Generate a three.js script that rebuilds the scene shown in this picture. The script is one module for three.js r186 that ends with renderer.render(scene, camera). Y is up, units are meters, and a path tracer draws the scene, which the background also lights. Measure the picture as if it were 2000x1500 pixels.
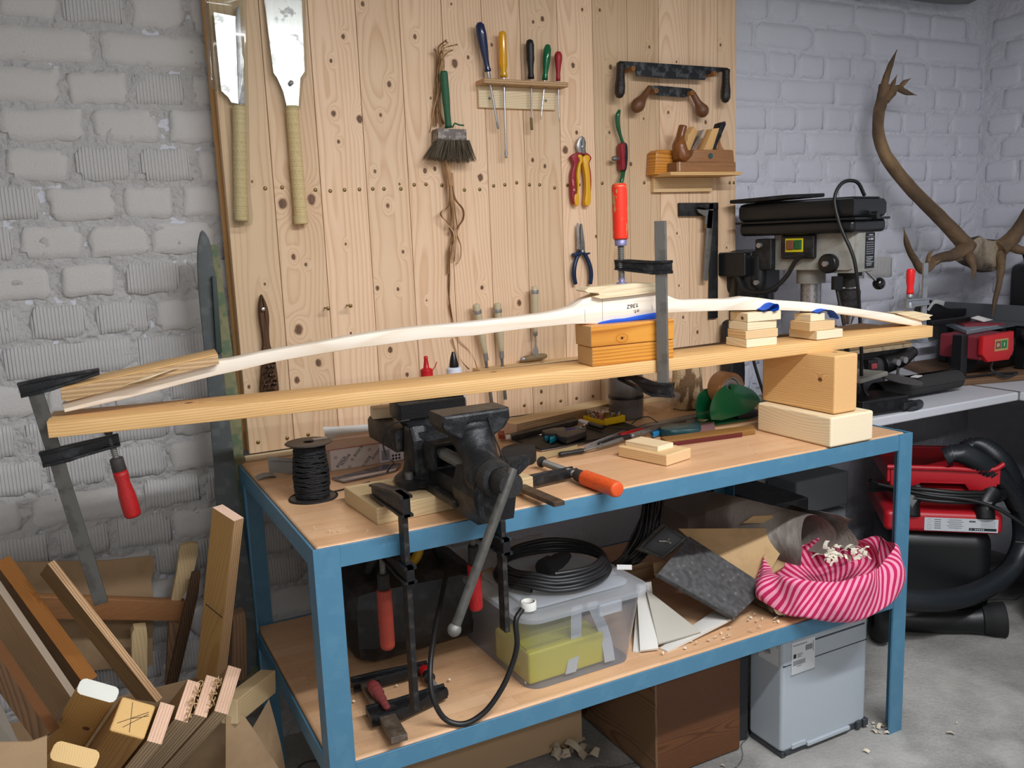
import * as THREE from 'three';
import { RoundedBoxGeometry } from 'three/addons/geometries/RoundedBoxGeometry.js';
import { mergeGeometries, mergeVertices, toCreasedNormals } from 'three/addons/utils/BufferGeometryUtils.js';
import { RectAreaLightUniformsLib } from 'three/addons/lights/RectAreaLightUniformsLib.js';

// ---------- camera, light, exposure ----------
RectAreaLightUniformsLib.init();
const scene = new THREE.Scene();
scene.background = new THREE.Color(0x000000);
const camera = new THREE.PerspectiveCamera(47.425, 2000 / 1500, 0.02, 30);
camera.position.set(-0.3545, 1.3985, 1.5214);
camera.rotation.set(-0.16678, -0.47038, -0.03930, 'YXZ');
const renderer = new THREE.WebGLRenderer({ antialias: true });
renderer.toneMapping = THREE.LinearToneMapping;
renderer.toneMappingExposure = 3.4;
renderer.shadowMap.enabled = true;
const LAMPS = [[0.88, 1.2, 1.5, 56], [-0.1, 2.75, 1.35, 30]];   // fluorescent battens: centre x, z, tube length, radiance; the second is added fill
const LAMP_COLOUR = 0xf9faff, CEILING = 2.4;
// ---------- helpers ----------
const V = (x, y, z) => new THREE.Vector3(x, y, z), PI = Math.PI;
let _s = 7;
const seed = (n) => { _s = n >>> 0; };
const rnd = (a = 1, b) => { _s = (_s + 0x6d2b79f5) | 0; let t = Math.imul(_s ^ (_s >>> 15), 1 | _s); t = (t + Math.imul(t ^ (t >>> 7), 61 | t)) ^ t; t = ((t ^ (t >>> 14)) >>> 0) / 4294967296; return b === undefined ? t * a : a + t * (b - a); };
const hash = (x, y, s) => { let h = Math.imul(x, 374761393) + Math.imul(y, 668265263) + Math.imul(s, 974634777); h = Math.imul(h ^ (h >>> 13), 1274126177); return ((h ^ (h >>> 16)) >>> 0) / 4294967296; };
const md = (a, p) => ((a % p) + p) % p;
function vn(x, y, s = 0, px = 4096, py = 4096) {                      // periodic value noise
  const i = Math.floor(x), j = Math.floor(y); let u = x - i, v = y - j; u = u * u * (3 - 2 * u); v = v * v * (3 - 2 * v);
  const a = md(i, px), b = md(i + 1, px), c = md(j, py), d = md(j + 1, py);
  return (hash(a, c, s) * (1 - u) + hash(b, c, s) * u) * (1 - v) + (hash(a, d, s) * (1 - u) + hash(b, d, s) * u) * v;
}
function fbm(x, y, s, o = 4, px = 4096, py = 4096) { let r = 0, a = .5, n = 0; for (let i = 0; i < o; i++) { r += a * vn(x, y, s + i * 17, px, py); n += a; x *= 2; y *= 2; px *= 2; py *= 2; a *= .5; } return r / n; }
const n3 = (x, y, z, s) => vn(x + z * .71 + 31.4, y - z * .53 + 17.3, s) + vn(y * .83 + z + 9.1, x * .6 - z * .8 + 40.7, s + 5) - 1;
const mix = (a, b, t) => a + (b - a) * t, clamp = (x, a = 0, b = 1) => Math.min(b, Math.max(a, x)), sm = (a, b, x) => { x = clamp((x - a) / (b - a)); return x * x * (3 - 2 * x); };
const mix3 = (a, b, t) => [mix(a[0], b[0], t), mix(a[1], b[1], t), mix(a[2], b[2], t)];

const names = new Map();
function numbered(n) { const k = names.get(n) ?? 0; names.set(n, k + 1); return k ? n + '_' + String(k).padStart(3, '0') : n; }
function tag(o, label, category, group, kind) { if (label) o.userData.label = label; if (category) o.userData.category = category; if (group) o.userData.group = group; if (kind) o.userData.kind = kind; return o; }
function turn(o, r) { if (r === undefined) return o; if (r.isQuaternion) o.quaternion.copy(r); else if (typeof r === 'number') o.rotation.y = r; else o.rotation.set(r[0], r[1], r[2], r[3] ?? 'XYZ'); return o; }
function thing(name, label, category, p = [0, 0, 0], r, group) { const o = new THREE.Group(); o.name = numbered(name); scene.add(o); o.position.set(...p); turn(o, r); return tag(o, label, category, group); }
function obj(name, geo, mat, parent = scene, p, r) {
  const m = new THREE.Mesh(geo, mat); m.name = parent === scene ? numbered(name) : name; m.castShadow = m.receiveShadow = true;
  if (parent !== scene) { const k = (parent.userData._n ??= {}); k[name] = (k[name] ?? -1) + 1; if (k[name]) m.name = name + '_' + String(k[name]).padStart(3, '0'); }
  parent.add(m); if (p) m.position.set(...p); return turn(m, r);
}
const solo = (name, label, category, geo, mat, p, r, group) => tag(obj(name, geo, mat, scene, p, r), label, category, group);
const struct = (name, geo, mat, parent = scene) => tag(obj(name, geo, mat, parent), null, null, null, parent === scene ? 'structure' : null);
const basis = (x, y) => { x = x.clone().normalize(); const z = x.clone().cross(y).normalize(), yy = z.clone().cross(x); return new THREE.Quaternion().setFromRotationMatrix(new THREE.Matrix4().makeBasis(x, yy, z)); };
const along = (d) => new THREE.Quaternion().setFromUnitVectors(V(0, 1, 0), d.clone().normalize());    // turns y to d

// geometry -----------------------------------------------------------------
const T = (g, x = 0, y = 0, z = 0, rx = 0, ry = 0, rz = 0) => { if (rx) g.rotateX(rx); if (ry) g.rotateY(ry); if (rz) g.rotateZ(rz); return g.translate(x, y, z); };
const flat = (g) => { g = g.index ? g.toNonIndexed() : g; for (const k of Object.keys(g.attributes)) if (!['position', 'normal', 'uv'].includes(k)) g.deleteAttribute(k); if (!g.attributes.uv) g.setAttribute('uv', new THREE.BufferAttribute(new Float32Array(g.attributes.position.count * 2), 2)); g.clearGroups(); return g; };
const merge = (...a) => mergeGeometries(a.flat().map(flat));
// uv in metres from the face direction; v runs along the grain axis g. Faces across the grain go to material 1 when ends is set.
function uvBox(geo, g = 'y', ends = false, off = [rnd(3), rnd(3)]) {
  geo = flat(geo); const P = geo.attributes.position, n = P.count, uv = new Float32Array(n * 2), gi = 'xyz'.indexOf(g), a = (gi + 1) % 3, b = (gi + 2) % 3;
  const A = V(), B = V(), C = V(), get = (i, k) => P.array[i * 3 + k]; const body = [], end = [];
  for (let i = 0; i < n; i += 3) {
    A.fromBufferAttribute(P, i); B.fromBufferAttribute(P, i + 1).sub(A); C.fromBufferAttribute(P, i + 2).sub(A); B.cross(C);
    const m = [Math.abs(B.x), Math.abs(B.y), Math.abs(B.z)], e = m[gi] > m[a] * 1.01 && m[gi] > m[b] * 1.01, [p, q] = e ? [a, b] : m[a] > m[b] ? [b, gi] : [a, gi];
    for (let k = i; k < i + 3; k++) { uv[k * 2] = get(k, p) + off[0]; uv[k * 2 + 1] = get(k, q) + off[1]; }
    (e ? end : body).push(i);
  }
  geo.setAttribute('uv', new THREE.BufferAttribute(uv, 2));
  if (ends) {
    for (const k of ['position', 'normal', 'uv']) { const o = geo.attributes[k], s = o.itemSize * 3, r = new Float32Array(o.array.length); [...body, ...end].forEach((i, j) => r.set(o.array.subarray(i * o.itemSize, i * o.itemSize + s), j * s)); geo.setAttribute(k, new THREE.BufferAttribute(r, o.itemSize)); }
    geo.addGroup(0, body.length * 3, 0); geo.addGroup(body.length * 3, end.length * 3, 1);
  }
  return geo;
}
const rb = (w, h, d, b = .0015, seg = 1) => new RoundedBoxGeometry(w, h, d, seg, Math.min(b, w / 2.01, h / 2.01, d / 2.01));
const wb = (w, h, d, g = 'x', b = .0015) => uvBox(rb(w, h, d, b), g, true);                      // wooden block with end grain
const box = (w, h, d, b = .001, g = 'y') => uvBox(rb(w, h, d, b), g);
const bx = (x0, x1, y0, y1, z0, z1, b = .001, g = 'y') => uvBox(T(rb(Math.abs(x1 - x0), Math.abs(y1 - y0), Math.abs(z1 - z0), b), (x0 + x1) / 2, (y0 + y1) / 2, (z0 + z1) / 2), g);
const cyl = (r, h, seg = 24, r2 = r) => new THREE.CylinderGeometry(r2, r, h, seg);               // r below, r2 above
const lathe = (p, seg = 28) => new THREE.LatheGeometry(p.map(([r, y]) => new THREE.Vector2(Math.max(r, 1e-5), y)), seg);
const sph = (r, a = 20, b = 14) => new THREE.SphereGeometry(r, a, b);
const curve = (p, closed = false, t = .5) => new THREE.CatmullRomCurve3(p.map((q) => (q.isVector3 ? q : V(...q))), closed, 'centripetal', t);
const tube = (p, r, n = 0, rs = 8, closed = false) => new THREE.TubeGeometry(curve(p, closed), n || p.length * 8, r, rs, closed);
function shape(p) { const s = new THREE.Shape(); p.forEach(([x, y], i) => (i ? s.lineTo(x, y) : s.moveTo(x, y))); return s; }
function spl(p, n = 6) { const c = new THREE.CatmullRomCurve3(p.map(([x, y]) => V(x, y, 0)), true, 'centripetal'); return c.getPoints(p.length * n).slice(0, -1).map((v) => [v.x, v.y]); }
function opn(p, n = 6) { const c = new THREE.CatmullRomCurve3(p.map(([x, y]) => V(x, y, 0)), false, 'centripetal'); return c.getPoints((p.length - 1) * n).map((v) => [v.x, v.y]); }
// outline pushed through depth d (front face at +d, back at 0), edges chamfered by b
function ext(p, d, b = .001, g = 'y', holes = []) {
  const s = shape(p); holes.forEach((h) => s.holes.push(new THREE.Path(h.map(([x, y]) => new THREE.Vector2(x, y)))));
  const e = new THREE.ExtrudeGeometry(s, { depth: Math.max(d - 2 * b, 1e-4), bevelEnabled: b > 0, bevelThickness: b, bevelSize: b, bevelOffset: -b, bevelSegments: 2, curveSegments: 10 });
  return uvBox(toCreasedNormals(e.translate(0, 0, b), .6), g);
}
// a bar swept along points with its own radius at each, squashed by e
function taper(p, r, rs = 12, n = 0, e = 1, rough = 0, sd = 1) {
  const c = curve(p), N = n || p.length * 6, F = c.computeFrenetFrames(N, false), pos = [], idx = [], uv = [];
  const rad = (t) => { const x = t * (r.length - 1), i = Math.min(Math.floor(x), r.length - 2); return r.length === 1 ? r[0] : mix(r[i], r[i + 1], sm(0, 1, x - i)); };
  for (let i = 0; i <= N; i++) {
    const q = c.getPoint(i / N), R = rad(i / N);
    for (let j = 0; j <= rs; j++) {
      const a = (j % rs) / rs * 2 * PI, k = 1 + rough * (vn(Math.cos(a) * 2 + 9, i * .45 + Math.sin(a) * 2, sd) * 2 - 1);
      const o = F.normals[i].clone().multiplyScalar(Math.cos(a) * R * k).add(F.binormals[i].clone().multiplyScalar(Math.sin(a) * R * k * e)).add(q);
      pos.push(o.x, o.y, o.z); uv.push(j / rs * R * 6, i / N * c.getLength());
      if (i < N && j < rs) { const A = i * (rs + 1) + j, B = A + rs + 1; idx.push(A, A + 1, B, A + 1, B + 1, B); }
    }
  }
  for (const [i, f] of [[0, 1], [N, 0]]) { const q = c.getPoint(i / N), k = pos.length / 3; pos.push(q.x, q.y, q.z); uv.push(0, 0); for (let j = 0; j < rs; j++) { const A = i * (rs + 1) + j; f ? idx.push(k, A + 1, A) : idx.push(k, A, A + 1); } }
  const g = new THREE.BufferGeometry(); g.setAttribute('position', new THREE.Float32BufferAttribute(pos, 3)); g.setAttribute('uv', new THREE.Float32BufferAttribute(uv, 2)); g.setIndex(idx); g.computeVertexNormals();
  const nn = g.attributes.normal; for (let i = 0; i <= N; i++) { const A = i * (rs + 1), B = A + rs; for (let k = 0; k < 3; k++) { const v = (nn.array[A * 3 + k] + nn.array[B * 3 + k]) / 2; nn.array[A * 3 + k] = nn.array[B * 3 + k] = v; } }
  return g;
}
// rough a shape up: every vertex moved by noise, shared corners together
function rough(g, amp, freq = 40, s = 3) {
  const P = g.attributes.position;
  for (let i = 0; i < P.count; i++) { const x = P.getX(i), y = P.getY(i), z = P.getZ(i), f = freq; P.setXYZ(i, x + amp * n3(x * f, y * f, z * f, s), y + amp * n3(x * f, y * f, z * f, s + 40), z + amp * n3(x * f, y * f, z * f, s + 80)); }
  g.computeVertexNormals(); return g;
}
// surface from a function (u, v) -> [x, y, z]
function surf(f, nu, nv, mu = 1, mv = 1) {
  const g = new THREE.PlaneGeometry(1, 1, nu, nv), P = g.attributes.position, U = g.attributes.uv;
  for (let i = 0; i < P.count; i++) { const u = U.getX(i), v = U.getY(i); P.setXYZ(i, ...f(u, v)); U.setXY(i, u * mu, v * mv); }
  g.computeVertexNormals(); return g;
}
const strand = (p, w, t, twist = 0) => { const c = curve(p), n = p.length * 5; return surf((u, v) => { const q = c.getPoint(v), d = c.getTangent(v), a = twist * v, s = V(Math.cos(a), 0, Math.sin(a)); s.addScaledVector(d, -s.dot(d)).normalize(); q.addScaledVector(s, (u - .5) * w); return [q.x, q.y, q.z]; }, 1, n); };
// ---------- materials ----------
function tex(w, h, f, o = {}) {                                        // f(x, y) -> [r, g, b] 0..255, or a number for grey
  const d = new Uint8Array(w * h * 4);
  for (let y = 0, i = 0; y < h; y++) for (let x = 0; x < w; x++, i += 4) { const c = f(x, y); if (typeof c === 'number') d[i] = d[i + 1] = d[i + 2] = clamp(c, 0, 255); else { d[i] = clamp(c[0], 0, 255); d[i + 1] = clamp(c[1], 0, 255); d[i + 2] = clamp(c[2], 0, 255); } d[i + 3] = 255; }
  return fin(new THREE.DataTexture(d, w, h, THREE.RGBAFormat), typeof f(0, 0) !== 'number' && !o.linear, o.size);
}
function fin(t, srgb, size) { t.wrapS = t.wrapT = THREE.RepeatWrapping; t.magFilter = THREE.LinearFilter; t.minFilter = THREE.LinearMipmapLinearFilter; t.generateMipmaps = true; if (srgb) t.colorSpace = THREE.SRGBColorSpace; if (size) t.repeat.set(1 / size[0], 1 / size[1]); t.needsUpdate = true; return t; }
const canvasTex = (w, h, draw, size) => { const c = document.createElement('canvas'); c.width = w; c.height = h; const x = c.getContext('2d'); draw(x, w, h); return fin(new THREE.CanvasTexture(c), true, size); };
const M = (color, roughness = .6, o = {}) => new THREE.MeshStandardMaterial({ color, roughness, ...o });
const Ph = (color, roughness = .4, o = {}) => new THREE.MeshPhysicalMaterial({ color, roughness, ...o });

// softwood: growth rings cut lengthwise, knots that push the rings aside
function woodTex(w, h, W, H, o) {
  const { sd = 1, base, dark, ring = .006, knots = [], planks = [0, W], contrast = .55, knot = [112, 76, 48], tone = .06, per = 1 } = o;
  const N = planks.length - 1, off = [], dist = [], ton = [], rg = []; seed(sd * 991 + 5);
  for (let i = 0; i < N; i++) { off.push(rnd(-.05, .05) + (planks[i] + planks[i + 1]) / 2); dist.push(rnd(.012, .06)); ton.push(1 + (rnd() - .5) * 2 * tone); rg.push(ring * rnd(.75, 1.35)); }
  const F = new Float32Array(w * h), K = new Float32Array(w * h), pl = new Int16Array(w);
  for (let x = 0, k = 0; x < w; x++) { const X = x / w * W; while (k < N - 1 && X > planks[k + 1]) k++; pl[x] = k; }
  const P2 = Math.max(1, Math.round(H * 3)), P9 = Math.max(1, Math.round(H * 9));
  for (let y = 0; y < h; y++) {
    const Y = y / h * H, ca = [];
    for (let k = 0; k < N; k++) ca.push([(fbm(k * 7.7 + .5, Y / H * P2, sd, 2, 4096, P2) - .5) * .03, dist[k] * (.6 + fbm(k * 3.3 + .5, Y / H * P2, sd + 9, 2, 4096, P2))]);
    for (let x = 0; x < w; x++) {
      const k = pl[x], X = x / w * W, dx = X - off[k] + ca[k][0] + (vn(X * 60, Y / H * P9, sd + 3, 4096, P9) - .5) * .0028;
      F[y * w + x] = Math.hypot(dx, ca[k][1]) / rg[k];
    }
  }
  for (const [kx, ky, kr] of knots) for (let y = Math.max(0, Math.floor((ky - kr * 9) / H * h)); y < Math.min(h, (ky + kr * 9) / H * h); y++) {
    const kp = pl[clamp(Math.floor(kx / W * w), 0, w - 1)];
    for (let x = Math.max(0, Math.floor((kx - kr * 5) / W * w)); x < Math.min(w, (kx + kr * 5) / W * w); x++) {
      if (pl[x] !== kp) continue; const dx = x / w * W - kx, dy = y / h * H - ky, e = Math.exp(-(dx * dx) / (4.5 * kr * kr) - dy * dy / (13 * kr * kr)), i = y * w + x;
      F[i] += e * 2.6 * (kr / .004) ** .5; const wob = 1 + .22 * (vn(Math.atan2(dy, dx) * 1.6 + kx * 90, ky * 50, sd) - .5); K[i] = Math.max(K[i], 1.35 - Math.hypot(dx * 1.12, dy * .85) / (kr * wob));
    }
  }
  return tex(w, h, (x, y) => {
    const i = y * w + x, k = pl[x], X = x / w * W, Y = y / h * H; let t = F[i] - Math.floor(F[i]); t = t < .78 ? Math.pow(t / .78, 2.6) : 1 - sm(.78, 1, t);
    const fib = vn(X * 1900, Y / H * Math.round(H * 28), sd + 21, 4096, Math.round(H * 28)) - .5, pat = fbm(X * 14 + k * 9, Y / H * Math.round(H * 5), sd + 33, 2, 4096, Math.round(H * 5)) - .5;
    let c = mix3(base, dark, clamp(t * contrast + fib * .22 + pat * .34)); const L = ton[k]; c = [c[0] * L, c[1] * L, c[2] * mix(L, 1, -.3)];
    if (K[i] > 0) { const q = K[i]; c = mix3(c, mix3(dark, knot, .45), sm(0, .35, q) * .55); if (q > .35) { const d = vn(Math.sqrt(Math.max(0, 1.35 - q)) * 9, X * 300, sd + 50); c = mix3(c, [knot[0] * (.7 + d * .5), knot[1] * (.7 + d * .5), knot[2] * (.7 + d * .5)], sm(.33, .5, q)); } }
    return c;
  }, { size: o.nosize ? undefined : [W, H] });
}
const K = (n, sd, W, H, r0 = .003, r1 = .008) => { seed(sd); return Array.from({ length: n }, () => [rnd(.01, W - .01), rnd(.05, H - .05), rnd(r0, r1)]); };
const texPine = woodTex(320, 1024, .32, 1.1, { sd: 3, base: [237, 207, 158], dark: [198, 148, 92], ring: .0055, knots: K(5, 12, .32, 1.1), contrast: .6 });
const texPale = woodTex(256, 768, .25, .9, { sd: 8, base: [240, 222, 186], dark: [208, 176, 128], ring: .007, knots: K(2, 5, .25, .9, .003, .006), contrast: .5 });
const texMaple = woodTex(256, 768, .2, .9, { sd: 14, base: [243, 232, 214], dark: [219, 198, 170], ring: .012, contrast: .5 });
const texHoney = woodTex(256, 768, .2, .7, { sd: 17, base: [214, 148, 58], dark: [160, 92, 24], ring: .008, knots: K(4, 33, .2, .7, .002, .0035), knot: [80, 40, 14], contrast: .75 });
const texBrown = woodTex(192, 512, .2, .6, { sd: 23, base: [158, 112, 70], dark: [104, 66, 36], ring: .004, contrast: .7 });
const texDark = woodTex(192, 512, .2, .7, { sd: 27, base: [122, 92, 64], dark: [80, 56, 36], ring: .006, contrast: .7 });
const endTex = (a, b, sd, ring) => tex(256, 256, (x, y) => { const X = (x - 70) / 256 * .12, Y = (y + 130) / 256 * .12, r = Math.hypot(X, Y) / ring + .35 * vn(x * .02, y * .02, sd); let t = r - Math.floor(r); t = t < .75 ? Math.pow(t / .75, 2.2) : 1 - sm(.75, 1, t); return mix3(a, b, clamp(t * .6 + (vn(x * .9, y * .9, sd + 2) - .5) * .4)); }, { size: [.12, .12] });
const texEndPale = endTex([240, 226, 196], [219, 194, 150], 4, .004), texEndPine = endTex([228, 196, 150], [196, 152, 102], 5, .0045), texEndBrown = endTex([150, 108, 70], [105, 68, 40], 6, .003);
const plyTex = (a, b, sd, t = .0028) => tex(256, 256, (x, y) => { const v = x / 256 * .056 / t + .25 * vn(x * .05, y * .01, sd), i = Math.floor(v), s = v - i, e = (i % 2 ? b : a); const f = (vn(x * .9, y * .35, sd + 4) - .5) * 22, g = s < .1 ? -26 : 0; return [e[0] + f + g, e[1] + f + g, e[2] + f + g]; }, { size: [.056, .2] });
const texPly = plyTex([214, 188, 154], [174, 144, 110], 3), texPlyDark = plyTex([152, 128, 98], [110, 88, 64], 7), texPlyEnd = plyTex([243, 214, 190], [228, 190, 164], 9);
const pine = (color = 0xffffff, r = .62) => [M(color, r, { map: texPine }), M(color, .8, { map: texEndPine })];
const WOOD = {
  pine: pine(), pineWarm: pine(0xfff0d8), pale: [M(0xffffff, .7, { map: texPale }), M(0xffffff, .85, { map: texEndPale })], paleGrey: [M(0xd9d0c0, .75, { map: texPale }), M(0xe2d8c6, .85, { map: texEndPale })],
  maple: M(0xffffff, .62, { map: texMaple }), honey: [M(0xffffff, .38, { map: texHoney }), M(0xd8c0a0, .8, { map: texEndPale })], brown: [M(0xffffff, .5, { map: texBrown }), M(0xffffff, .7, { map: texEndBrown })],
  dark: [M(0xffffff, .7, { map: texDark }), M(0xd0c0a8, .8, { map: texEndBrown })], old: [M(0xc8b494, .75, { map: texDark }), M(0xb8a68c, .85, { map: texEndBrown })], ply: [M(0xe8d8c0, .75, { map: texPly }), M(0xffffff, .8, { map: texPlyEnd })],
  plyDark: [M(0xffffff, .8, { map: texPlyDark }), M(0xf0d8c0, .8, { map: texPlyEnd })],
};
// fine relief
const nz = (w, fx, fy, sd, o = 4) => tex(w, w, (x, y) => 255 * fbm(x / w * fx, y / w * fy, sd, o, fx, fy));
const bumpFine = fin(nz(256, 48, 48, 5, 3), false, [.06, .06]), bumpCoarse = fin(nz(512, 24, 24, 6, 5), false, [.22, .22]), bumpPaint = fin(nz(256, 30, 30, 15, 3), false, [.12, .12]);
const bumpRib = tex(64, 64, (x, y) => { const t = (x / 64) * 4; const s = t - Math.floor(t); return 255 * (.2 + .8 * sm(.0, .35, s < .5 ? s : 1 - s)) * (.85 + .15 * vn(x * .4, y * .4, 3)); }, { size: [.032, .05] });
// a metal or plastic with specks, scratches and worn patches of its own
function worn(base, spot, sd, size = .16, amount = .5, o = {}) {
  const t = tex(256, 256, (x, y) => { const n = fbm(x / 256 * 7, y / 256 * 7, sd, 5, 7, 7), f = vn(x / 256 * 128, y / 256 * 128, sd + 7, 128, 128), g = sm(.56 - amount * .18, .75, n) * .85 + (f > .94 - amount * .03 ? .45 : 0); return mix3(base, spot, clamp(g * amount * 1.3)); }, { size: [size, size] });
  return M(0xffffff, o.roughness ?? .5, { map: t, metalness: o.metalness ?? 0, bumpMap: o.bump === 0 ? null : bumpFine, bumpScale: o.bump ?? .0003 });
}
const IRON = worn([27, 28, 30], [74, 76, 78], 3, .12, .55, { roughness: .42, metalness: .35, bump: .0006 });
const IRON2 = worn([34, 33, 33], [96, 92, 86], 9, .1, .5, { roughness: .5, metalness: .3, bump: .0004 });
const BLACKP = worn([20, 20, 21], [58, 58, 58], 13, .1, .3, { roughness: .35, bump: .0001 }), BLACKM = worn([16, 17, 18], [66, 68, 70], 14, .18, .4, { roughness: .55, bump: .0002 });
const RUBBER = M(0x141516, .75, { bumpMap: bumpFine, bumpScale: .0004 }), CABLE = M(0x151617, .45);
const STEEL = worn([176, 176, 176], [120, 116, 112], 21, .1, .4, { roughness: .36, metalness: .7, bump: .00008 }), STEELD = worn([128, 127, 122], [92, 88, 82], 22, .12, .45, { roughness: .42, metalness: .5, bump: .0001 });
const STEELK = worn([98, 97, 92], [70, 66, 62], 25, .12, .45, { roughness: .45, metalness: .5, bump: .0001 }), CHROME = M(0xc8c8ca, .2, { metalness: 1 }), ZINC = worn([150, 154, 158], [118, 122, 128], 24, .08, .5, { roughness: .4, metalness: .75, bump: .0001 });
const BLUE = worn([74, 124, 152], [90, 138, 164], 31, .2, .35, { roughness: .36, bump: .00025 });
const REDP = Ph(0xb81414, .38, { clearcoat: .5, clearcoatRoughness: .3 }), WHITE = M(0xe6e4e0, .5);
// plywood: broad faces plain, the plies show on the edges and ends
function regroup(geo, pick) { geo = flat(geo); const P = geo.attributes.position, U = new Float32Array(P.count * 2), A = V(), B = V(), C = V(), sets = [[], [], []], N = V();
  for (let i = 0; i < P.count; i += 3) { A.fromBufferAttribute(P, i); B.fromBufferAttribute(P, i + 1).sub(A); C.fromBufferAttribute(P, i + 2).sub(A); N.crossVectors(B, C).normalize(); const [k, f] = pick(N); for (let j = i; j < i + 3; j++) { A.fromBufferAttribute(P, j); const q = f(A); U[j * 2] = q[0]; U[j * 2 + 1] = q[1]; } sets[k].push(i); }
  geo.setAttribute('uv', new THREE.BufferAttribute(U, 2)); const order = sets.flat();
  for (const k of ['position', 'normal', 'uv']) { const o = geo.attributes[k], s = o.itemSize, r = new Float32Array(o.array.length); order.forEach((i, j) => r.set(o.array.subarray(i * s, i * s + s * 3), j * s * 3)); geo.setAttribute(k, new THREE.BufferAttribute(r, s)); }
  let at = 0; sets.forEach((s, k) => { if (s.length) geo.addGroup(at, s.length * 3, k); at += s.length * 3; }); return geo; }
const plyBox = (w, h, d, g, t, b = .0012) => { const ox = rnd(2), oy = rnd(2); return regroup(rb(w, h, d, b), (n) => { const e = ['x', 'y', 'z'].sort((p, q) => Math.abs(n[q]) - Math.abs(n[p]))[0], o = ['x', 'y', 'z'].find((k) => k !== g && k !== t); return e === t ? [0, (v) => [v[o] + ox, v[g] + oy]] : e === g ? [2, (v) => [v[t] + ox, v[o]]] : [1, (v) => [v[t] + ox, v[g] + oy]]; }); };
// ---------- the room ----------
const PAINT = M(0xc6c4c1, .72, { bumpMap: bumpPaint, bumpScale: .0009 }), PAINT2 = M(0xd2d4de, .72, { bumpMap: bumpPaint, bumpScale: .0007 });
const RIBBED = M(0xc4c3c1, .75, { bumpMap: bumpRib, bumpScale: .0024 }), MORTAR = M(0xb8b7b5, .9, { bumpMap: bumpCoarse, bumpScale: .006 }), MORTAR2 = M(0xcfd1da, .8, { bumpMap: bumpCoarse, bumpScale: .003 });
const texFloor = tex(1024, 1024, (x, y) => {
  const u = x / 1024, v = y / 1024, a = fbm(u * 5, v * 5, 41, 6, 5, 5), b = fbm(u * 14 + 3, v * 14, 47, 4, 14, 14), f = vn(x / 2, y / 2, 49, 512, 512), c = sm(.5, .72, fbm(u * 9, v * 9, 53, 4, 9, 9));
  let g = 140 + (a - .5) * 150 + (b - .5) * 46 + (f - .5) * 16; g = mix(g, 206, c * .42); if (Math.abs(fbm(u * 3 + 7, v * 3, 61, 4, 3, 3) - .5) < .0022) g *= .6; return [g, g * .992, g * .96];
}, { size: [2.2, 2.2] });
const FLOOR = M(0xffffff, .82, { map: texFloor, bumpMap: bumpCoarse, bumpScale: .0015 });
struct('floor', bx(-1.7, 3.3, -.2, 0, -1.1, 3.4, .001, 'z'), FLOOR);
const wallBack = struct('wall_back', bx(-1.7, 3.3, 0, CEILING, -1.1, -.872, .001), MORTAR2);
const wallRight = struct('wall_right', bx(3.057, 3.3, 0, CEILING, -.9, 3.4, .001), MORTAR2);
struct('wall_left', bx(-1.7, -1.5, 0, CEILING, -.9, 3.4, .001), PAINT);
struct('wall_front', bx(-1.7, 3.3, 0, CEILING, 3.2, 3.4, .001), PAINT);
struct('ceiling', bx(-1.7, 3.3, CEILING, CEILING + .2, -1.1, 3.4, .001), M(0xbab8b2, .85));

// brick face: rim chipped by noise and rolled back into the joint
function brickGeo(w, h, sd, soft = 1) {
  const nx = 12, ny = 6, g = new THREE.PlaneGeometry(1, 1, nx, ny), P = g.attributes.position, U = g.attributes.uv, ox = rnd(2), oy = rnd(2), ch = [0, 0, 0, 0].map(() => (rnd() < .3 ? rnd(.004, .016) : rnd(0, .004)));
  for (let j = 0; j <= ny; j++) for (let i = 0; i <= nx; i++) {
    const k = j * (nx + 1) + i, rim = i === 0 || j === 0 || i === nx || j === ny, ii = clamp(i, 1, nx - 1) - 1, jj = clamp(j, 1, ny - 1) - 1;
    let x = (ii / (nx - 2) - .5) * w, y = (.5 - jj / (ny - 2)) * h;
    const ex = ii === 0 || ii === nx - 2, ey = jj === 0 || jj === ny - 2;
    if (ex && ey) { const c = ch[(ii ? 1 : 0) + (jj ? 2 : 0)]; x -= Math.sign(x) * c; y -= Math.sign(y) * c; }
    if (ex) x += (vn(y * 70, sd, 3) - .5) * .007 * soft; if (ey) y += (vn(x * 55, sd, 5) - .5) * .006 * soft;
    const z = rim ? -.014 : ex || ey ? -.0022 : (vn(x * 18 + sd, y * 18, 9) - .5) * .0014;
    if (rim) { x *= 1 + .006 / w; y *= 1 + .006 / h; }
    P.setXYZ(k, x, y, z); U.setXY(k, x + ox, y + oy);
  }
  g.computeVertexNormals(); return g;
}
function layBrick(parent, x0, x1, y, h, z, mat, soft) { const g = brickGeo(x1 - x0, h, Math.floor(rnd(900)), soft); obj('brick', g, mat, parent, [(x0 + x1) / 2 + rnd(-.001, .001), y + rnd(-.0015, .0015), z + rnd(-.0022, .0018)], [rnd(-.006, .006), rnd(-.005, .005), rnd(-.008, .008)]); }
seed(11);
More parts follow.
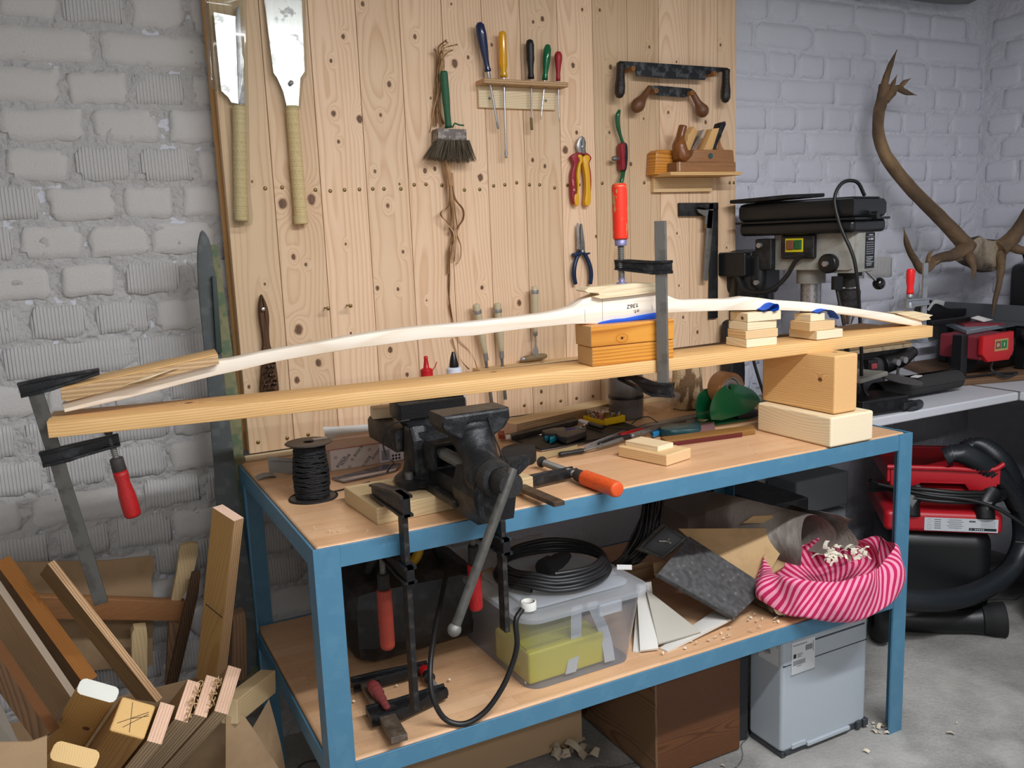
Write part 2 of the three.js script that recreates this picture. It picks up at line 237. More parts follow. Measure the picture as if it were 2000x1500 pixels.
{ // left of the tool board: rows as laid, r = scored face
  const rows = [
    [1.975, 'prpp', [[-.4057, 1.9485], [-.2909, 1.9573], [-.2748, 1.9586], [-.1476, 1.9683], [-.1271, 1.9699], [-.0097, 1.9789], [.0071, 1.9801], [.0783, 1.9856]]],
    [1.882, 'pp', [[-.4402, 1.8692], [-.2258, 1.882], [-.2046, 1.8832], [.0705, 1.8996]]],
    [1.79, 'pprp', [[-.4507, 1.7821], [-.3056, 1.788], [-.2883, 1.7887], [-.1612, 1.7938], [-.1451, 1.7944], [-.0294, 1.7991], [-.0051, 1.8001], [.0743, 1.8033]]],
    [1.701, 'ppp', [[-.4356, 1.6958], [-.2653, 1.6994], [-.2409, 1.6999], [-.0984, 1.703], [-.0662, 1.7037], [.0783, 1.7067]]],
    [1.609, 'prrp', [[-.4336, 1.6077], [-.3082, 1.6079], [-.2885, 1.6079], [-.17, 1.6081], [-.1467, 1.6082], [-.0293, 1.6084], [-.0084, 1.6084], [.0951, 1.6086]]],
    [1.5175, 'rppp', [[-.4819, 1.5213], [-.3776, 1.5195], [-.3551, 1.5191], [-.2174, 1.5167], [-.1887, 1.5162], [-.0786, 1.5143], [-.0518, 1.5138], [.0996, 1.5112]]],
    [1.427, 'rppp', [[-.5078, 1.4325], [-.4461, 1.4302], [-.4273, 1.4295], [-.2985, 1.4247], [-.2784, 1.4239], [-.1457, 1.4189], [-.1362, 1.4186], [.0136, 1.413]]],
    [1.331, 'pprp', [[-.5181, 1.3472], [-.3764, 1.3392], [-.347, 1.3375], [-.2346, 1.3311], [-.208, 1.3296], [-.0825, 1.3225], [-.0392, 1.32], [.0823, 1.3131]]],
    [1.236, 'rrrp', [[-.5487, 1.2638], [-.4537, 1.2566], [-.4261, 1.2545], [-.309, 1.2456], [-.283, 1.2436], [-.1642, 1.2346], [-.1463, 1.2332], [-.0038, 1.2224]]],
    [1.145, 'rr', [[-.4922, 1.1721], [-.2116, 1.1453], [-.1998, 1.1442], [.0261, 1.1226]]],
    [1.0525, 'pppr', [[-.5595, 1.09], [-.4185, 1.0737], [-.4098, 1.0727], [-.2889, 1.0587], [-.2716, 1.0567], [-.1468, 1.0422], [-.1284, 1.0401], [.0172, 1.0233]]],
    [.96, 'rrrp', [[-.5619, .9844], [-.493, .9747], [-.4674, .9711], [-.3122, .9494], [-.2949, .947], [-.1458, .9262], [-.1272, .9236], [.0066, .9049]]],
    [.867, 'rrrp', [[-.573, .8923], [-.448, .8721], [-.4294, .8691], [-.3052, .8491], [-.2784, .8448], [-.1581, .8254], [-.1458, .8235], [-.0159, .8025]]],
    [.774, 'pprr', [[-.6035, .813], [-.5042, .795], [-.4751, .7898], [-.2474, .7487], [-.2197, .7437], [-.0827, .719], [-.0698, .7167], [.0287, .6989]]],
    [.682, 'rrrp', [[-.5955, .7053], [-.4512, .6758], [-.429, .6712], [-.3146, .6478], [-.2946, .6437], [-.1633, .6169], [-.1508, .6143], [.0183, .5797]]],
    [.59, 'rpr', [[-.607, .6105], [-.4567, .5763], [-.4366, .5718], [-.2231, .5233], [-.2083, .5199], [-.0447, .4828]]],
  ];
  for (const [y, kind, p] of rows) for (let i = 0; i < kind.length; i++) layBrick(wallBack, p[i * 2][0], p[i * 2 + 1][0], y, .073 + rnd(-.003, .003), -.8595, kind[i] === 'r' ? RIBBED : PAINT, 1.3);
  for (let r = 0; r < 5; r++) for (let x = -.62 + (r % 2) * .07; x < .75;) { const w = rnd() < .4 ? .25 : .126; layBrick(wallBack, x, x + w, .4975 - r * .0925, .073, -.8595, rnd() < .5 ? RIBBED : PAINT, 1.3); x += w + .02; }
  for (let r = 0; r < 2; r++) for (let x = .02; x < .3;) { layBrick(wallBack, x, x + .126, .682 - r * .092, .073, -.8595, rnd() < .5 ? RIBBED : PAINT, 1.3); x += .146; }
}
{ // right of the tool board, thicker paint
  const rows = [
    [[[1.9213, 2.1343]], [[1.6951, 2.11], [1.8955, 2.1254], [1.9052, 2.1261], [2.027, 2.1355], [2.0404, 2.1365], [2.3057, 2.1568], [2.3166, 2.1576], [2.5723, 2.1773], [2.584, 2.1782], [2.7192, 2.1885], [2.7273, 2.1891], [2.927, 2.2044]]],
    [[[1.9226, 2.0445]], [[1.6952, 2.0334], [1.8292, 2.0421], [1.8419, 2.043], [2.1035, 2.06], [2.1173, 2.0609], [2.3712, 2.0774], [2.401, 2.0794], [2.652, 2.0957], [2.66, 2.0963], [3.0205, 2.1197]]],
    [[[1.924, 1.9518]], [[1.6954, 1.9424], [1.8913, 1.9525], [1.9043, 1.9532], [2.0239, 1.9593], [2.0408, 1.9602], [2.1617, 1.9664], [2.1758, 1.9671], [2.2942, 1.9732], [2.3051, 1.9738], [2.4241, 1.9799], [2.4468, 1.9811], [2.5705, 1.9874], [2.5823, 1.9881], [2.7065, 1.9944], [2.7187, 1.9951], [2.8729, 2.003], [2.8814, 2.0035], [3.0378, 2.0115]]],
    [[[1.9253, 1.8639]], [[1.6955, 1.8551], [1.9551, 1.865], [1.9652, 1.8654], [2.2178, 1.8751], [2.2322, 1.8757], [2.4207, 1.8829], [2.4665, 1.8846], [2.5954, 1.8896], [2.6074, 1.89], [2.762, 1.896], [2.7745, 1.8965], [2.9058, 1.9015], [2.9274, 1.9023], [3.0416, 1.9067]]],
    [[[1.9267, 1.7727]], [[1.7457, 1.7681], [1.8904, 1.7717], [1.9068, 1.7722], [2.0277, 1.7752], [2.0414, 1.7755], [2.1636, 1.7786], [2.1778, 1.779], [2.3048, 1.7821], [2.3196, 1.7825], [2.4249, 1.7852], [2.4633, 1.7861], [2.5729, 1.7889], [2.5848, 1.7892], [2.7103, 1.7923], [2.731, 1.7929], [2.8486, 1.7958], [2.8657, 1.7962], [3.0499, 1.8009]]],
    [[[1.928, 1.6853]], [[1.7083, 1.6826], [1.8553, 1.6844], [1.8783, 1.6847], [1.9413, 1.6855], [1.9649, 1.6858], [2.0779, 1.6872], [2.0954, 1.6874], [2.3417, 1.6905], [2.3718, 1.6909], [2.622, 1.694], [2.6463, 1.6943], [2.8984, 1.6974], [2.9115, 1.6976], [3.0444, 1.6992]]],
    [[[1.9294, 1.5923]], [[1.7465, 1.5925], [1.8563, 1.5923], [1.9193, 1.5923], [2.0349, 1.5921], [2.0419, 1.5921], [2.1652, 1.592], [2.1832, 1.592], [2.3042, 1.5919], [2.3229, 1.5918], [2.4333, 1.5917], [2.4565, 1.5917], [2.575, 1.5916], [2.583, 1.5916], [2.7222, 1.5914], [2.739, 1.5914], [2.8754, 1.5912], [2.8884, 1.5912], [3.0437, 1.5911]]],
    [[[1.9307, 1.5007]], [[1.7469, 1.5057], [1.8179, 1.5047], [1.8376, 1.5045], [1.9442, 1.503], [1.968, 1.5026], [2.1035, 1.5007], [2.1248, 1.5004], [2.2481, 1.4987], [2.2555, 1.4986], [2.3377, 1.4975], [2.3529, 1.4972], [2.4922, 1.4953], [2.508, 1.4951], [2.6533, 1.493], [2.6698, 1.4928], [2.7619, 1.4915], [2.7746, 1.4913], [2.9041, 1.4895], [2.9173, 1.4894], [3.0427, 1.4876]]],
  ];
  let y = 0;
  for (const [c, p] of rows) { y = c[0][1]; for (let i = 0; i < p.length; i += 2) layBrick(wallBack, p[i][0], Math.min(p[i + 1][0], 3.04), y, .077, -.8625, PAINT2, 1); }
  for (let r = 1; r < 9; r++) { let x = 1.62 + (r % 2) * .07; while (x < 2.95) { const w = r % 2 ? rnd(.12, .135) : rnd() < .5 ? .25 : .128; layBrick(wallBack, x, Math.min(x + w, 3.03), y - r * .0915, .077, -.8625, rnd() < .12 ? RIBBED : PAINT2, 1); x += w + .016; } }
  for (let r = 0; r < 17; r++) { let z = -.84 + (r % 2) * .06; while (z < -.1) { const w = rnd() < .5 ? .25 : .126, g = brickGeo(w, .077, r, 1); obj('brick', g, PAINT2, wallRight, [3.047 + rnd(-.001, .001), 2.13 - r * .0915, z + w / 2], [0, -PI / 2, rnd(-.006, .006)]); z += w + .017; } }
}
// rough joints, smeared over the brick rims
function joint(x0, x1, y0, y1, cell, mid, amp, sd) { const nx = Math.round((x1 - x0) / cell), ny = Math.round((y1 - y0) / cell); return surf((u, v) => { const x = mix(x0, x1, u), y = mix(y0, y1, v); return [x, y, mid + amp * ((fbm(x * 24, y * 24, sd, 3) - .5) * 2 + (vn(x * 95, y * 95, sd + 5) - .5) * .9)]; }, nx, ny, x1 - x0, y1 - y0); }
tag(obj('mortar', joint(-.95, .5, 0, 2.12, .006, -.8672, .0088, 71), MORTAR, wallBack));
tag(obj('mortar', joint(1.55, 3.06, .2, 2.36, .009, -.868, .0062, 77), MORTAR2, wallBack));
tag(obj('mortar', T(joint(-.9, .4, .2, 2.36, .009, 0, .0045, 79), 0, 0, 0, 0, -PI / 2, 0).translate(3.0515, 0, 0), MORTAR2, wallRight));

// ceiling lamps out of view; the one behind the viewer is added as fill
const GLOW = M(0x888888, .5, { emissive: LAMP_COLOUR, emissiveIntensity: 2.5 });
for (const [x, z, len, power] of LAMPS) {
  const o = thing('unseen_fluorescent_lamp', x > .3 ? 'white fluorescent batten lamp on the ceiling above the workbench front' : 'added fill lamp shaped as a fluorescent batten on the ceiling behind the viewer', 'lamp', [x, CEILING, z]);
  obj('housing', T(box(len + .06, .045, .09, .006), 0, -.0225, 0), WHITE, o);
  obj('tube', T(cyl(.013, len, 20), 0, -.075, 0, 0, 0, PI / 2), GLOW, o);
  for (const s of [-1, 1]) obj('socket', T(box(.02, .06, .03, .003), s * (len / 2 + .01), -.065, 0), WHITE, o);
  const l = new THREE.RectAreaLight(LAMP_COLOUR, power, len, .07); l.position.set(0, -.092, 0); l.rotation.x = -PI / 2; o.add(l);
}
{ const o = thing('pipe', 'grey painted pipe running along the top of the back wall', 'pipe', [0, 0, 0]);
  obj('pipe_run', tube([[1.2, 2.235, -.79], [2, 2.235, -.79], [2.78, 2.235, -.79], [2.85, 2.25, -.79], [2.88, 2.3, -.79], [2.88, 2.39, -.79]], .038, 60, 16), M(0x6c6e6c, .7), o);
  obj('bracket', bx(2.3, 2.32, 2.19, 2.28, -.86, -.75, .004), M(0x555553, .7), o); }
// ---------- plank board on the wall ----------
const BZ = -.77, BX0 = .036, BX1 = 1.671, BY0 = .867, BY1 = 2.16;
const plankX = [BX0, .1547, .2763, .4006, .5196, .6412, .7607, .8806, 1.0024, 1.1225, 1.2458, 1.3628, 1.4764, 1.5943, BX1];
{
  const kp = [[.4206, 2.0059, -.77], [.3629, 1.9216, -.77], [.3261, 1.8606, -.77], [.4802, 1.809, -.77], [.3231, 1.7301, -.77], [.3922, 1.7177, -.77], [.4507, 1.7296, -.77], [.3315, 1.6595, -.77], [.5603, 1.9343, -.77], [.4253, 1.584, -.77], [.1741, 1.504, -.77], [.2488, 1.5131, -.77], [.4552, 1.4936, -.77], [.3316, 1.3959, -.77], [.4913, 1.369, -.77], [.5967, 1.7777, -.77], [.102, 1.5595, -.77], [.5689, 1.5851, -.77], [.5979, 1.5906, -.77], [.6709, 2.0258, -.77], [.6732, 1.8721, -.77], [.7142, 1.8904, -.77], [.9228, 1.9976, -.77], [.9532, 2.0081, -.77], [1.0882, 2.0434, -.77], [1.1486, 2.0466, -.77], [1.0518, 1.8858, -.77], [1.1826, 1.888, -.77], [1.0582, 1.6957, -.77], [1.0176, 1.6451, -.77], [.906, 1.6152, -.77], [.9463, 1.5978, -.77], [.7356, 1.5666, -.77], [1.1744, 1.6977, -.77], [1.2513, 1.6043, -.77], [1.3958, 1.7621, -.77], [1.3017, 1.7413, -.77], [1.544, 1.7361, -.77], [1.1183, 1.389, -.77], [1.4292, 1.9155, -.77], [.1907, 1.3686, -.77], [.2211, 1.3474, -.77], [.189, 1.1797, -.77], [.235, 1.0869, -.77], [.1743, 1.0465, -.77], [.3287, 1.1584, -.77], [.437, 1.1023, -.77], [.4116, 1.2745, -.77], [.47, 1.2682, -.77], [.0497, 1.0428, -.77], [.112, 1.3033, -.77], [.7252, 1.2569, -.77], [.8448, 1.2044, -.77], [.5525, 1.2317, -.77], [1.433, 1.2205, -.77], [1.4488, 1.1159, -.77], [1.5079, 1.062, -.77], [.482, 1.0287, -.77], [.9089, .931, -.77], [1.4263, 1.3882, -.77], [1.6317, 1.3343, -.77], [1.3263, 1.9535, -.77], [1.6048, 1.9762, -.77], [.4924, 1.5501, -.77], [.7882, 1.9271, -.77]];
  const kr = [5, 5, 4, 6, 6, 8, 4, 4, 5, 4, 11, 11, 5, 3, 4, 3, 3, 6, 5, 3, 9, 4, 4, 6, 4, 4, 6, 6, 5, 9, 5, 5, 8, 4, 5, 4, 3, 5, 4, 3, 6, 4, 11, 8, 7, 3, 7, 5, 4, 4, 3, 5, 7, 2.5, 3, 4, 5, 5, 5, 3, 3, 4, 4, 3, 4];
  const W = BX1 - BX0, H = BY1 - BY0;
  const map = woodTex(2048, 1408, W, H, { sd: 31, base: [232, 201, 165], dark: [198, 155, 113], ring: .0085, planks: plankX.map((x) => x - BX0), contrast: .46, tone: .07, knot: [116, 84, 58], knots: kp.map(([x, y], i) => [x - BX0, y - BY0, kr[i] * .00135 * .78]) });
  map.repeat.set(1 / W, 1 / H);
  const PANEL = M(0xffffff, .6, { map }), EDGE = M(0xf0dcc0, .7, { map: texPine });
  const o = thing('plank_board', 'large board of vertical knotty pine planks holding the hand tools above the workbench', 'tool board', [BX0, BY0, BZ]);
  for (let i = 0; i < plankX.length - 1; i++) {
    const a = plankX[i] - BX0 + .0006, b = plankX[i + 1] - BX0 - .0006, g = T(rb(b - a, H, .019, .0014), (a + b) / 2, H / 2, -.0095), P = g.attributes.position, u = new Float32Array(P.count * 2);
    for (let k = 0; k < P.count; k++) { u[k * 2] = P.getX(k); u[k * 2 + 1] = P.getY(k); } g.setAttribute('uv', new THREE.BufferAttribute(u, 2)); obj('plank', g, PANEL, o);
  }
  for (const [k, x] of [[0, .004], [1, .002]]) obj('batten', T(wb(.03, H, .026, 'y', .002), x + .014 - k * .006, H / 2, -.033 - k * .028), [EDGE, EDGE], o);
  obj('batten', T(wb(.05, H, .055, 'y', .002), W - .03, H / 2, -.048), [EDGE, EDGE], o);
  obj('batten', T(wb(W - .1, .05, .055, 'x', .002), W / 2, .02, -.048), [EDGE, EDGE], o);
  const head = merge(T(lathe([[0, .0022], [.0025, .0022], [.0046, .0012], [.0052, 0], [.0052, -.002]], 16), 0, 0, 0, PI / 2), T(box(.005, .0012, .0008, .0002), 0, 0, .0023), T(box(.0012, .005, .0008, .0002), 0, 0, .0023));
  const sc = [[.1335, 1.5428], [.1762, 1.5449], [.2614, 1.5377], [.3004, 1.5346], [.3391, 1.5368], [.3796, 1.5377], [.4165, 1.5387], [.448, 1.5383], [.4961, 1.5378], [.5352, 1.5484], [.5698, 1.5495], [.6168, 1.5463], [.6846, 1.5331], [.7324, 1.534], [.7765, 1.5435], [.8127, 1.5461], [.8511, 1.5516], [.893, 1.5454], [.9271, 1.5452], [.977, 1.5359], [1.0213, 1.5429], [1.0625, 1.5441], [1.1447, 1.5479], [1.3004, 1.5484], [1.6442, 1.5459], [1.6616, 1.5458], [.0604, .8949], [.1364, .8951], [.1926, .897], [.256, .9024], [.3029, .8989], [.8492, .8956], [.9076, .8963], [.9762, .8944], [1.0334, .8956], [1.0936, .8949]];
  const BRASS = M(0x8a7448, .35, { metalness: .8 });
  for (const [x, y] of sc) obj('screw', head, BRASS, o, [x - BX0, y - BY0, 0], [0, 0, rnd(1.5)]);
  const long = merge(head.clone().translate(0, 0, .036), T(cyl(.0022, .036, 10), 0, 0, .018, PI / 2));
  for (const [x, y] of [[.2626, 1.2322], [.3228, 1.2348]]) obj('hook_screw', long, BRASS, o, [x - BX0, y - BY0, 0], [0, 0, rnd(1)]);
  const peg = merge(T(lathe([[.0055, 0], [.0055, .029], [.0072, .03], [.0072, .05], [.0062, .0515], [.0032, .0515], [.003, .046], [0, .046]], 18), 0, 0, 0, PI / 2)), PEG = M(0xb08f68, .7, { map: texPine });
  for (const [x, y] of [[1.2313, 1.8781], [1.5399, 1.8779], [1.3146, 1.817], [1.4509, 1.8161]]) obj('wooden_peg', peg, PEG, o, [x - BX0, y - BY0, 0]);
}
// ---------- tools hanging on the board ----------
const rel = (o, p) => p.map(([x, y]) => [x - o.position.x, y - o.position.y]);
function rod(o, A, B, prof, seg = 24) { const a = V(...A), d = V(...B).sub(a), g = lathe(prof.map(([r, t]) => [r, t * d.length()]), seg); g.applyQuaternion(along(d)); return g.translate(a.x - o.position.x, a.y - o.position.y, a.z - o.position.z); }
const CLEAR = Ph(0xf4f6f4, .06, { transmission: 1, thickness: 0, ior: 1.4, specularIntensity: .9 });
const RATTAN = worn([222, 200, 148], [172, 146, 92], 41, .08, .5, { roughness: .6, bump: .0002 });
const texBlade = tex(256, 512, (x, y) => { const s = fbm(x / 256 * 5, y / 512 * 9, 61, 4, 5, 9), f = vn(x / 256 * 128, y / 512 * 8, 66, 128, 8); const g = 206 - sm(.6, .78, s) * 60 + (f - .5) * 14; return [g, g, g * .985]; }, { size: [.08, .16] });
const BLADE = M(0xffffff, .3, { metalness: .92, map: texBlade });
function toothed(a, b, n, h) { const d = V(b[0] - a[0], b[1] - a[1], 0), L = d.length(); d.normalize(); const r = []; for (let i = 0; i < n; i++) { const t = i / n * L, u = (i + .5) / n * L; r.push([a[0] + d.x * t, a[1] + d.y * t], [a[0] + d.x * u + d.y * h, a[1] + d.y * u - d.x * h]); } r.push(b); return r; }
const rings = (r, n, L0 = .02, L1 = .98) => { const p = [[0, 0], [r * .96, 0], [r, L0]]; for (let i = 0; i < n; i++) { const t = mix(L0, L1, i / n), d = (L1 - L0) / n; p.push([r * .95, t], [r * 1.03, t + d * .5], [r * .95, t + d * .98]); } p.push([r * .9, 1], [0, 1]); return p; };
{ // narrow saw with a back strip
  const A = [.0641, 1.4614, -.753], B = [.0837, 1.7406, -.753], o = thing('pull_saw', 'narrow pull saw with a steel back strip and rattan wrapped handle', 'saw', A, 0, 'pull saws in plastic sleeves');
  obj('handle', rod(o, A, B, rings(.0165, 44)), RATTAN, o);
  const p = [[.0936, 1.9478], [.0442, 1.9535], [.0456, 1.7729], [.0599, 1.7591], [.0661, 1.7473], [.0901, 1.7432], [.1038, 1.8446]], q = [...toothed(p[1], p[2], 42, .0016), p[3], p[4], p[5], p[6], p[0]];
  obj('blade', T(ext(rel(o, q), .0012, 0), 0, 0, -.001, 0, 0, 0), BLADE, o);
  obj('back_strip', T(ext(rel(o, [[.0977, 1.969], [.1051, 1.9719], [.0986, 1.7446], [.0826, 1.7441], [.0925, 1.9382]]), .006, .001), 0, 0, -.003), STEEL, o);
  const s = thing('plastic_sleeve', 'clear plastic sleeve around the narrow saw with the back strip', 'sleeve', A);
  obj('sleeve', T(ext(rel(s, opn([[.026, 1.9957], [.025, 1.9104], [.024, 1.7839], [.0304, 1.777], [.0468, 1.7729], [.0637, 1.7472], [.0671, 1.7172], [.0602, 1.6261], [.0492, 1.5029], [.0422, 1.4657], [.0472, 1.4531], [.0642, 1.4488], [.0831, 1.4508], [.0893, 1.4645], [.0897, 1.5272], [.0999, 1.6877], [.112, 1.8688], [.1202, 2.0037]], 4)), .04, .006), 0, 0, -.015), CLEAR, s);
}
{ // broad saw
  const A = [.2133, 1.4548, -.753], B = [.2129, 1.7434, -.753], o = thing('pull_saw', 'broad pull saw with mirror bright blade and rattan wrapped handle', 'saw', A, 0, 'pull saws in plastic sleeves');
  obj('handle', rod(o, A, B, rings(.0165, 44)), RATTAN, o);
  obj('end_cap', rod(o, [.2134, 1.4509, -.753], [.2128, 1.4729, -.753], [[0, 0], [.0172, 0], [.0178, .1], [.0178, 1], [0, 1]]), RATTAN, o);
  const p = [[.1654, 2.0205], [.26, 2.0287], [.2506, 1.8276], [.239, 1.8123], [.2284, 1.7439], [.1988, 1.7429], [.1938, 1.776], [.1814, 1.8098], [.1736, 1.8216]], b = obj('blade', T(ext(rel(o, [p[0], ...toothed(p[2], p[1], 60, .0016).reverse(), ...p.slice(2)]), .0012, 0), 0, 0, -.001), BLADE, o);
  b.rotation.x = -.042; b.position.z = .017;
  obj('rivet', T(lathe([[0, .003], [.004, .0026], [.006, 0]]), ...rel(o, [[.2134, 1.7977]])[0], .011, PI / 2), STEEL, o);
  const s = thing('plastic_sleeve', 'clear plastic sleeve around the broad mirror bright saw', 'sleeve', [.2007, 1.7517, -.753]);
  obj('sleeve', T(ext(rel(s, [[.167, 2.01], [.1671, 1.9675], [.1692, 1.8141], [.1814, 1.8098], [.1882, 1.8003], [.1942, 1.7342], [.2303, 1.7352], [.2378, 1.7801], [.2437, 1.8064], [.2535, 1.8154], [.2583, 1.926], [.263, 2.0182]]), .028, .004), 0, 0, -.007), CLEAR, s);
}
{ // bast fibre bundle
  const o = thing('bast_bundle', 'hank of dry tree bast strips hanging behind the green handled brush', 'fibre', [.6408, 1.8749, -.765]), z = -.755, m = [M(0xa07a50, .85), M(0xc8a478, .85), M(0x7a5836, .9), M(0xb89068, .85)];
  const L = [
    [[.6366, 1.9254, -.74], [.6181, 1.9046, -.745], [.62, 1.8762, -.75], [.6176, 1.8475, -.755], [.6068, 1.7933, -.76], [.6017, 1.7532, -.76], [.6039, 1.7033, -.762]], [[.6673, 1.9141, -.735], [.6355, 1.9058, -.74], [.6236, 1.8912, -.75], [.6134, 1.8473, -.755], [.6053, 1.7908, -.76], [.6115, 1.7136, -.762]], [[.6069, 1.9015, -.745], [.615, 1.8858, -.75], [.6117, 1.8278, -.757], [.614, 1.7931, -.757], [.5952, 1.738, -.76], [.5862, 1.6876, -.76]],
    [[.6271, 1.9041, -.74], [.6283, 1.8767, -.75], [.6253, 1.8457, -.757], [.6228, 1.8039, -.76], [.6158, 1.7536, -.76], [.6208, 1.7037, -.762]], [[.6525, 1.8997, -.735], [.6346, 1.8899, -.74], [.6251, 1.8691, -.75], [.6155, 1.8132, -.758], [.6093, 1.7635, -.76], [.6254, 1.7088, -.762]], [[.6306, 1.9193, -.73], [.6409, 1.9161, -.735], [.6272, 1.9065, -.74], [.6329, 1.8674, -.752], [.622, 1.8138, -.76], [.601, 1.7407, -.76], [.5996, 1.7032, -.762]],
    [[.6229, 1.616, -.757], [.6221, 1.5825, -.75], [.631, 1.5422, -.752], [.6351, 1.4828, -.75], [.6361, 1.4232, -.755], [.6278, 1.3708, -.757], [.6208, 1.2951, -.76], [.6187, 1.2185, -.76], [.6269, 1.1597, -.762]], [[.6359, 1.6086, -.755], [.6358, 1.5715, -.75], [.6412, 1.5198, -.75], [.6465, 1.4639, -.75], [.6451, 1.4228, -.752], [.6403, 1.3703, -.757], [.6356, 1.3363, -.76]],
    [[.631, 1.5939, -.755], [.6279, 1.5384, -.75], [.6232, 1.4905, -.75], [.5981, 1.4684, -.742], [.6163, 1.4422, -.745], [.6358, 1.4193, -.75], [.6436, 1.3928, -.757]], [[.6391, 1.579, -.752], [.6468, 1.5086, -.75], [.6644, 1.4781, -.742], [.6644, 1.4521, -.745], [.6509, 1.4301, -.75], [.6477, 1.4077, -.755], [.6585, 1.3771, -.75], [.6533, 1.3393, -.757], [.6422, 1.3284, -.757]],
    [[.6257, 1.6085, -.755], [.6244, 1.5495, -.75], [.6314, 1.4755, -.752], [.6244, 1.4235, -.752], [.634, 1.4082, -.757], [.6212, 1.3635, -.757], [.615, 1.3031, -.76]], [[.6216, 1.2182, -.762], [.6246, 1.156, -.762], [.6427, 1.1155, -.76], [.6751, 1.077, -.76], [.6835, 1.0566, -.757], [.6926, 1.0218, -.757]], [[.6226, 1.121, -.762], [.6315, 1.0888, -.762], [.6507, 1.048, -.757], [.6689, 1.0263, -.757]],
  ];
  L.forEach((p, i) => { for (let k = 0; k < (i > 10 ? 1 : 3); k++) obj('bast_strip', T(strand(p.map(([x, y, zz]) => [x + rnd(-.003, .003), y, Math.max(zz + rnd(-.004, .004), -.767)]), i > 5 ? .0045 : .0035, 0, rnd(-3, 3)), -o.position.x, -o.position.y, -o.position.z), m[(i + k) % 4], o); });
  obj('wrapping', T(taper([[.6248, 1.6156, -.752], [.6281, 1.5788, -.75], [.6339, 1.5422, -.752]], [.006, .009, .007], 10, 0, .7, .3), -o.position.x, -o.position.y, -o.position.z), m[3], o);
}
{ // broad brush
  const A = [.6329, 1.6955, -.735], o = thing('paint_brush', 'broad paint brush with green handle and splayed grey bristles hanging on the board', 'brush', A), G = worn([28, 92, 58], [40, 110, 76], 44, .08, .5, { roughness: .4, bump: .0002 });
  obj('handle', rod(o, [.6302, 1.6967, -.735], [.6237, 1.843, -.735], [[0, 0], [.011, 0], [.009, .05], [.0085, .25], [.0105, .5], [.011, .7], [.0108, .97], [.0095, 1], [0, 1]]), G, o);
  obj('hanging_hook', T(tube([[.6408, 1.6976, -.73], [.647, 1.7078, -.73], [.6596, 1.7043, -.73], [.6738, 1.7033, -.73]], .0022, 20), -A[0], -A[1], -A[2]), G, o);
  const fer = [[.5929, 1.6929], [.6773, 1.6921], [.6771, 1.6618], [.5911, 1.6618]]; obj('ferrule', T(ext(rel(o, fer), .045, .003), 0, 0, -.03), worn([112, 104, 98], [168, 160, 152], 47, .06, .8, { roughness: .6, metalness: .3 }), o);
  const b = [], p0 = rel(o, [[.5926, 1.6642], [.6832, 1.663]]), p1 = rel(o, [[.5609, 1.6189], [.6978, 1.6094]]);
  for (let i = 0; i < 420; i++) { const t = rnd(), s = rnd(-.018, .018), x0 = mix(p0[0][0], p0[1][0], t), y0 = mix(p0[0][1], p0[1][1], t), x1 = mix(p1[0][0], p1[1][0], t) + rnd(-.004, .004), y1 = mix(p1[0][1], p1[1][1], t) + rnd(-.006, .002) - .003 * Math.sin(t * PI); b.push(T(new THREE.CylinderGeometry(.0011, .0004, 1, 4, 1, true), 0, -.5, 0)); const d = V(x1 - x0, y1 - y0, s * .9), m = new THREE.Matrix4().compose(V(x0, y0, s + .002), new THREE.Quaternion().setFromUnitVectors(V(0, -1, 0), d.clone().normalize()), V(1, d.length(), 1)); b[b.length - 1].applyMatrix4(m); }
  obj('bristles', merge(b), M(0x6c6250, .8), o).userData.kind = 'stuff';
}
const RACKW = [M(0xf2e6d0, .7, { map: texPly }), M(0xe8d8c0, .8, { map: texPlyEnd })];
{ // screwdriver rack
  const o = thing('screwdriver_rack', 'small plywood rack with five screwdrivers standing in its holes', 'tool rack', [.734, 1.8145, -.77]);
  const hx = [[.7578, 1.8263], [.8069, 1.8271], [.8931, 1.828], [.943, 1.8287], [.982, 1.829]].map(([x]) => [x - .734, .03]);
  const sh = shape([[0, 0], [.267, 0], [.267, .055], [0, .055]]); for (const [x, z] of hx) { const c = new THREE.Path(); c.absarc(x, z, .0055, 0, 2 * PI); sh.holes.push(c); }
  obj('shelf', uvBox(T(new THREE.ExtrudeGeometry(sh, { depth: .0125, bevelEnabled: false, curveSegments: 16 }), 0, 0, 0, PI / 2).translate(0, .0125, 0), 'x', true), RACKW, o);
  obj('back_plate', bx(.002, .25, -.058, 0, .0005, .012, .001, 'x'), WOOD.pale[0], o); obj('screw', T(lathe([[0, .0015], [.004, .001], [.0042, 0]], 14), .215, -.033, .012, PI / 2), STEELD, o); obj('screw', T(lathe([[0, .0015], [.004, .001], [.0042, 0]], 14), .035, -.033, .012, PI / 2), STEELD, o);
}
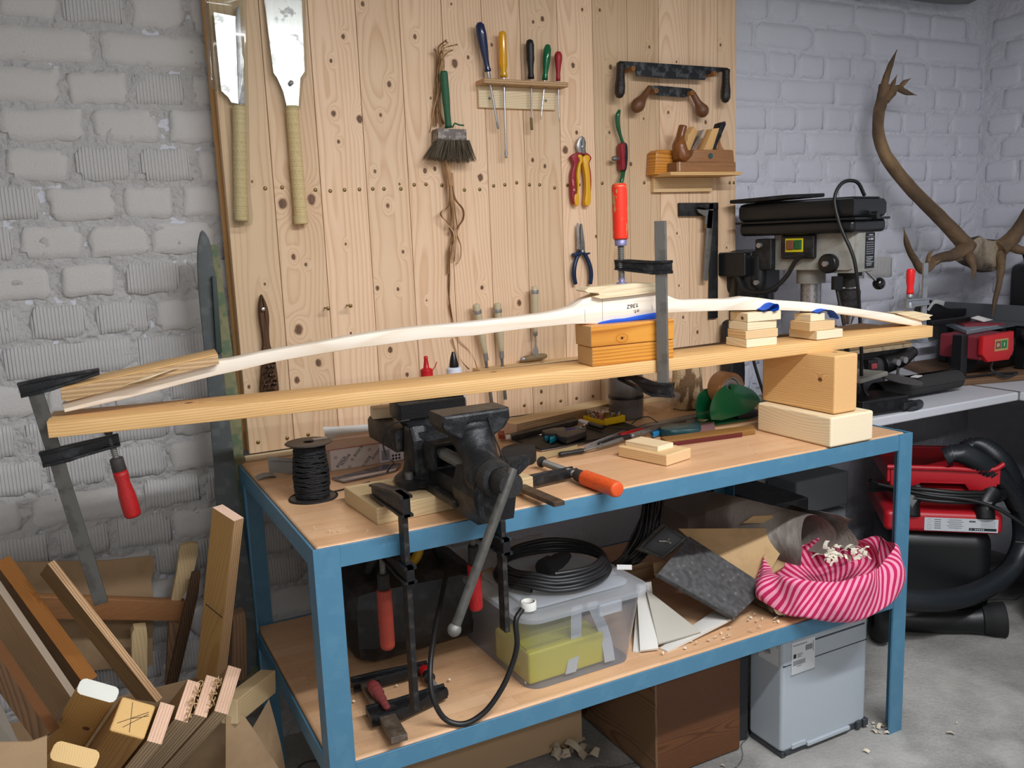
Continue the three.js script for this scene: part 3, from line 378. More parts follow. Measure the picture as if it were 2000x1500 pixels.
{ // screwdrivers: handle foot point, handle top, shaft tip, handle profile
  const amber = Ph(0xffcc28, .12, { transmission: .45, thickness: .03, attenuationColor: new THREE.Color(0xffc810), attenuationDistance: .03, ior: 1.5 }), greenT = Ph(0x1c8a58, .12, { transmission: .5, thickness: .03, attenuationColor: new THREE.Color(0x0a7040), attenuationDistance: .02, ior: 1.5 });
  const list = [
    ['screwdriver with a long dark blue lacquered handle in the wall rack', [.7589, 1.8494, -.74], [.7363, 1.9766, -.735], [.7834, 1.6969, -.74], Ph(0x10244f, .2, { clearcoat: .6 }), [[0, 0], [.0095, 0], [.0098, .04], [.0075, .1], [.0085, .25], [.0125, .5], [.0145, .75], [.0125, .93], [.007, .99], [0, 1]], .0034, 'flat', .004],
    ['screwdriver with a clear amber yellow plastic handle in the wall rack', [.8074, 1.8367, -.74], [.8071, 1.9595, -.738], [.8048, 1.6176, -.74], amber, [[0, 0], [.0095, 0], [.01, .06], [.0085, .14], [.0112, .26], [.011, .9], [.009, .97], [0, 1]], .0031, 'flat', .0045],
    ['screwdriver with a black ridged handle in the wall rack', [.8934, 1.8364, -.74], [.8936, 1.9439, -.74], [.8911, 1.6962, -.74], BLACKP, [[0, 0], [.0095, 0], [.0095, .06], [.0078, .16], [.0092, .35], [.0118, .5], [.0113, .62], [.012, .85], [.009, .96], [0, 1]], .0026, 'nut', .0038],
    ['screwdriver with a green transparent handle in the wall rack', [.9383, 1.8355, -.74], [.9508, 1.9332, -.738], [.9215, 1.7252, -.74], greenT, [[0, 0], [.0085, 0], [.0085, .06], [.007, .18], [.0095, .36], [.0112, .6], [.011, .85], [.007, .97], [0, 1]], .0026, 'point', .002],
    ['bradawl with a red bulb handle in the wall rack', [.9822, 1.8346, -.74], [.9846, 1.9158, -.738], [.9824, 1.7195, -.74], M(0xa52028, .45), [[0, 0], [.0065, 0], [.0068, .1], [.006, .25], [.0085, .5], [.0115, .75], [.011, .88], [.0065, .98], [0, 1]], .0022, 'point', .0005],
  ];
  list.forEach(([label, F, H, P, mat, prof, r, end, w], i) => {
    const o = thing(i === 4 ? 'bradawl' : 'screwdriver', label, i === 4 ? 'awl' : 'screwdriver', F, 0, 'screwdrivers in the wall rack');
    obj('handle', rod(o, F, H, prof, 28), mat, o);
    obj('shaft', rod(o, F, P, i === 0 ? [[.006, 0], [.0055, .12], [.0034, .16], [.0034, .86], [.0028, .9], [0, 1]] : [[r, -.12], [r, .9], [end === 'point' ? r * .5 : r, .97], [end === 'point' ? 0 : r, 1], [0, 1]], 14), i === 2 ? STEEL : CHROME, o);
    if (end === 'flat') obj('tip', T(ext([[-w * .75, 0], [w * .75, 0], [w, .012], [w, .016], [.002, .03], [-.002, .03], [-w, .016], [-w, .012]], .0014, .0003).translate(0, 0, -.0007).applyQuaternion(along(V(F[0] - P[0], F[1] - P[1], 0))), P[0] - F[0], P[1] - F[1], P[2] - F[2]), STEELD, o);
    if (end === 'nut') obj('tip', rod(o, P, [P[0] - .0016, P[1] + .035, P[2]], [[0, 0], [.0043, 0], [.0043, .85], [.0026, 1]], 8), worn([150, 132, 88], [96, 84, 60], 51, .05, .5, { metalness: .7, roughness: .4 }), o);
  });
}
{ // drawknives
  const D = worn([44, 46, 48], [98, 100, 102], 55, .09, .8, { roughness: .45, metalness: .55, bump: .0002 });
  let o = thing('drawknife', 'large drawknife with black lacquered handles hanging on two pegs', 'drawknife', [1.3897, 1.8633, -.735]);
  obj('blade', T(ext(rel(o, [[1.1916, 1.8995], [1.2818, 1.9003], [1.6036, 1.9002], [1.606, 1.891], [1.5601, 1.8834], [1.5199, 1.8768], [1.5119, 1.8589], [1.4493, 1.8584], [1.3613, 1.8573], [1.2523, 1.8603], [1.25, 1.8802], [1.2138, 1.879], [1.2101, 1.8894], [1.1896, 1.8896]]), .005, .0012), 0, 0, -.003), D, o);
  const bl = worn([22, 20, 19], [92, 62, 38], 57, .05, .45, { roughness: .22, bump: .0002 });
  for (const [a, b] of [[[1.1946, 1.8926, -.732], [1.1804, 1.79, -.722]], [[1.5952, 1.8932, -.732], [1.5839, 1.7897, -.722]]]) obj('handle', rod(o, a, b, [[0, 0], [.0125, .0], [.0132, .05], [.0122, .1], [.0132, .4], [.0162, .66], [.0155, .85], [.0095, .96], [0, 1]]), bl, o);
  o = thing('drawknife', 'small drawknife with brown pear shaped wooden handles splayed outwards', 'drawknife', [1.3932, 1.8219, -.74]);
  obj('blade', T(ext(rel(o, [[1.3056, 1.8344], [1.3378, 1.8361], [1.4587, 1.8328], [1.4761, 1.8256], [1.4684, 1.8134], [1.4361, 1.8043], [1.3185, 1.8076], [1.3015, 1.8273]]), .005, .0012), 0, 0, -.003), D, o);
  const br = worn([104, 66, 40], [134, 88, 54], 59, .06, .5, { roughness: .4, bump: .0001 });
  for (const [a, b] of [[[1.304, 1.8292, -.738], [1.2363, 1.7566, -.728]], [[1.4669, 1.8184, -.738], [1.5081, 1.7479, -.728]]]) obj('handle', rod(o, a, b, [[0, 0], [.0085, 0], [.0092, .1], [.0108, .4], [.0145, .52], [.0205, .68], [.021, .8], [.015, .93], [.006, 1], [0, 1]]), br, o);
}
{ // pliers
  const yel = M(0xe8ae18, .4), red = M(0x9c2030, .45), nav = worn([14, 40, 72], [26, 66, 100], 61, .05, .4, { roughness: .35, bump: .0001 });
  let o = thing('side_cutters', 'side cutter pliers with red and yellow insulated handles hanging on the board', 'pliers', [1.0649, 1.6337, -.755]);
  const E = (n, pts, d, z, m, b = .0015) => obj(n, T(ext(rel(o, spl(pts, 3)), d, b), 0, 0, z), m, o);
  obj('jaw', T(ext(rel(o, [[1.0657, 1.6838], [1.0739, 1.6776], [1.0778, 1.6667], [1.076, 1.6446], [1.078, 1.6345], [1.0642, 1.6319], [1.0643, 1.6602]]), .013, .002), 0, 0, -.007), STEELD, o); obj('jaw', T(ext(rel(o, [[1.065, 1.6837], [1.0635, 1.6602], [1.0634, 1.6319], [1.0521, 1.6356], [1.0464, 1.6569], [1.0545, 1.6764]]), .011, .002), 0, 0, -.006), STEEL, o);
  E('handle', [[1.0514, 1.6369], [1.0642, 1.6332], [1.0474, 1.628], [1.0526, 1.6129], [1.0447, 1.6028], [1.0381, 1.5751], [1.0386, 1.518], [1.0315, 1.4856], [1.0257, 1.4927], [1.0237, 1.572], [1.033, 1.605], [1.0239, 1.6238]], .017, -.008, red, .004); E('handle', [[1.065, 1.6332], [1.0811, 1.6358], [1.0968, 1.6211], [1.089, 1.6061], [1.0929, 1.5813], [1.0938, 1.543], [1.0888, 1.5158], [1.0791, 1.5156], [1.0716, 1.5495], [1.0732, 1.6035], [1.0822, 1.6226]], .015, -.008, red, .004);
  E('grip', [[1.0455, 1.628], [1.0588, 1.63], [1.0627, 1.6225], [1.0603, 1.606], [1.0541, 1.5997], [1.0495, 1.575], [1.0471, 1.5211], [1.0461, 1.4892], [1.0409, 1.4809], [1.0315, 1.4856], [1.0317, 1.5162], [1.0401, 1.518], [1.0407, 1.5719], [1.0473, 1.6019], [1.0526, 1.6129]], .018, -.007, yel, .004); E('grip', [[1.0639, 1.6231], [1.0809, 1.6295], [1.0894, 1.6204], [1.0833, 1.6061], [1.0864, 1.5813], [1.088, 1.543], [1.0865, 1.4885], [1.0781, 1.4796], [1.0659, 1.4856], [1.0699, 1.5176], [1.0702, 1.5654], [1.064, 1.6003]], .018, -.007, yel, .004);
  obj('pivot', T(lathe([[0, .002], [.004, .0015], [.005, 0]], 16), ...rel(o, [[1.0655, 1.6528]])[0], .006, PI / 2), STEEL, o);
  obj('maker_print', T(new THREE.PlaneGeometry(.044, .011), ...rel(o, [[1.0282, 1.5418]])[0], .0095, 0, 0, -1.45), M(0xffffff, .5, { map: canvasTex(128, 32, (c) => { c.fillStyle = '#9c2030'; c.fillRect(0, 0, 128, 32); c.fillStyle = '#d8a890'; c.font = 'bold 24px sans-serif'; c.fillText('wiha', 12, 24); c.beginPath(); c.arc(104, 16, 9, 0, 7); c.fill(); }) }), o);
  o = thing('needle_nose_pliers', 'needle nose pliers with dark blue handles hanging jaws upward', 'pliers', [1.0545, 1.3482, -.755]);
  obj('jaw', T(ext(rel(o, [[1.0451, 1.4314], [1.0486, 1.4216], [1.0496, 1.3529], [1.0404, 1.3532], [1.0414, 1.4218]]), .009, .0015), 0, 0, -.005), STEEL, o); obj('jaw', T(ext(rel(o, [[1.055, 1.4292], [1.0588, 1.4262], [1.0656, 1.3692], [1.0657, 1.3457], [1.0488, 1.3503], [1.052, 1.4054]]), .01, .0015), 0, 0, -.005), STEELD, o);
  const W = (p, r) => T(taper(p, r, 14), -o.position.x, -o.position.y, -o.position.z);
  obj('handle', W([[1.0515, 1.3469, -.754], [1.0382, 1.3279, -.754], [1.0277, 1.3024, -.752], [1.0254, 1.2764, -.752], [1.0312, 1.2498, -.754]], [.0055, .0065, .0068, .0062]), nav, o); obj('handle', W([[1.0592, 1.3466, -.754], [1.073, 1.3264, -.754], [1.0827, 1.2996, -.752], [1.0859, 1.2731, -.752], [1.0833, 1.2467, -.754]], [.0055, .0068, .007, .0062]), nav, o);
  obj('guard', T(ext(rel(o, [[1.0231, 1.3416], [1.0503, 1.3486], [1.0558, 1.3402], [1.0459, 1.3325], [1.0267, 1.3317]]), .016, .003), 0, 0, -.008), nav, o); obj('guard', T(ext(rel(o, [[1.0588, 1.3483], [1.0655, 1.3414], [1.0831, 1.3423], [1.0842, 1.339], [1.0672, 1.3325], [1.0596, 1.3368]]), .016, .003), 0, 0, -.008), nav, o);
  obj('pivot', T(lathe([[0, .002], [.004, .0015], [.005, 0]], 16), ...rel(o, [[1.0572, 1.3467]])[0], .006, PI / 2), STEEL, o);
}
{ // spokeshave hung by its end
  const o = thing('spokeshave', 'curved green handled spokeshave with red cap iron hanging upright', 'spokeshave', [1.2046, 1.6568, -.75]), G = Ph(0x0c5a34, .22, { clearcoat: .5 });
  const W = (p, r, e) => T(taper(p, r, 14, 0, e), -o.position.x, -o.position.y, -o.position.z);
  obj('handle', W([[1.1928, 1.7603, -.74], [1.1869, 1.7446, -.742], [1.1893, 1.7154, -.745], [1.2005, 1.6841, -.748], [1.2123, 1.6584, -.75]], [.0045, .0078, .0072, .005, .0055]), G, o); obj('handle', W([[1.2142, 1.6039, -.75], [1.2104, 1.5855, -.748], [1.1982, 1.5588, -.742], [1.1897, 1.5303, -.74]], [.006, .0055, .007, .005]), G, o);
  obj('body', T(ext(rel(o, spl([[1.206, 1.6664], [1.2174, 1.6637], [1.2215, 1.6444], [1.2192, 1.604], [1.2127, 1.5816], [1.2056, 1.5796], [1.2038, 1.612], [1.206, 1.6443]], 3)), .022, .003), 0, 0, -.012), BLACKP, o);
  obj('cap_iron', T(ext(rel(o, spl([[1.1965, 1.6622], [1.2044, 1.6635], [1.2046, 1.6241], [1.2043, 1.5877], [1.1968, 1.5845], [1.1946, 1.6241]], 3)), .026, .0015), 0, 0, -.01), M(0x9a1c2c, .35), o);
  obj('thumb_screw', rod(o, [1.1901, 1.6185, -.742], [1.1598, 1.6179, -.738], [[.003, 0], [.003, .3], [.0065, .35], [.0085, .6], [.0065, .85], [0, 1]]), STEELD, o);
}
{ // shelf with two wooden planes
  let o = thing('plane_shelf', 'small pine wall shelf carrying two old wooden planes', 'shelf', [1.3236, 1.563, -.77]);
  obj('shelf_board', bx(0, .279, 0, .0105, .0005, .104, .001, 'x'), WOOD.pineWarm[0], o); obj('back_plate', bx(.001, .235, -.045, -.0005, .0005, .016, .001, 'x'), WOOD.pine[0], o);
  o = thing('wooden_plane', 'worn brown horned wooden plane with a round maker badge in front on the wall shelf', 'hand plane', [1.335, 1.574, -.672]);
  obj('sole', T(wb(.232, .029, .046, 'x', .002), .133, .0145, -.023), WOOD.brown, o);
  obj('body', T(ext([[.0, 0], [.19, 0], [.186, .033], [.182, .038], [.03, .038], [.024, .02]], .042, .002, 'x'), .055, .029, -.044), WOOD.brown[0], o);
  obj('horn', taper([[.062, .026, -.024], [.054, .048, -.024], [.046, .076, -.024], [.05, .108, -.024], [.06, .138, -.024]], [.018, .029, .025, .0145, .0145], 16, 0, .85), M(0xd8c0a0, .28, { map: texBrown }), o);
  obj('wedge', T(ext([[0, 0], [.034, 0], [.062, .068], [.034, .065]], .03, .002, 'y'), .13, .066, -.04), WOOD.pineWarm[0], o);
  obj('blade', T(ext([[0, 0], [.008, 0], [.052, .078], [.05, .088], [.034, .083]], .034, .001), .163, .066, -.041), IRON, o);
  obj('rear_stop', T(ext(spl([[0, 0], [.03, 0], [.02, .012], [.014, .03], [.02, .046], [0, .02]], 3), .03, .002), .182, .066, -.04), WOOD.brown[0], o);
  const badge = canvasTex(64, 64, (c) => { c.fillStyle = '#3c5a60'; c.fillRect(0, 0, 64, 64); c.strokeStyle = '#16282c'; c.lineWidth = 3; c.beginPath(); c.arc(32, 32, 22, 0, 7); c.stroke(); c.font = 'bold 26px serif'; c.fillStyle = '#16282c'; c.fillText('u', 25, 40); });
  obj('badge', T(new THREE.CircleGeometry(.0085, 24), .148, .048, .0005), M(0xffffff, .45, { map: badge }), o);
  obj('glue_run', bx(.026, .0295, .001, .03, -.001, .001, .001), M(0xd8c8b0, .3), o);
  o = thing('wooden_plane', 'yellow toned wooden plane standing behind the horned plane on the wall shelf', 'hand plane', [1.312, 1.574, -.742]);
  obj('body', T(ext([[-.006, -.004], [.27, 0], [.27, .066], [.012, .07], [0, .062]], .046, .003, 'x'), 0, 0, -.026), [WOOD.honey[0]][0], o);
  obj('wedge', T(ext([[0, 0], [.03, .0], [.062, .062], [.048, .078], [.03, .056], [.024, .052], [.022, .038]], .03, .002, 'y'), .108, .066, -.02), WOOD.pineWarm[0], o);
  obj('blade', T(ext([[0, 0], [.006, 0], [.053, .068], [.046, .066]], .034, .001), .14, .066, -.02), STEEL, o);
}
{ // try square and caliper
  let o = thing('try_square', 'black steel try square hanging on the board under the plane shelf', 'square', [1.552, 1.4756, -.755]);
  obj('stock', T(ext(rel(o, [[1.4279, 1.4841], [1.585, 1.4822], [1.5851, 1.4609], [1.5299, 1.4408], [1.4283, 1.4427]]), .012, .0015), 0, 0, -.012), BLACKM, o);
  obj('tongue', T(ext(rel(o, [[1.5562, 1.4815], [1.5876, 1.4818], [1.5859, 1.1046], [1.5483, 1.104]]), .005, .001), 0, 0, -.009), BLACKM, o);
  o = thing('vernier_caliper', 'steel vernier caliper hanging in front of the black try square', 'caliper', [1.5314, 1.4265, -.738]);
  obj('beam', T(ext(rel(o, [[1.534, 1.4808], [1.5504, 1.4805], [1.546, 1.4002], [1.5263, 1.2324], [1.5079, 1.2349], [1.5248, 1.4375]]), .004, .0006), 0, 0, -.004), STEELD, o);
  obj('fixed_jaw', T(ext(rel(o, [[1.5504, 1.4805], [1.5504, 1.4608], [1.5303, 1.4593], [1.514, 1.4644], [1.4871, 1.4705], [1.4979, 1.475], [1.534, 1.4808]]), .005, .0008), 0, 0, -.005), IRON2, o);
  obj('sliding_jaw', T(ext(rel(o, [[1.4836, 1.4621], [1.5124, 1.4596], [1.5287, 1.4598], [1.5494, 1.4571], [1.5432, 1.3997], [1.5166, 1.401], [1.5177, 1.439], [1.4907, 1.4522]]), .006, .0008), 0, 0, -.006), STEELD, o);
  obj('scale_plate', T(ext(rel(o, [[1.5365, 1.4572], [1.5445, 1.4564], [1.5393, 1.3996], [1.532, 1.4004]]), .002, .0004), 0, 0, -.002), WHITE, o);
  obj('lock_screw', rod(o, [1.5188, 1.4094, -.736], [1.5122, 1.4082, -.736], [[0, 0], [.003, 0], [.004, .5], [.004, 1], [0, 1]], 12), M(0x9a7c44, .35, { metalness: .8 }), o);
  obj('depth_rod', rod(o, [1.5214, 1.2355, -.741], [1.5203, 1.2292, -.741], [[.001, 0], [.001, 1], [0, 1]], 8), STEELD, o);
}
{ // wire scrubbing brush
  const A = [.1003, 1.1675, -.75], o = thing('wire_brush', 'wire brush with brown wooden handle screwed to the board at the left', 'brush', A);
  obj('handle', T(ext(rel(o, spl([[.0987, 1.2784], [.1059, 1.2628], [.1115, 1.2404], [.1124, 1.2173], [.1092, 1.1829], [.1095, 1.148], [.1161, 1.124], [.1192, 1.1042], [.115, 1.0062], [.0779, 1.0106], [.0857, 1.1075], [.0868, 1.1269], [.0915, 1.1535], [.0911, 1.1844], [.0891, 1.2095], [.0885, 1.242], [.0929, 1.2646]], 3)), .02, .004), 0, 0, -.018), WOOD.old[0], o);
  obj('screw', T(lathe([[0, .002], [.0045, .0015], [.005, 0]], 16), ...rel(o, [[.0973, 1.2414]])[0], .009, PI / 2), CHROME, o);
  const tuft = merge(Array.from({ length: 9 }, () => { const a = rnd(2 * PI), r = rnd(.0022); return T(new THREE.CylinderGeometry(.0005, .0006, .022, 4), Math.cos(a) * r, .011, Math.sin(a) * r, 0, 0, 0); })), p = [[.0893, 1.1025], [.1148, 1.0999], [.0777, 1.0102], [.1099, 1.0063]], WIRE = M(0x3c3a38, .35, { metalness: .8 });
  for (let j = 0; j < 9; j++) for (let i = 0; i < 4; i++) { const u = (i + (j % 2) * .4) / 3.6, v = j / 8, x = mix(mix(p[0][0], p[1][0], u), mix(p[2][0], p[3][0], u), v), y = mix(p[0][1], p[2][1], v); obj('bristle_tuft', tuft, WIRE, o, [x - A[0], y - A[1], .004], [PI / 2 - .15 + rnd(-.2, .2), 0, rnd(-.25, .25)]); }
}
{ // chisel shelf and chisels
  let o = thing('chisel_shelf', 'narrow wooden ledge on the board holding chisels above the long beam', 'shelf', [.685, 1.018, -.77]);
  const hs = [.7189, 1.0365, -.745, .7687, 1.036, -.745, .8865, 1.0303, -.745], sh = shape([[0, 0], [.445, 0], [.445, .047], [0, .047]]); for (const x of [hs[0], hs[3]]) { const q = new THREE.Path(); q.absarc(x - .685, .026, .007, 0, 2 * PI); sh.holes.push(q); }
  obj('ledge', uvBox(T(new THREE.ExtrudeGeometry(sh, { depth: .009, bevelEnabled: false, curveSegments: 16 }), 0, 0, 0, PI / 2).translate(0, .009, 0), 'x', true), WOOD.pine, o);
  obj('bracket', bx(0, .44, -.02, -.0005, .0005, .012, .001, 'x'), WOOD.dark[0], o);
  const HW = M(0xc9bd9c, .5), spots = [['carving gouge with pale wooden handle and steel hoop, left in the ledge', [.712, 1.0763, -.742], [.688, 1.214, -.735], [.7284, .9236, -.745], 0], ['carving gouge with pale wooden handle and steel hoop, middle of the ledge', [.7649, 1.0773, -.742], [.7567, 1.212, -.738], [.7739, .9272, -.745], 0]];
  for (const [label, F, H, P] of spots) {
    o = thing('carving_gouge', label, 'chisel', F, 0, 'carving tools on the chisel ledge');
    obj('handle', rod(o, F, H, [[0, -.06], [.0075, -.06], [.0088, .1], [.0112, .3], [.0105, .55], [.011, .8], [.011, .85], [.0098, .86], [.0105, .97], [.008, 1], [0, 1]]), HW, o);
    obj('hoop', rod(o, F, H, [[.0112, .8], [.0121, .8], [.0121, .87], [.0112, .87]]), STEEL, o); obj('ferrule', rod(o, F, H, [[.0062, -.2], [.0072, -.2], [.0078, 0], [.0066, 0]]), STEEL, o);
    obj('blade', rod(o, F, P, [[.0055, .1], [.0042, .3], [.0038, .45], [.0052, .8], [.0055, 1], [0, 1]], 8), STEELD, o);
  }
  const F = [.8796, 1.1186, -.742], H = [.8792, 1.2517, -.735], P = [.8792, 1.0269, -.74];
  o = thing('wood_chisel', 'flat steel wood chisel with pale hooped handle standing upright on the ledge', 'chisel', F);
  obj('handle', rod(o, F, H, [[0, -.02], [.0075, -.02], [.0085, .1], [.0112, .4], [.0108, .65], [.0112, .85], [.0098, .9], [.0085, 1], [0, 1]]), HW, o); obj('hoop', rod(o, F, H, [[.0112, .85], [.012, .85], [.012, .93], [.0108, .93]]), STEEL, o);
  obj('ferrule', rod(o, F, [F[0], F[1] - .012, F[2]], [[.0078, 0], [.0072, 1], [0, 1]]), STEEL, o);
  obj('blade', T(ext([[-.0028, 0], [.0028, 0], [.0025, -.03], [.0085, -.04], [.0085, -.071], [-.0085, -.071], [-.0085, -.04], [-.0025, -.03]], .003, .0005), 0, -.012, -.001), STEEL, o);
  o = thing('wooden_grip', 'short loose brown wooden file grip lying on the chisel ledge', 'grip', [.8711, 1.0407, -.748]);
  const a = [.8331, 1.0399, -.748], b = [.9184, 1.0423, -.748]; obj('grip', rod(o, a, b, [[0, .12], [.0085, .12], [.0095, .3], [.0092, .6], [.0095, .85], [.006, 1], [0, 1]]), M(0x8a7450, .55), o); obj('ferrule', rod(o, a, b, [[0, 0], [.006, 0], [.0068, .15], [.006, .15]]), STEEL, o);
}
// ---------- workbench ----------
const texBeech = (() => {
  const rows = 16, cols = 3, t = []; seed(77); for (let i = 0; i < rows * cols; i++) t.push([rnd(-1, 1), rnd(), rnd(100)]);
  return tex(1024, 1024, (y, x) => {
    const r = Math.floor(y / 1024 * rows), o = t[r * cols][1], u = md(x / 1024 + o, 1), c = Math.min(cols - 1, Math.floor(u * cols)), k = t[r * cols + c], gy = y / 1024 * rows - r, gx = u * cols - c;
    const f = vn(x / 1024 * 40 + k[2], y / 1024 * 420, 91, 4096, 420) - .5, g = fbm(x / 1024 * 4 + k[2], y / 1024 * 44, 95, 3, 4096, 44) - .5, fl = vn(x / 1024 * 90, y / 1024 * 512, 98, 90, 512) > .86 ? -12 : 0;
    let q = mix3([222, 182, 142], [200, 154, 112], clamp(.42 + k[0] * .3 + g * .55 + f * .3)); if (gy < .02 || gx < .003) q = q.map((v) => v * .93); return q.map((v) => v + fl);
  }, { size: [.66, 1.15] });
})();
const BEECH = M(0xffffff, .42, { map: texBeech });
const L = 1.5954, BH = .85, BD = .735, FW = .05, FT = .005;
function angle(len, w, t) { return T(uvBox(T(new THREE.ExtrudeGeometry(shape([[0, 0], [w, 0], [w, t], [t, t], [t, w], [0, w]]), { depth: len, bevelEnabled: true, bevelSize: .0008, bevelThickness: .0008, bevelOffset: -.0008, bevelSegments: 2 }), 0, 0, 0)), 0, 0, 0); }
{
  const o = thing('workbench', 'long workbench with blue painted angle steel frame, beech top and lower shelf', 'workbench', [0, 0, 0]);
  const leg = T(angle(BH, FW, FT), 0, 0, 0, -PI / 2);      // flanges along +x and -z, upright
  const put = (x, z, ry) => obj('leg', leg, BLUE, o, [x, 0, z], ry);
  put(0, 0, 0); put(L, 0, PI / 2); put(L, -BD, PI); put(0, -BD, -PI / 2);
  const hb = .042, tb = (len) => bx(0, len, -hb, 0, -FT, 0, .0012, 'x');
  for (const [y, n] of [[BH, 'top_rail'], [.4131, 'shelf_rail']]) {
    obj(n, tb(L - 2 * FW), BLUE, o, [FW, y, -.0006]); obj(n, tb(L - 2 * FW), BLUE, o, [FW, y, -BD + FT + .0006]);
    obj(n, tb(BD - 2 * FW), BLUE, o, [.0006, y, -BD + FW], -PI / 2); obj(n, tb(BD - 2 * FW), BLUE, o, [L - FT - .0006, y, -BD + FW], -PI / 2);
    for (const z of [-.006, -BD + .006]) obj('support_flange', bx(FW, L - FW, -FT, 0, z - (z > -.1 ? .03 : 0), z + (z > -.1 ? 0 : .03), .001, 'x'), BLUE, o, [0, y - .032, 0]);
  }
  obj('worktop', bx(.0075, L - .02, BH - .03, BH + .0025, -BD - .03, -.0075, .006, 'x'), BEECH, o); obj('back_ledge', bx(.02, L - .03, BH + .0025, BH + .016, -BD - .03, -BD - .012, .002, 'x'), WOOD.pale[0], o);
  obj('shelf_board', bx(.0075, L - .0075, .4131 - .027, .4131 + .0025, -BD + .008, -.0075, .009, 'x'), BEECH, o);
}
// screw clamps: bar along y, arms towards +x, spindle parallel to the bar
function fClamp(o, c) {
  const { w = .022, t = .008, bar, fixed, slide, reach, foot, thr, ferr, hand, hr = .0165, am = .018, dir = 1, mBar = STEELD, mArm = IRON, mScrew = STEELD, mFerr = IRON2, mHand, hp } = c;
  obj('bar', T(box(w, bar[1] - bar[0], t, .0012), 0, (bar[0] + bar[1]) / 2, 0), mBar, o);
  const s = dir;                                            // +1: spindle pushes down from the sliding arm, -1: up
  const arm = (y, tip, h0, h1, up, n) => { const p = [[-w * .95, y - h0 / 2], [w * .8, y - h0 / 2 - (up ? 0 : .002)], [reach * .8, tip - h1 / 2], [reach + .014, tip - h1 / 2], [reach + .016, tip + h1 / 2], [reach * .8, tip + h1 / 2], [w * .8, y + h0 / 2], [-w * .95, y + h0 / 2]]; obj(n, merge(T(ext(p, am * .62, .002), 0, 0, -am * .31), T(ext([[-w * .95, y - h0 / 2], [-w * .95, y - h0 / 2 + .006], [w, y - h0 / 2 + .006], [reach + .014, tip - h1 / 2 + .005], [reach + .014, tip - h1 / 2], [w, y - h0 / 2]], am, .0015), 0, 0, -am / 2), T(ext([[-w * .95, y + h0 / 2 - .006], [-w * .95, y + h0 / 2], [w, y + h0 / 2], [reach + .014, tip + h1 / 2], [reach + .014, tip + h1 / 2 - .005], [w, y + h0 / 2 - .006]], am, .0015), 0, 0, -am / 2)), mArm, o); };
  arm(fixed[0], fixed[1], c.fh ?? .034, c.fe ?? .016, true, 'fixed_jaw'); arm(slide[0], slide[1], c.sh ?? .03, .024, false, 'sliding_arm');
  const th = []; const [a, b] = [Math.min(...thr), Math.max(...thr)], n = Math.round((b - a) / .0042), sr = c.sr ?? .0062; for (let i = 0; i <= n; i++) { const y = mix(a, b, i / n); th.push([sr * .8, y], [sr, y + .0015], [sr, y + .0023], [sr * .8, y + .0035]); }
  obj('spindle', T(lathe(th, 16), reach, 0, 0), mScrew, o); obj('foot', T(lathe(s > 0 ? [[0, 0], [.013, 0], [.0135, .003], [.006, .006], [.0085, .012], [.006, .017], [0, .018]] : [[0, 0], [.013, 0], [.0135, -.003], [.006, -.006], [.0085, -.012], [.006, -.017], [0, -.018]].reverse(), 20), reach, foot, 0), mFerr, o);
  const seg = (n2, [y0, y1], p, m) => { const d = y1 - y0, q = p.map(([r, f]) => [r, y0 + d * f]); obj(n2, T(lathe(d > 0 ? q : q.reverse(), 24), reach, 0, 0), m, o); };
  seg('ferrule', ferr, [[0, 0], [hr * .72, 0], [hr * .78, .1], [hr * .82, 1], [0, 1]], mFerr); seg('handle', hand, hp ?? [[0, 0], [hr * .82, 0], [hr * .86, .1], [hr * .76, .26], [hr * .96, .5], [hr, .75], [hr * .97, .93], [hr * .8, .985], [hr * .5, 1], [0, 1]], mHand);
}
const PLAINH = (r) => [[0, 0], [r * .9, 0], [r, .03], [r, .93], [r * .93, .97], [r * .7, 1], [0, 1]];
const REDH = worn([176, 22, 24], [120, 14, 16], 63, .1, .35, { roughness: .38, bump: .0001 }), ORANGEH = worn([222, 86, 34], [176, 62, 24], 65, .1, .5, { roughness: .36, bump: .0001 });
const PEELH = M(0xffffff, .42, { map: tex(128, 256, (x, y) => { const v = y / 256, n = fbm(x / 128 * 6, v * 14, 67, 4, 6, 14) * .5 + fbm(x / 128 * 18, v * 40, 69, 3, 18, 40) * .5, e = Math.max(sm(.2, .02, v), sm(.72, .97, v)); return n + e * .3 > .57 ? [196, 146, 92] : [238, 52, 24]; }) });
// ---------- the long beam, the bow stave and what is stacked on it ----------
const texPlyL = plyTex([226, 204, 172], [198, 172, 140], 19, .004);
const BO = V(-.4034,1.066,-.271), BQ = new THREE.Quaternion().setFromEuler(new THREE.Euler(0, -0.0990, 0.0093, 'YZX')), BL = 2.1500, sag = (s) => .0105 * 4 * s * (BL - s) / (BL * BL);
function onBeam(o, s = 0, h = 0, d = 0, q) { o.position.copy(V(s, h, d).applyQuaternion(BQ).add(BO)); o.quaternion.copy(BQ); if (q) o.quaternion.multiply(q); return o; }
const eul = (x, y, z, or = 'XYZ') => new THREE.Quaternion().setFromEuler(new THREE.Euler(x, y, z, or));
function bent(l0, l1, h, d) { const n = 24, p = []; for (let i = 0; i <= n; i++) { const s = mix(l0, l1, i / n); p.push([s, -sag(s)]); } for (let i = n; i >= 0; i--) { const s = mix(l0, l1, i / n); p.push([s, h - sag(s)]); } return T(ext(p, d, .0018, 'x'), 0, 0, -d); }
onBeam(solo('pine_beam', 'long light pine plank resting on the vise and the block stack, under the bow stave', 'plank', uvBox(bent(0, BL, .03, .122), 'x', true), WOOD.pineWarm));
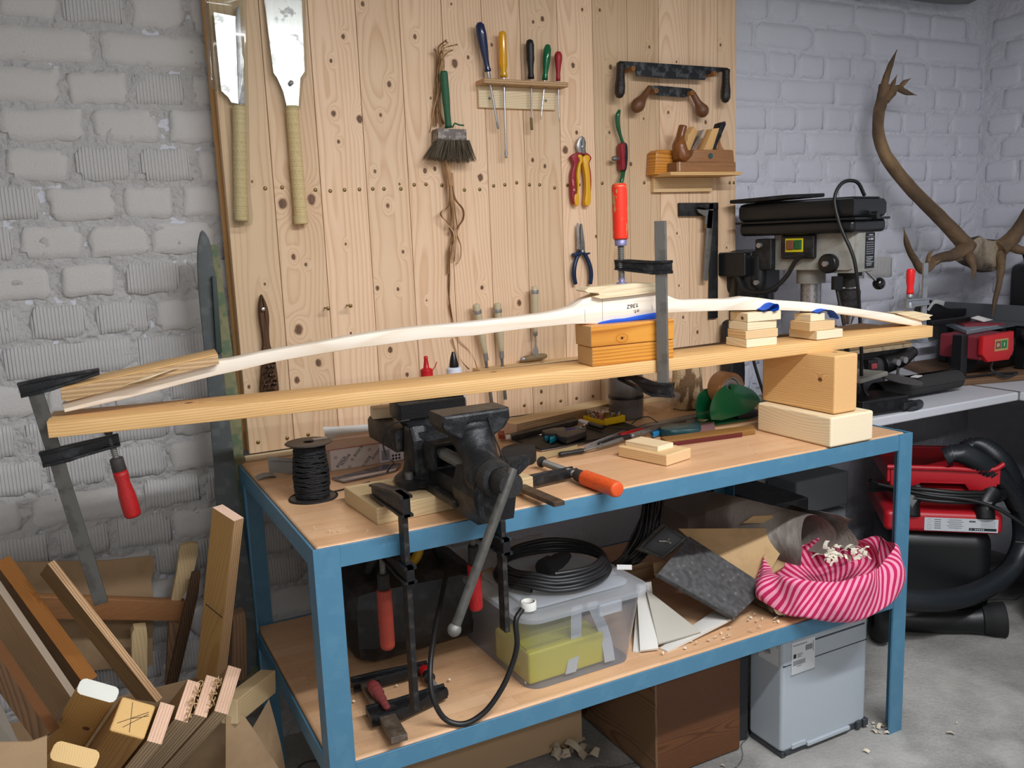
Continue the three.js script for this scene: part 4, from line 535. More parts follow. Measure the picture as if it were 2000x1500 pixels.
{ const n = 24, p = []; for (let i = 0; i <= n; i++) { const s = mix(.05, BL - .03, i / n); p.push([s, .023 - sag(s)]); }
  const g = ext([...p, ...p.map(([x, y]) => [x, y - .016]).reverse()], .1, .0015, 'x'), P = g.attributes.position; for (let i = 0; i < P.count; i++) { const s = P.getX(i), t = clamp((s - .1) / BL), z = P.getZ(i) / .1; P.setZ(i, -.13 - .014 * t - (1 - z) * mix(.022, .1, t * t)); } g.computeVertexNormals();
  onBeam(solo('tapered_board', 'thin tapered board lying just behind the long pine plank', 'plank', uvBox(g, 'x', true), WOOD.dark)); }
{ // bow stave
  const up = [[.0237, .0537], [.3117, .1085], [.3342, .1094], [.3895, .1166], [.4457, .1218], [.5084, .1267], [.5674, .1333], [.6497, .1392], [.7343, .142], [.8215, .1416], [.9057, .1438], [.9799, .146], [1.037, .1491], [1.0955, .1582], [1.1222, .1728], [1.1555, .1793], [1.2025, .1814], [1.257, .18], [1.3125, .1768], [1.342, .1687], [1.3689, .157], [1.3976, .1518], [1.456, .1495], [1.5338, .1446], [1.5765, .1473], [1.6544, .1341], [1.7572, .1208], [1.8723, .1017], [1.9655, .0838], [2.06, .0655], [2.154, .0426]];
  const dn = [[2.1566, .0254], [2.1288, .0277], [2.0122, .0526], [1.919, .0724], [1.7838, .0936], [1.6545, .1074], [1.5306, .1162], [1.4263, .121], [1.3568, .1239], [1.3113, .1237], [1.2553, .1171], [1.1935, .1112], [1.1333, .1149], [1.0939, .1181], [1.0356, .1176], [.9786, .1171], [.9041, .1147], [.8495, .112], [.7787, .1137], [.7267, .1138], [.6475, .1098], [.5924, .1083], [.4853, .1012], [.4075, .0939], [.3567, .0859], [.3069, .0801], [.2337, .0683], [.1391, .0524], [.027, .0376]];
  const o = onBeam(thing('bow_stave', 'long pale roughed out wooden bow clamped along the pine plank', 'bow'));
  const g = T(ext([...opn(up, 2), ...opn(dn, 2)], .04, .003, 'x'), 0, 0, -.082); obj('limbs', g, M(0xffffff, .55, { map: texMaple }), o);
  const wr = canvasTex(256, 256, (c) => { c.fillStyle = '#000'; c.fillRect(0, 0, 256, 256); c.translate(256, 256); c.rotate(PI - .1); c.fillStyle = '#fff'; c.font = 'italic bold 92px sans-serif'; c.fillText('1362', 26, 196); c.font = 'italic bold 74px sans-serif'; c.fillText('n1.', 30, 92); }); wr.colorSpace = THREE.NoColorSpace;
  const q = [[1.2337, .1637], [1.2737, .1632], [1.2741, .1267], [1.2341, .1274]], qg = new THREE.BufferGeometry(); qg.setAttribute('position', new THREE.Float32BufferAttribute([...q[3], 0, ...q[2], 0, ...q[1], 0, ...q[0], 0], 3)); qg.setAttribute('uv', new THREE.Float32BufferAttribute([0, 0, 1, 0, 1, 1, 0, 1], 2)); qg.setIndex([0, 1, 2, 0, 2, 3]); qg.computeVertexNormals(); qg.translate(0, 0, -.0415);
  obj('pencil_note', qg, M(0x2c2620, .7, { alphaMap: wr, transparent: true }), o);
  const pm = M(0x8c8276, .8), line = (x0, y0, x1, y1) => { const a = V(x0, y0, -.0418), b = V(x1, y1, -.0418), d = b.clone().sub(a); obj('pencil_line', T(box(.0009, d.length(), .0004, .0001).applyQuaternion(along(d)), (x0 + x1) / 2, (y0 + y1) / 2, -.0418), pm, o); };
  for (const [a, b] of [[[1.17, .1753], [1.1693, .1144]], [[1.124, .149], [1.1242, .1192]], [[1.302, .1465], [1.3031, .1342]]]) line(...a, ...b);
}
{ // block clamped over the left tip
  const o = onBeam(thing('plywood_block', 'plywood edged wooden block clamped on the left tip of the bow', 'wood block'));
  obj('block', T(ext([[.0277, .084], [.2973, .1206], [.3108, .1224], [.311, .105], [.0361, .0608], [.0273, .0667]], .1, .002, 'x'), 0, 0, -.12), M(0xf0e0c8, .75, { map: texPlyL }), o); obj('face_board', T(ext([[.0289, .0863], [.2956, .1233], [.3101, .125], [.3108, .1224], [.0277, .084]], .098, .0005, 'x'), 0, 0, -.1195), WOOD.pineWarm[0], o);
  solo('splinter', 'pale pointed wood splinter stuck against the plywood edged block', 'splinter', rough(T(taper([[-.05, -.012, 0], [-.01, -.002, .003], [.05, .013, 0]], [.002, .0085, .0015], 10, 0, .35), 0, 0, 0), .0006, 90), WOOD.pale[0]); onBeam(scene.children.at(-1), ...[.1871, .0942, -.014]);
}
{ // honey blocks under the handle
  const f = (s, h, d, w, y, z, lab) => { const o = solo('honey_block', lab, 'wood block', wb(w, y, z, 'x', .003), WOOD.honey, [0, 0, 0], 0, 'varnished blocks under the bow handle'); onBeam(o, s + w / 2, h + y / 2, d - z / 2); };
  f(1.1215, .0198, -.006, .217, .0445, .078, 'honey varnished wooden block on the pine plank, lower of the two'); f(1.119, .0648, -.004, .221, .049, .084, 'honey varnished wooden block under the bow handle, upper of the two');
  const p = [[1.1564, .1151], [1.1942, .121], [1.2281, .1213], [1.2625, .1247], [1.3113, .1282], [1.3338, .1289], [1.3337, .124], [1.311, .1148], [1.2622, .115], [1.2279, .1135], [1.1939, .1133], [1.167, .1113]];
  onBeam(solo('rubber_pad', 'bright blue rubber strip between the bow handle and honey blocks', 'rubber', T(ext(spl(p, 3), .055, .001), 0, 0, -.089), M(0x0a52c8, .55)));
}
{ // splintered pad under the big clamp
  const g = ext([[1.1274, .1894], [1.1535, .1853], [1.1587, .1814], [1.1427, .1778], [1.161, .1724], [1.2364, .1736], [1.3194, .1781], [1.3198, .1981], [1.2508, .2025], [1.1832, .1998], [1.1304, .1998], [1.1197, .1935]], .052, .001, 'x'); const h = T(ext([[1.1587, .1814], [1.3195, .186], [1.3194, .1781], [1.161, .1724]], .05, .001, 'x'), 0, 0, -.0805);
  const o = onBeam(thing('splintered_pad', 'broken pale board scrap pressed on the bow handle by the big clamp', 'wood scrap')); obj('board', T(rough(g, .0012, 120), 0, 0, -.082), WOOD.pale[0], o); obj('lower_ply', h, WOOD.paleGrey[0], o);
}
{ // stacked offcuts
  const put = (s, h, d, w, y, z, lab, m, ry = 0, g = 'z') => { const o = solo('offcut_block', lab, 'wood block', wb(w, y, z, g, .0018), m, [0, 0, 0], 0, 'small offcut blocks stacked under the right bow limb'); onBeam(o, s + w / 2, h + y / 2, d - z / 2, eul(0, ry, 0)); };
  put(1.556, .0222, -.02, .094, .0205, .085, 'pale offcut block at the bottom of the stack of four', WOOD.pale, .02); put(1.558, .0429, -.021, .096, .0213, .08, 'pale offcut block second from the bottom in the stack of four', WOOD.pine, -.03);
  put(1.56, .0644, -.024, .092, .021, .075, 'pale offcut block third from the bottom in the stack of four', WOOD.pale, .05, 'x'); put(1.562, .0856, -.02, .1, .0225, .075, 'pale offcut block on top of the stack of four', WOOD.pale, -.02);
  put(1.757, .0258, -.002, .086, .0225, .105, 'pale offcut block at the bottom of the stack of three', WOOD.pale, .03); put(1.742, .0485, -.005, .078, .0235, .08, 'pale offcut block in the middle of the stack of three', WOOD.pine, -.03); put(1.75, .0722, -.018, .048, .019, .06, 'small pale offcut block on top of the stack of three', WOOD.pale, .05);
  const bl = M(0x0c56c4, .6), rag = (p, lab, w) => { const c = curve(p), g = surf((u, v) => { const q = c.getPoint(u); return [q.x, q.y + .001 * Math.sin(v * 6), q.z + (v - .5) * w]; }, 16, 4); onBeam(solo('rubber_scrap', lab, 'rubber', rough(merge(g, g.clone().translate(0, .0018, 0)), .001, 60), bl)); };
  rag([[1.6046, .112, -.03], [1.6139, .1151, -.03], [1.6294, .1243, -.03], [1.6451, .1244, -.03], [1.6467, .1127, -.03], [1.6341, .1085, -.03]], 'crumpled blue rubber scrap on the stack of four offcuts', .04); rag([[1.7769, .0923, -.03], [1.7932, .0977, -.03], [1.8198, .0943, -.03], [1.8333, .0826, -.03], [1.8402, .0727, -.03]], 'curled blue rubber scrap on the stack of three offcuts', .035);
}
{ // right tip
  const p = [[2.055, .0695], [2.1201, .07], [2.1872, .0536], [2.1725, .0491], [2.1803, .0428], [2.1507, .041], [2.1025, .0546]]; const g = rough(T(ext(p, .04, .0012, 'x'), 0, 0, -.075), .0016, 130);
  onBeam(solo('splintered_pad', 'broken splintery wood scrap pinched on the right bow tip', 'wood scrap', g, WOOD.pale[0]));
  const o = onBeam(thing('bar_clamp', 'small zinc bar clamp with bright red handle on the right bow tip', 'clamp'), 2.168, .03, -.05, eul(0, PI, 0));
  fClamp(o, { w: .016, t: .007, bar: [-.052, .168], fixed: [-.042, -.036], slide: [.062, .062], reach: .052, foot: .048, thr: [.05, .088], ferr: [.076, .09], hand: [.086, .155], hr: .011, sr: .0045, am: .013, fh: .02, fe: .01, sh: .02, mBar: ZINC, mArm: ZINC, mScrew: ZINC, mFerr: ZINC, mHand: M(0xd01418, .35) });
}
{ // big clamp over the bow handle
  const o = onBeam(thing('bar_clamp', 'tall steel bar clamp with worn orange red handle pressing down on the bow handle', 'clamp'), 1.2945, 0, .016, eul(0, 2.214, 0));
  fClamp(o, { w: .027, t: .0095, bar: [-.066, .343], fixed: [-.049, -.022], slide: [.238, .246], reach: .1, foot: .2, thr: [.212, .302], ferr: [.29, .308], hand: [.305, .434], hr: .018, sr: .0082, am: .02, mFerr: M(0x8c88b0, .45, { metalness: .4 }), mHand: PEELH, hp: PLAINH(.018), mBar: STEELD });
}
{ // left clamp
  const o = onBeam(thing('bar_clamp', 'steel bar clamp with bright red handle hanging from the left end of the beam', 'clamp'), ...[-.0171, .0787, -.05], eul(0, 0, .143)); o.quaternion.copy(BQ).multiply(eul(0, 0, .143));
  fClamp(o, { w: .026, t: .008, bar: [-.435, .006], fixed: [.012, .014], slide: [-.125, -.124], reach: .1, foot: -.092, dir: -1, thr: [-.098, -.17], ferr: [-.158, -.186], hand: [-.184, -.282], hr: .0165, sr: .0065, fh: .028, fe: .012, mHand: REDH, mFerr: M(0x3a3634, .6), mBar: STEELK });
}
// ---------- on the workbench ----------
const TOP = .8527, slab = (pts, h, b = .001, g = 'x') => uvBox(ext(pts.map(([x, z]) => [x, -z]), h, b, g).rotateX(-PI / 2), g);
const put = (name, label, cat, geo, mat, y, group) => solo(name, label, cat, geo, mat, [0, y, 0], 0, group);
// a bar between two points, w across and h high
function barAB(A, B, w, h, g = 'x', b = .0015) { const a = V(...A), d = V(...B).sub(a), m = wb(d.length(), h, w, g, b); return [m, a.addScaledVector(d, .5).toArray(), basis(d, V(0, 1, 0))]; }
{ // bench vise
  const o = thing('bench_vise', 'heavy dark cast iron bench vise with open jaws on a thick wooden block', 'vise', [.322, .888, -.19]), m = IRON;
  obj('base', lathe([[0, 0], [.076, 0], [.078, .01], [.07, .017], [.062, .02], [.058, .03], [.05, .06], [.046, .085], [.05, .105], [.046, .115], [0, .118]], 32).translate(-.012, 0, 0), m, o);
  obj('lug', rough(T(cyl(.03, .02, 24), -.07, .01, .03), .0015, 50), m, o); obj('lug_bolt', T(cyl(.009, .014, 6), -.072, .026, .03), STEELD, o);
  obj('rear_jaw', T(ext([[-.074, .174], [.078, .174], [.078, .145], [.064, .13], [.04, .112], [.034, .03], [-.045, .03], [-.044, .11], [-.058, .128], [-.074, .142]], .062, .004), 0, 0, -.064), m, o);
  const kn = tex(64, 64, (x, y) => 255 * (.5 + .25 * Math.sin((x + y) / 64 * 2 * PI * 4) + .25 * Math.sin((x - y) / 64 * 2 * PI * 4)), { size: [.016, .016] });
  obj('jaw_plate', bx(-.072, .076, .14, .172, -.004, .006, .001), M(0x1c1d1f, .5, { metalness: .4, bumpMap: kn, bumpScale: .002 }), o);
  obj('body_cheek', rough(T(ext([[-.03, 0], [.035, 0], [.042, .05], [.034, .09], [.028, .125], [-.012, .128], [-.03, .1]], .04, .008), 0, 0, 0, 0, PI / 2, 0).translate(-.062, .0, .01), .0018, 40), m, o);
  obj('anvil', T(ext([[-.03, 0], [.026, 0], [.03, .012], [.03, .042], [.024, .05], [-.026, .05], [-.032, .042], [-.032, .012]], .19, .003), -.042, .062, -.225), IRON2, o);
  obj('screw_housing', ext([[-.042, .046], [.018, .046], [.018, .092], [.012, .1], [-.036, .1], [-.042, .092]], .098, .002, 'y', [[[-.032, .052], [.008, .052], [.008, .088], [.004, .093], [-.028, .093], [-.032, .088]]]).translate(0, 0, -.004), m, o);
  const th = []; for (let i = 0; i < 62; i++) th.push([.0108, i * .004], [.0132, i * .004 + .0012], [.0132, i * .004 + .0024], [.0108, i * .004 + .0036]); obj('screw', T(lathe(th, 18), 0, 0, 0, PI / 2).translate(-.012, .076, .02), STEELD, o);
  obj('slide', ext([[-.034, .0], [.026, .0], [.026, .03], [.02, .046], [-.03, .046], [-.034, .03]], .33, .003).translate(-.002, .0, -.02), m, o); obj('slide_rib', bx(-.05, -.03, -.002, .014, .05, .21, .003), IRON2, o);
  obj('front_jaw', merge(rough(T(ext([[-.07, .182], [.07, .182], [.072, .16], [.058, .142], [.034, .13], [-.034, .13], [-.058, .142], [-.072, .16]], .078, .006), .008, 0, .136), .0012, 40), T(taper([[.006, .14, .184], [.006, .12, .2], [.002, .095, .23], [-.006, .07, .268], [-.008, .062, .3]], [.047, .04, .036, .04, .036], 22, 0, .9), 0, 0, 0), rough(T(ext([[-.04, -.012], [.034, -.012], [.042, .04], [.03, .082], [-.036, .082], [-.046, .04]], .12, .012), 0, 0, .19), .0015, 40)), m, o);
  obj('casting_seam', T(tube([[.03, .168, .216], [.034, .14, .224], [.038, .11, .242], [.034, .08, .276]], .0018, 24, 6), 0, 0, 0), IRON2, o);
  const z = (g) => g.rotateX(PI / 2); obj('collar', z(lathe([[0, 0], [.035, 0], [.036, .006], [.034, .03], [.029, .034], [0, .034]], 30)).translate(-.006, .074, .295), IRON2, o); obj('spindle_head', z(lathe([[0, 0], [.025, 0], [.026, .03], [.0235, .052], [.0225, .054], [0, .054]], 30)).translate(-.004, .0755, .318), IRON2, o);
  const A = V(.004, .105, .366), B = V(-.128, -.165, .372); obj('handle', taper([A.toArray(), B.toArray()], [.0088], 16, 4), STEELK, o); obj('handle_knob', T(sph(.0125), ...B.toArray()), STEELD, o); obj('handle_knob', T(lathe([[0, -.03], [.009, -.028], [.012, -.015], [.012, .008], [.007, .016], [0, .017]], 20), 0, 0, 0, 0, 0, -.95).translate(.022, .11, .362), IRON, o);
}
put('vise_block', 'thick pale wooden block under the vise at the bench edge', 'wood block', uvBox(T(rb(.36, .0355, .185, .002), .32, .0178, -.168, 0, .06, 0), 'x', true), WOOD.paleGrey, TOP);
{ const o = solo('wood_chunk', 'small sawn pine chunk lying on the vise anvil', 'wood block', rough(wb(.05, .026, .045, 'x', .003), .0015, 60), WOOD.pale, [.272, 1.0135, -.375], -.2); }
{ // clamps holding the vise block and lying about
  let o = thing('bar_clamp', 'black iron bar clamp with red brown handle gripping the left end of the vise block', 'clamp', [.168, 0, .022], PI / 2);
  fClamp(o, { w: .026, t: .011, bar: [.5, .935], fixed: [.916, .904], slide: [.782, .788], reach: .145, foot: .802, dir: -1, thr: [.72, .8], ferr: [.73, .694], hand: [.696, .565], hr: .0155, fh: .042, fe: .026, sh: .034, am: .026, mBar: IRON2, mHand: worn([168, 62, 44], [120, 44, 34], 71, .08, .5), hp: PLAINH(.0155) });
  o = thing('bar_clamp', 'black iron bar clamp with bright red handle gripping the vise block beside the screw handle', 'clamp', [.371, 0, .02], PI / 2);
  fClamp(o, { w: .026, t: .011, bar: [.612, .93], fixed: [.914, .903], slide: [.796, .798], reach: .14, foot: .806, dir: -1, thr: [.73, .806], ferr: [.75, .706], hand: [.708, .603], hr: .015, fh: .04, fe: .026, sh: .034, am: .026, mBar: IRON2, mHand: REDH, hp: PLAINH(.015) });
  o = thing('bar_clamp', 'bar clamp with worn orange handle lying flat on the front of the bench top', 'clamp', [.477, .8705, 0], basis(V(1, 0, -.06), V(.03, 0, 1)));
  fClamp(o, { w: .026, t: .0095, bar: [-.33, .066], fixed: [-.31, -.3], slide: [-.112, -.116], reach: .15, foot: -.235, thr: [-.22, -.075], ferr: [-.088, -.058], hand: [-.06, .062], hr: .0175, sr: .0085, am: .02, mBar: worn([84, 70, 58], [54, 44, 38], 73, .1, .5, { metalness: .5 }), mHand: ORANGEH, hp: PLAINH(.0175) });
}
{ // spool of cord
  const o = thing('cord_spool', 'black plastic spool wound with black cord standing near the bench corner', 'spool', [.0873, TOP, -.331]), F = worn([46, 42, 40], [66, 60, 56], 75, .08, .3, { roughness: .4, bump: .0001 });
  for (const y of [0, .122]) obj('flange', lathe([[.012, y], [.049, y], [.051, y + .0015], [.049, y + .003], [.012, y + .003], [.012, y]], 40), F, o);
  obj('core', lathe([[.012, .003], [.029, .003], [.031, .04], [.029, .09], [.028, .122], [.012, .122]], 24), M(0x0c0d0f, .8), o);
  const p = []; seed(5); for (let i = 0; i < 2000; i++) { const a = i * .22, t = i / 2000, y = .006 + .112 * (.5 - .5 * Math.cos(t * 2 * PI * 4.5)) + rnd(-.0015, .0015), k = y / .122, r = .03 + .0042 * Math.sin(k * 3.1) + .003 * sm(.8, .3, k) + .0016 * t + rnd(-.0008, .0008); p.push(V(Math.cos(a) * r, y, Math.sin(a) * r)); }
  obj('cord', new THREE.TubeGeometry(new THREE.CatmullRomCurve3(p), 4000, .0021, 5), M(0x0e0f11, .75), o);
  obj('loose_cord', T(tube([[.03, .06, .012], [.037, .03, .01], [.036, .012, -.01], [.044, .003, -.02], [.052, .0018, .01], [.03, .0018, .046], [-.02, .0018, .05], [-.05, .0018, .02], [-.045, .0018, -.02], [-.02, .006, -.036]], .0018, 90, 6)), M(0x0e0f11, .75), o);
  obj('label', bx(.014, .045, .1252, .1255, -.024, -.006, .0001), M(0xe8e8ea, .5, { map: canvasTex(64, 32, (c) => { c.fillStyle = '#f2f2f4'; c.fillRect(0, 0, 64, 32); c.fillStyle = '#222'; for (let i = 0; i < 3; i++) c.fillRect(10 + i * 14, 8 + (i % 2) * 8, 9, 3); }) }), o);
  solo('loose_cord_end', 'black cord end running from the spool across the bench to the vise', 'cord', tube([[.12, TOP + .003, -.335], [.16, TOP + .002, -.345], [.23, TOP + .002, -.37]], .0018, 20, 6), M(0x0e0f11, .75));
}
{ // abrasives box
  const print = canvasTex(512, 128, (c) => {
    c.fillStyle = '#c9bdb4'; c.fillRect(0, 0, 512, 128); c.fillStyle = '#4a4340'; c.font = 'bold 25px sans-serif'; for (const [x, y, k] of [[40, 118, 0], [150, 66, 0], [110, 34, 1], [236, 66, 1], [300, 26, 1]]) { c.save(); c.translate(x, y); c.rotate(-.85 + k * PI); c.fillText('BOSCH', 0, 0); c.restore(); } c.strokeStyle = '#8a7e78'; c.lineWidth = 3; for (const [x, y] of [[30, 50], [130, 76], [110, 120], [240, 30]]) { c.beginPath(); c.arc(x, y, 9, 0, 7); c.stroke(); c.beginPath(); c.arc(x, y, 4, 0, 7); c.stroke(); }
    c.fillStyle = '#e4e6f2'; c.fillRect(300, 10, 150, 118); c.fillStyle = '#44485c'; for (let i = 0; i < 22; i++) c.fillRect(312, 48 + i * 3, 52, 1 + (i * 7 % 3) * .6); c.fillStyle = '#14161c'; for (let i = 0; i < 6; i++) { c.beginPath(); c.arc(384 + (i % 3) * 20, 92 + (i > 2 ? 20 : 0), 7, 0, 7); c.fill(); } c.fillRect(380, 24, 8, 8); c.fillRect(402, 20, 10, 10); c.fillStyle = '#a8342c'; c.save(); c.translate(452, 128); c.rotate(-.9); c.fillRect(0, 0, 90, 9); c.fillRect(0, 18, 90, 6); c.restore(); });
  const o = thing('abrasives_box', 'printed cardboard box for sandpaper with a barcode lying behind the cord spool', 'box', [.182, TOP, -.525], .0), C = M(0xb8a89a, .8);
  obj('carton', bx(0, .215, 0, .052, -.085, 0, .001), C, o); const q = new THREE.PlaneGeometry(.212, .051).translate(.1075, .0262, .0006); obj('front_print', q, M(0xffffff, .55, { map: print }), o);
  obj('flap', T(ext([[0, 0], [.235, 0], [.2, .095], [.08, .1]], .0012, .0003), 0, 0, 0, -PI / 2 + .12).translate(-.03, .0535, .004), M(0xae9280, .85), o); obj('flap_edge', bx(-.028, .215, .0525, .054, .003, .005, .0003), M(0xa84c40, .7), o);
  solo('folded_leaflet', 'white folded instruction leaflet propped behind the sandpaper box', 'paper', surf((u, v) => [mix(.03, .15, u) + .19 - .01, TOP + .03 + v * .05 - u * .01, -.645 - v * .03 + .004 * Math.sin(u * 5)], 8, 3, .1, .1), M(0xd8d6d0, .8, { side: THREE.DoubleSide }));
}
solo('folded_sandpaper', 'grey folded scrap of sandpaper standing tent shaped near the bench back', 'sandpaper', merge(surf((u, v) => [.05 + u * .05, TOP + .001 + v * .038, -.6 + u * .05 - v * .008], 4, 4), surf((u, v) => [.052 + u * .05 + (1 - v) * .045, TOP + v * .03, -.6 + u * .05], 4, 4), surf((u, v) => [.012 + u * .045, TOP + .001 + .006 * Math.sin(u * 3), -.585 + v * .04], 4, 4)).scale(1, 1, 1), M(0x98948e, .9, { side: THREE.DoubleSide }));
put('steel_plate', 'thin shiny dark steel plate lying between the cord spool and the vise', 'steel plate', slab([[.1611, -.4416], [.1771, -.3962], [.3113, -.4232], [.3458, -.4745], [.3026, -.4875]], .004, .0006), M(0x8c8c96, .14, { metalness: .9 }), TOP + .002);
solo('cable_tie', 'black cable tie looped beside the vise column', 'cable tie', tube([[.2627, 1.0303, -.17], [.2435, 1.0296, -.17], [.223, 1.0219, -.18], [.2117, 1.0009, -.19], [.2123, .9747, -.2], [.2187, .9516, -.2], [.2291, .9399, -.19], [.2139, .9367, -.17], [.1999, .9324, -.15]], .0017, 50, 6), CABLE);
{ // bottles behind the beam
  let o = thing('glue_bottle', 'white glue bottle with a black pointed cap behind the beam', 'bottle', [.553, TOP, -.6]); obj('body', lathe([[0, 0], [.027, 0], [.029, .004], [.029, .12], [.026, .145], [.018, .158], [.018, .165], [0, .165]]), M(0xe4e6ea, .4), o); obj('collar', lathe([[.019, .16], [.0205, .161], [.0205, .205], [.019, .21], [0, .21]]), M(0xdfe6f0, .35), o); obj('cap', lathe([[.0125, .208], [.0125, .216], [.0105, .228], [.0045, .25], [0, .252]]), M(0x101114, .3), o);
  o = thing('glue_bottle', 'red glue bottle with a thin red nozzle behind the beam', 'bottle', [.4745, TOP, -.6]); const r = M(0xc4141c, .4); obj('body', lathe([[0, 0], [.022, 0], [.024, .004], [.024, .15], [.018, .17], [0, .17]]), M(0xb8b4ac, .5), o); obj('cap', lathe([[.0165, .165], [.0165, .21], [.015, .213], [.008, .216], [.0062, .23], [.0048, .24], [.006, .2415], [.0045, .247], [0, .247]]), r, o); obj('cap_strap', tube([[.014, .208, .004], [.022, .216, .004], [.029, .229, .003]], .0013, 8, 6), r, o);
}
{ const [, p, q] = barAB([.705, TOP + .024, -.6], [1.106, TOP + .019, -.715], .075, .03); solo('plywood_strip', 'pale plywood strip lying at the back of the bench beside the vise', 'plank', plyBox(.42, .03, .075, 'x', 'y'), [M(0xfff8ec, .75, { map: texPale }), M(0xe8dcc8, .8, { map: texPly }), M(0xd8b8a0, .8)], p, q); }
{ // black tablet like pad with a light rim
  const o = thing('cutting_pad', 'flat black board with silver rim on the bench, tools strewn over it', 'board', [0, TOP + .002, 0]); obj('slab', slab([[.6848, -.5204], [.6925, -.3877], [1.0326, -.405], [1.0431, -.5758]], .007, .0012), BLACKM, o); obj('rim', slab([[.6833, -.5329], [.6917, -.3865], [1.0447, -.4075], [1.0602, -.6014]], .0022, .0004), M(0xb4b4b0, .35, { metalness: .7 }), o); }
const PT = TOP + .0105;
{ // small tools on the pad
  const lay = (A, B, prof, m, o, n, seg = 18) => obj(n, rod(o, A, B, prof, seg), m, o), blu = Ph(0x1c1c8c, .25, { clearcoat: .4 }), cy = M(0x18a4c4, .4), dk = M(0x23272c, .45);
  let A = [.7787, .873, -.4817], B = [.8579, .873, -.4686]; let o = thing('marking_gauge', 'small blue handled precision driver with cyan rings lying on the black board', 'screwdriver', A);
  lay(A, B, [[0, 0], [.006, 0], [.0085, .1], [.0092, .6], [.0088, .95], [0, 1]], blu, o, 'handle'); for (const t of [.36, .86]) lay(A, B, [[.0094, t - .05], [.0098, t - .04], [.0098, t + .05], [.0094, t + .06]], cy, o, 'ring'); lay(A, [.7441, .87, -.4935], [[.003, 0], [.0025, .9], [0, 1]], CHROME, o, 'blade'); lay([B[0] - .02, B[1] + .009, B[2]], [B[0] + .002, B[1] + .016, B[2] + .02], [[0, 0], [.0011, 0], [.0011, 1], [0, 1]], CHROME, o, 'pin', 8);
  o = thing('multi_tool', 'dark grey folding tool with cyan rubber insets on the black board', 'tool', [.7701, .866, -.4213]); const P = (p) => p.map(([x, z]) => [x - o.position.x, z - o.position.z]);
  obj('body', slab(P([[.7508, -.4885], [.7883, -.4986], [.8237, -.4874], [.8038, -.4486], [.8737, -.4574], [.8401, -.4064], [.7639, -.3767], [.7558, -.3968], [.7626, -.4349], [.7419, -.4504]]), .018, .004), dk, o, [0, .0, 0]); obj('inset', slab(P([[.7516, -.4791], [.7687, -.4813], [.7634, -.4555], [.7328, -.4347]]), .012, .003), cy, o, [0, -.002, 0]); obj('inset', slab(P([[.7531, -.4485], [.7792, -.4584], [.7695, -.4363], [.7301, -.4083]]), .012, .003), cy, o, [0, -.002, 0]); obj('hinge', lathe([[0, 0], [.01, 0], [.01, .016], [.006, .019], [0, .019]]), dk, o, [.8452, .87, -.4326].map((v, i) => v - [o.position.x, o.position.y + .004, o.position.z][i]));
  A = [.923, .872, -.5742]; B = [.9251, .872, -.455]; o = thing('marker_pen', 'marker pen with white barrel and black cap on the black board', 'pen', A); lay(A, B, [[0, 0], [.005, 0], [.0066, .05], [.0066, .45], [0, .45]], M(0xdcdce0, .35), o, 'barrel'); lay(A, B, [[.0068, .42], [.0074, .44], [.007, .95], [.005, 1], [0, 1]], BLACKP, o, 'cap');
  o = thing('metal_nibs', 'loose shiny steel nib pieces lying beside the marker pen', 'hardware', [.9094, .868, -.5223]); for (let i = 0; i < 4; i++) obj('nib', lathe([[0, 0], [.004, 0], [.0045, .006], [.0025, .014], [0, .016]], 12), CHROME, o, [i * .012 - .016, .0, rnd(-.01, .01)], [PI / 2 - .2, 0, rnd(3)]);
  o = thing('bit_tray', 'yellow tray with clear lid holding coloured pins on the bench by the jar', 'tray', [.9624, .864, -.5045], .1); const ye = M(0xe8c010, .45);
  obj('tray', merge(bx(0, .076, 0, .004, -.1, 0, .001), bx(0, .076, .0, .02, -.003, 0, .001), bx(0, .076, 0, .014, -.1, -.097, .001), bx(0, .003, 0, .014, -.1, 0, .001), bx(.073, .076, 0, .02, -.1, 0, .001)), ye, o); obj('lid', bx(.003, .073, .004, .034, -.096, -.012, .003), CLEAR, o);
  const cs = [0xb0202c, 0x2038a0, 0xc8c8cc, 0xc8c8cc, 0x8a2a3a].map((c) => M(c, .3)); for (let i = 0; i < 26; i++) obj('pin', merge(T(cyl(.0011, .02, 6), 0, .01, 0), T(sph(.0028, 8, 6), 0, .021, 0)), cs[i % 5], o, [rnd(.01, .066), .005, rnd(-.09, -.015)], [rnd(-.5, .5), 0, rnd(-.5, .5)]);
  o = thing('folding_rule', 'dark folding rule lying under the pale plywood strip', 'ruler', [0, PT - .002, 0]); obj('leaf', slab([[.6827, -.5396], [.672, -.51], [.9159, -.5739], [.9333, -.6135]], .014, .0012), worn([44, 40, 36], [70, 64, 56], 81, .06, .5), o); obj('white_end', slab([[.678, -.5646], [.6664, -.5354], [.7107, -.5248], [.7275, -.5506]], .006, .001), WHITE, o); obj('red_tip', slab([[.6734, -.5992], [.6534, -.5526], [.6641, -.5371], [.6883, -.588]], .012, .002), M(0x8a3420, .5), o);
}
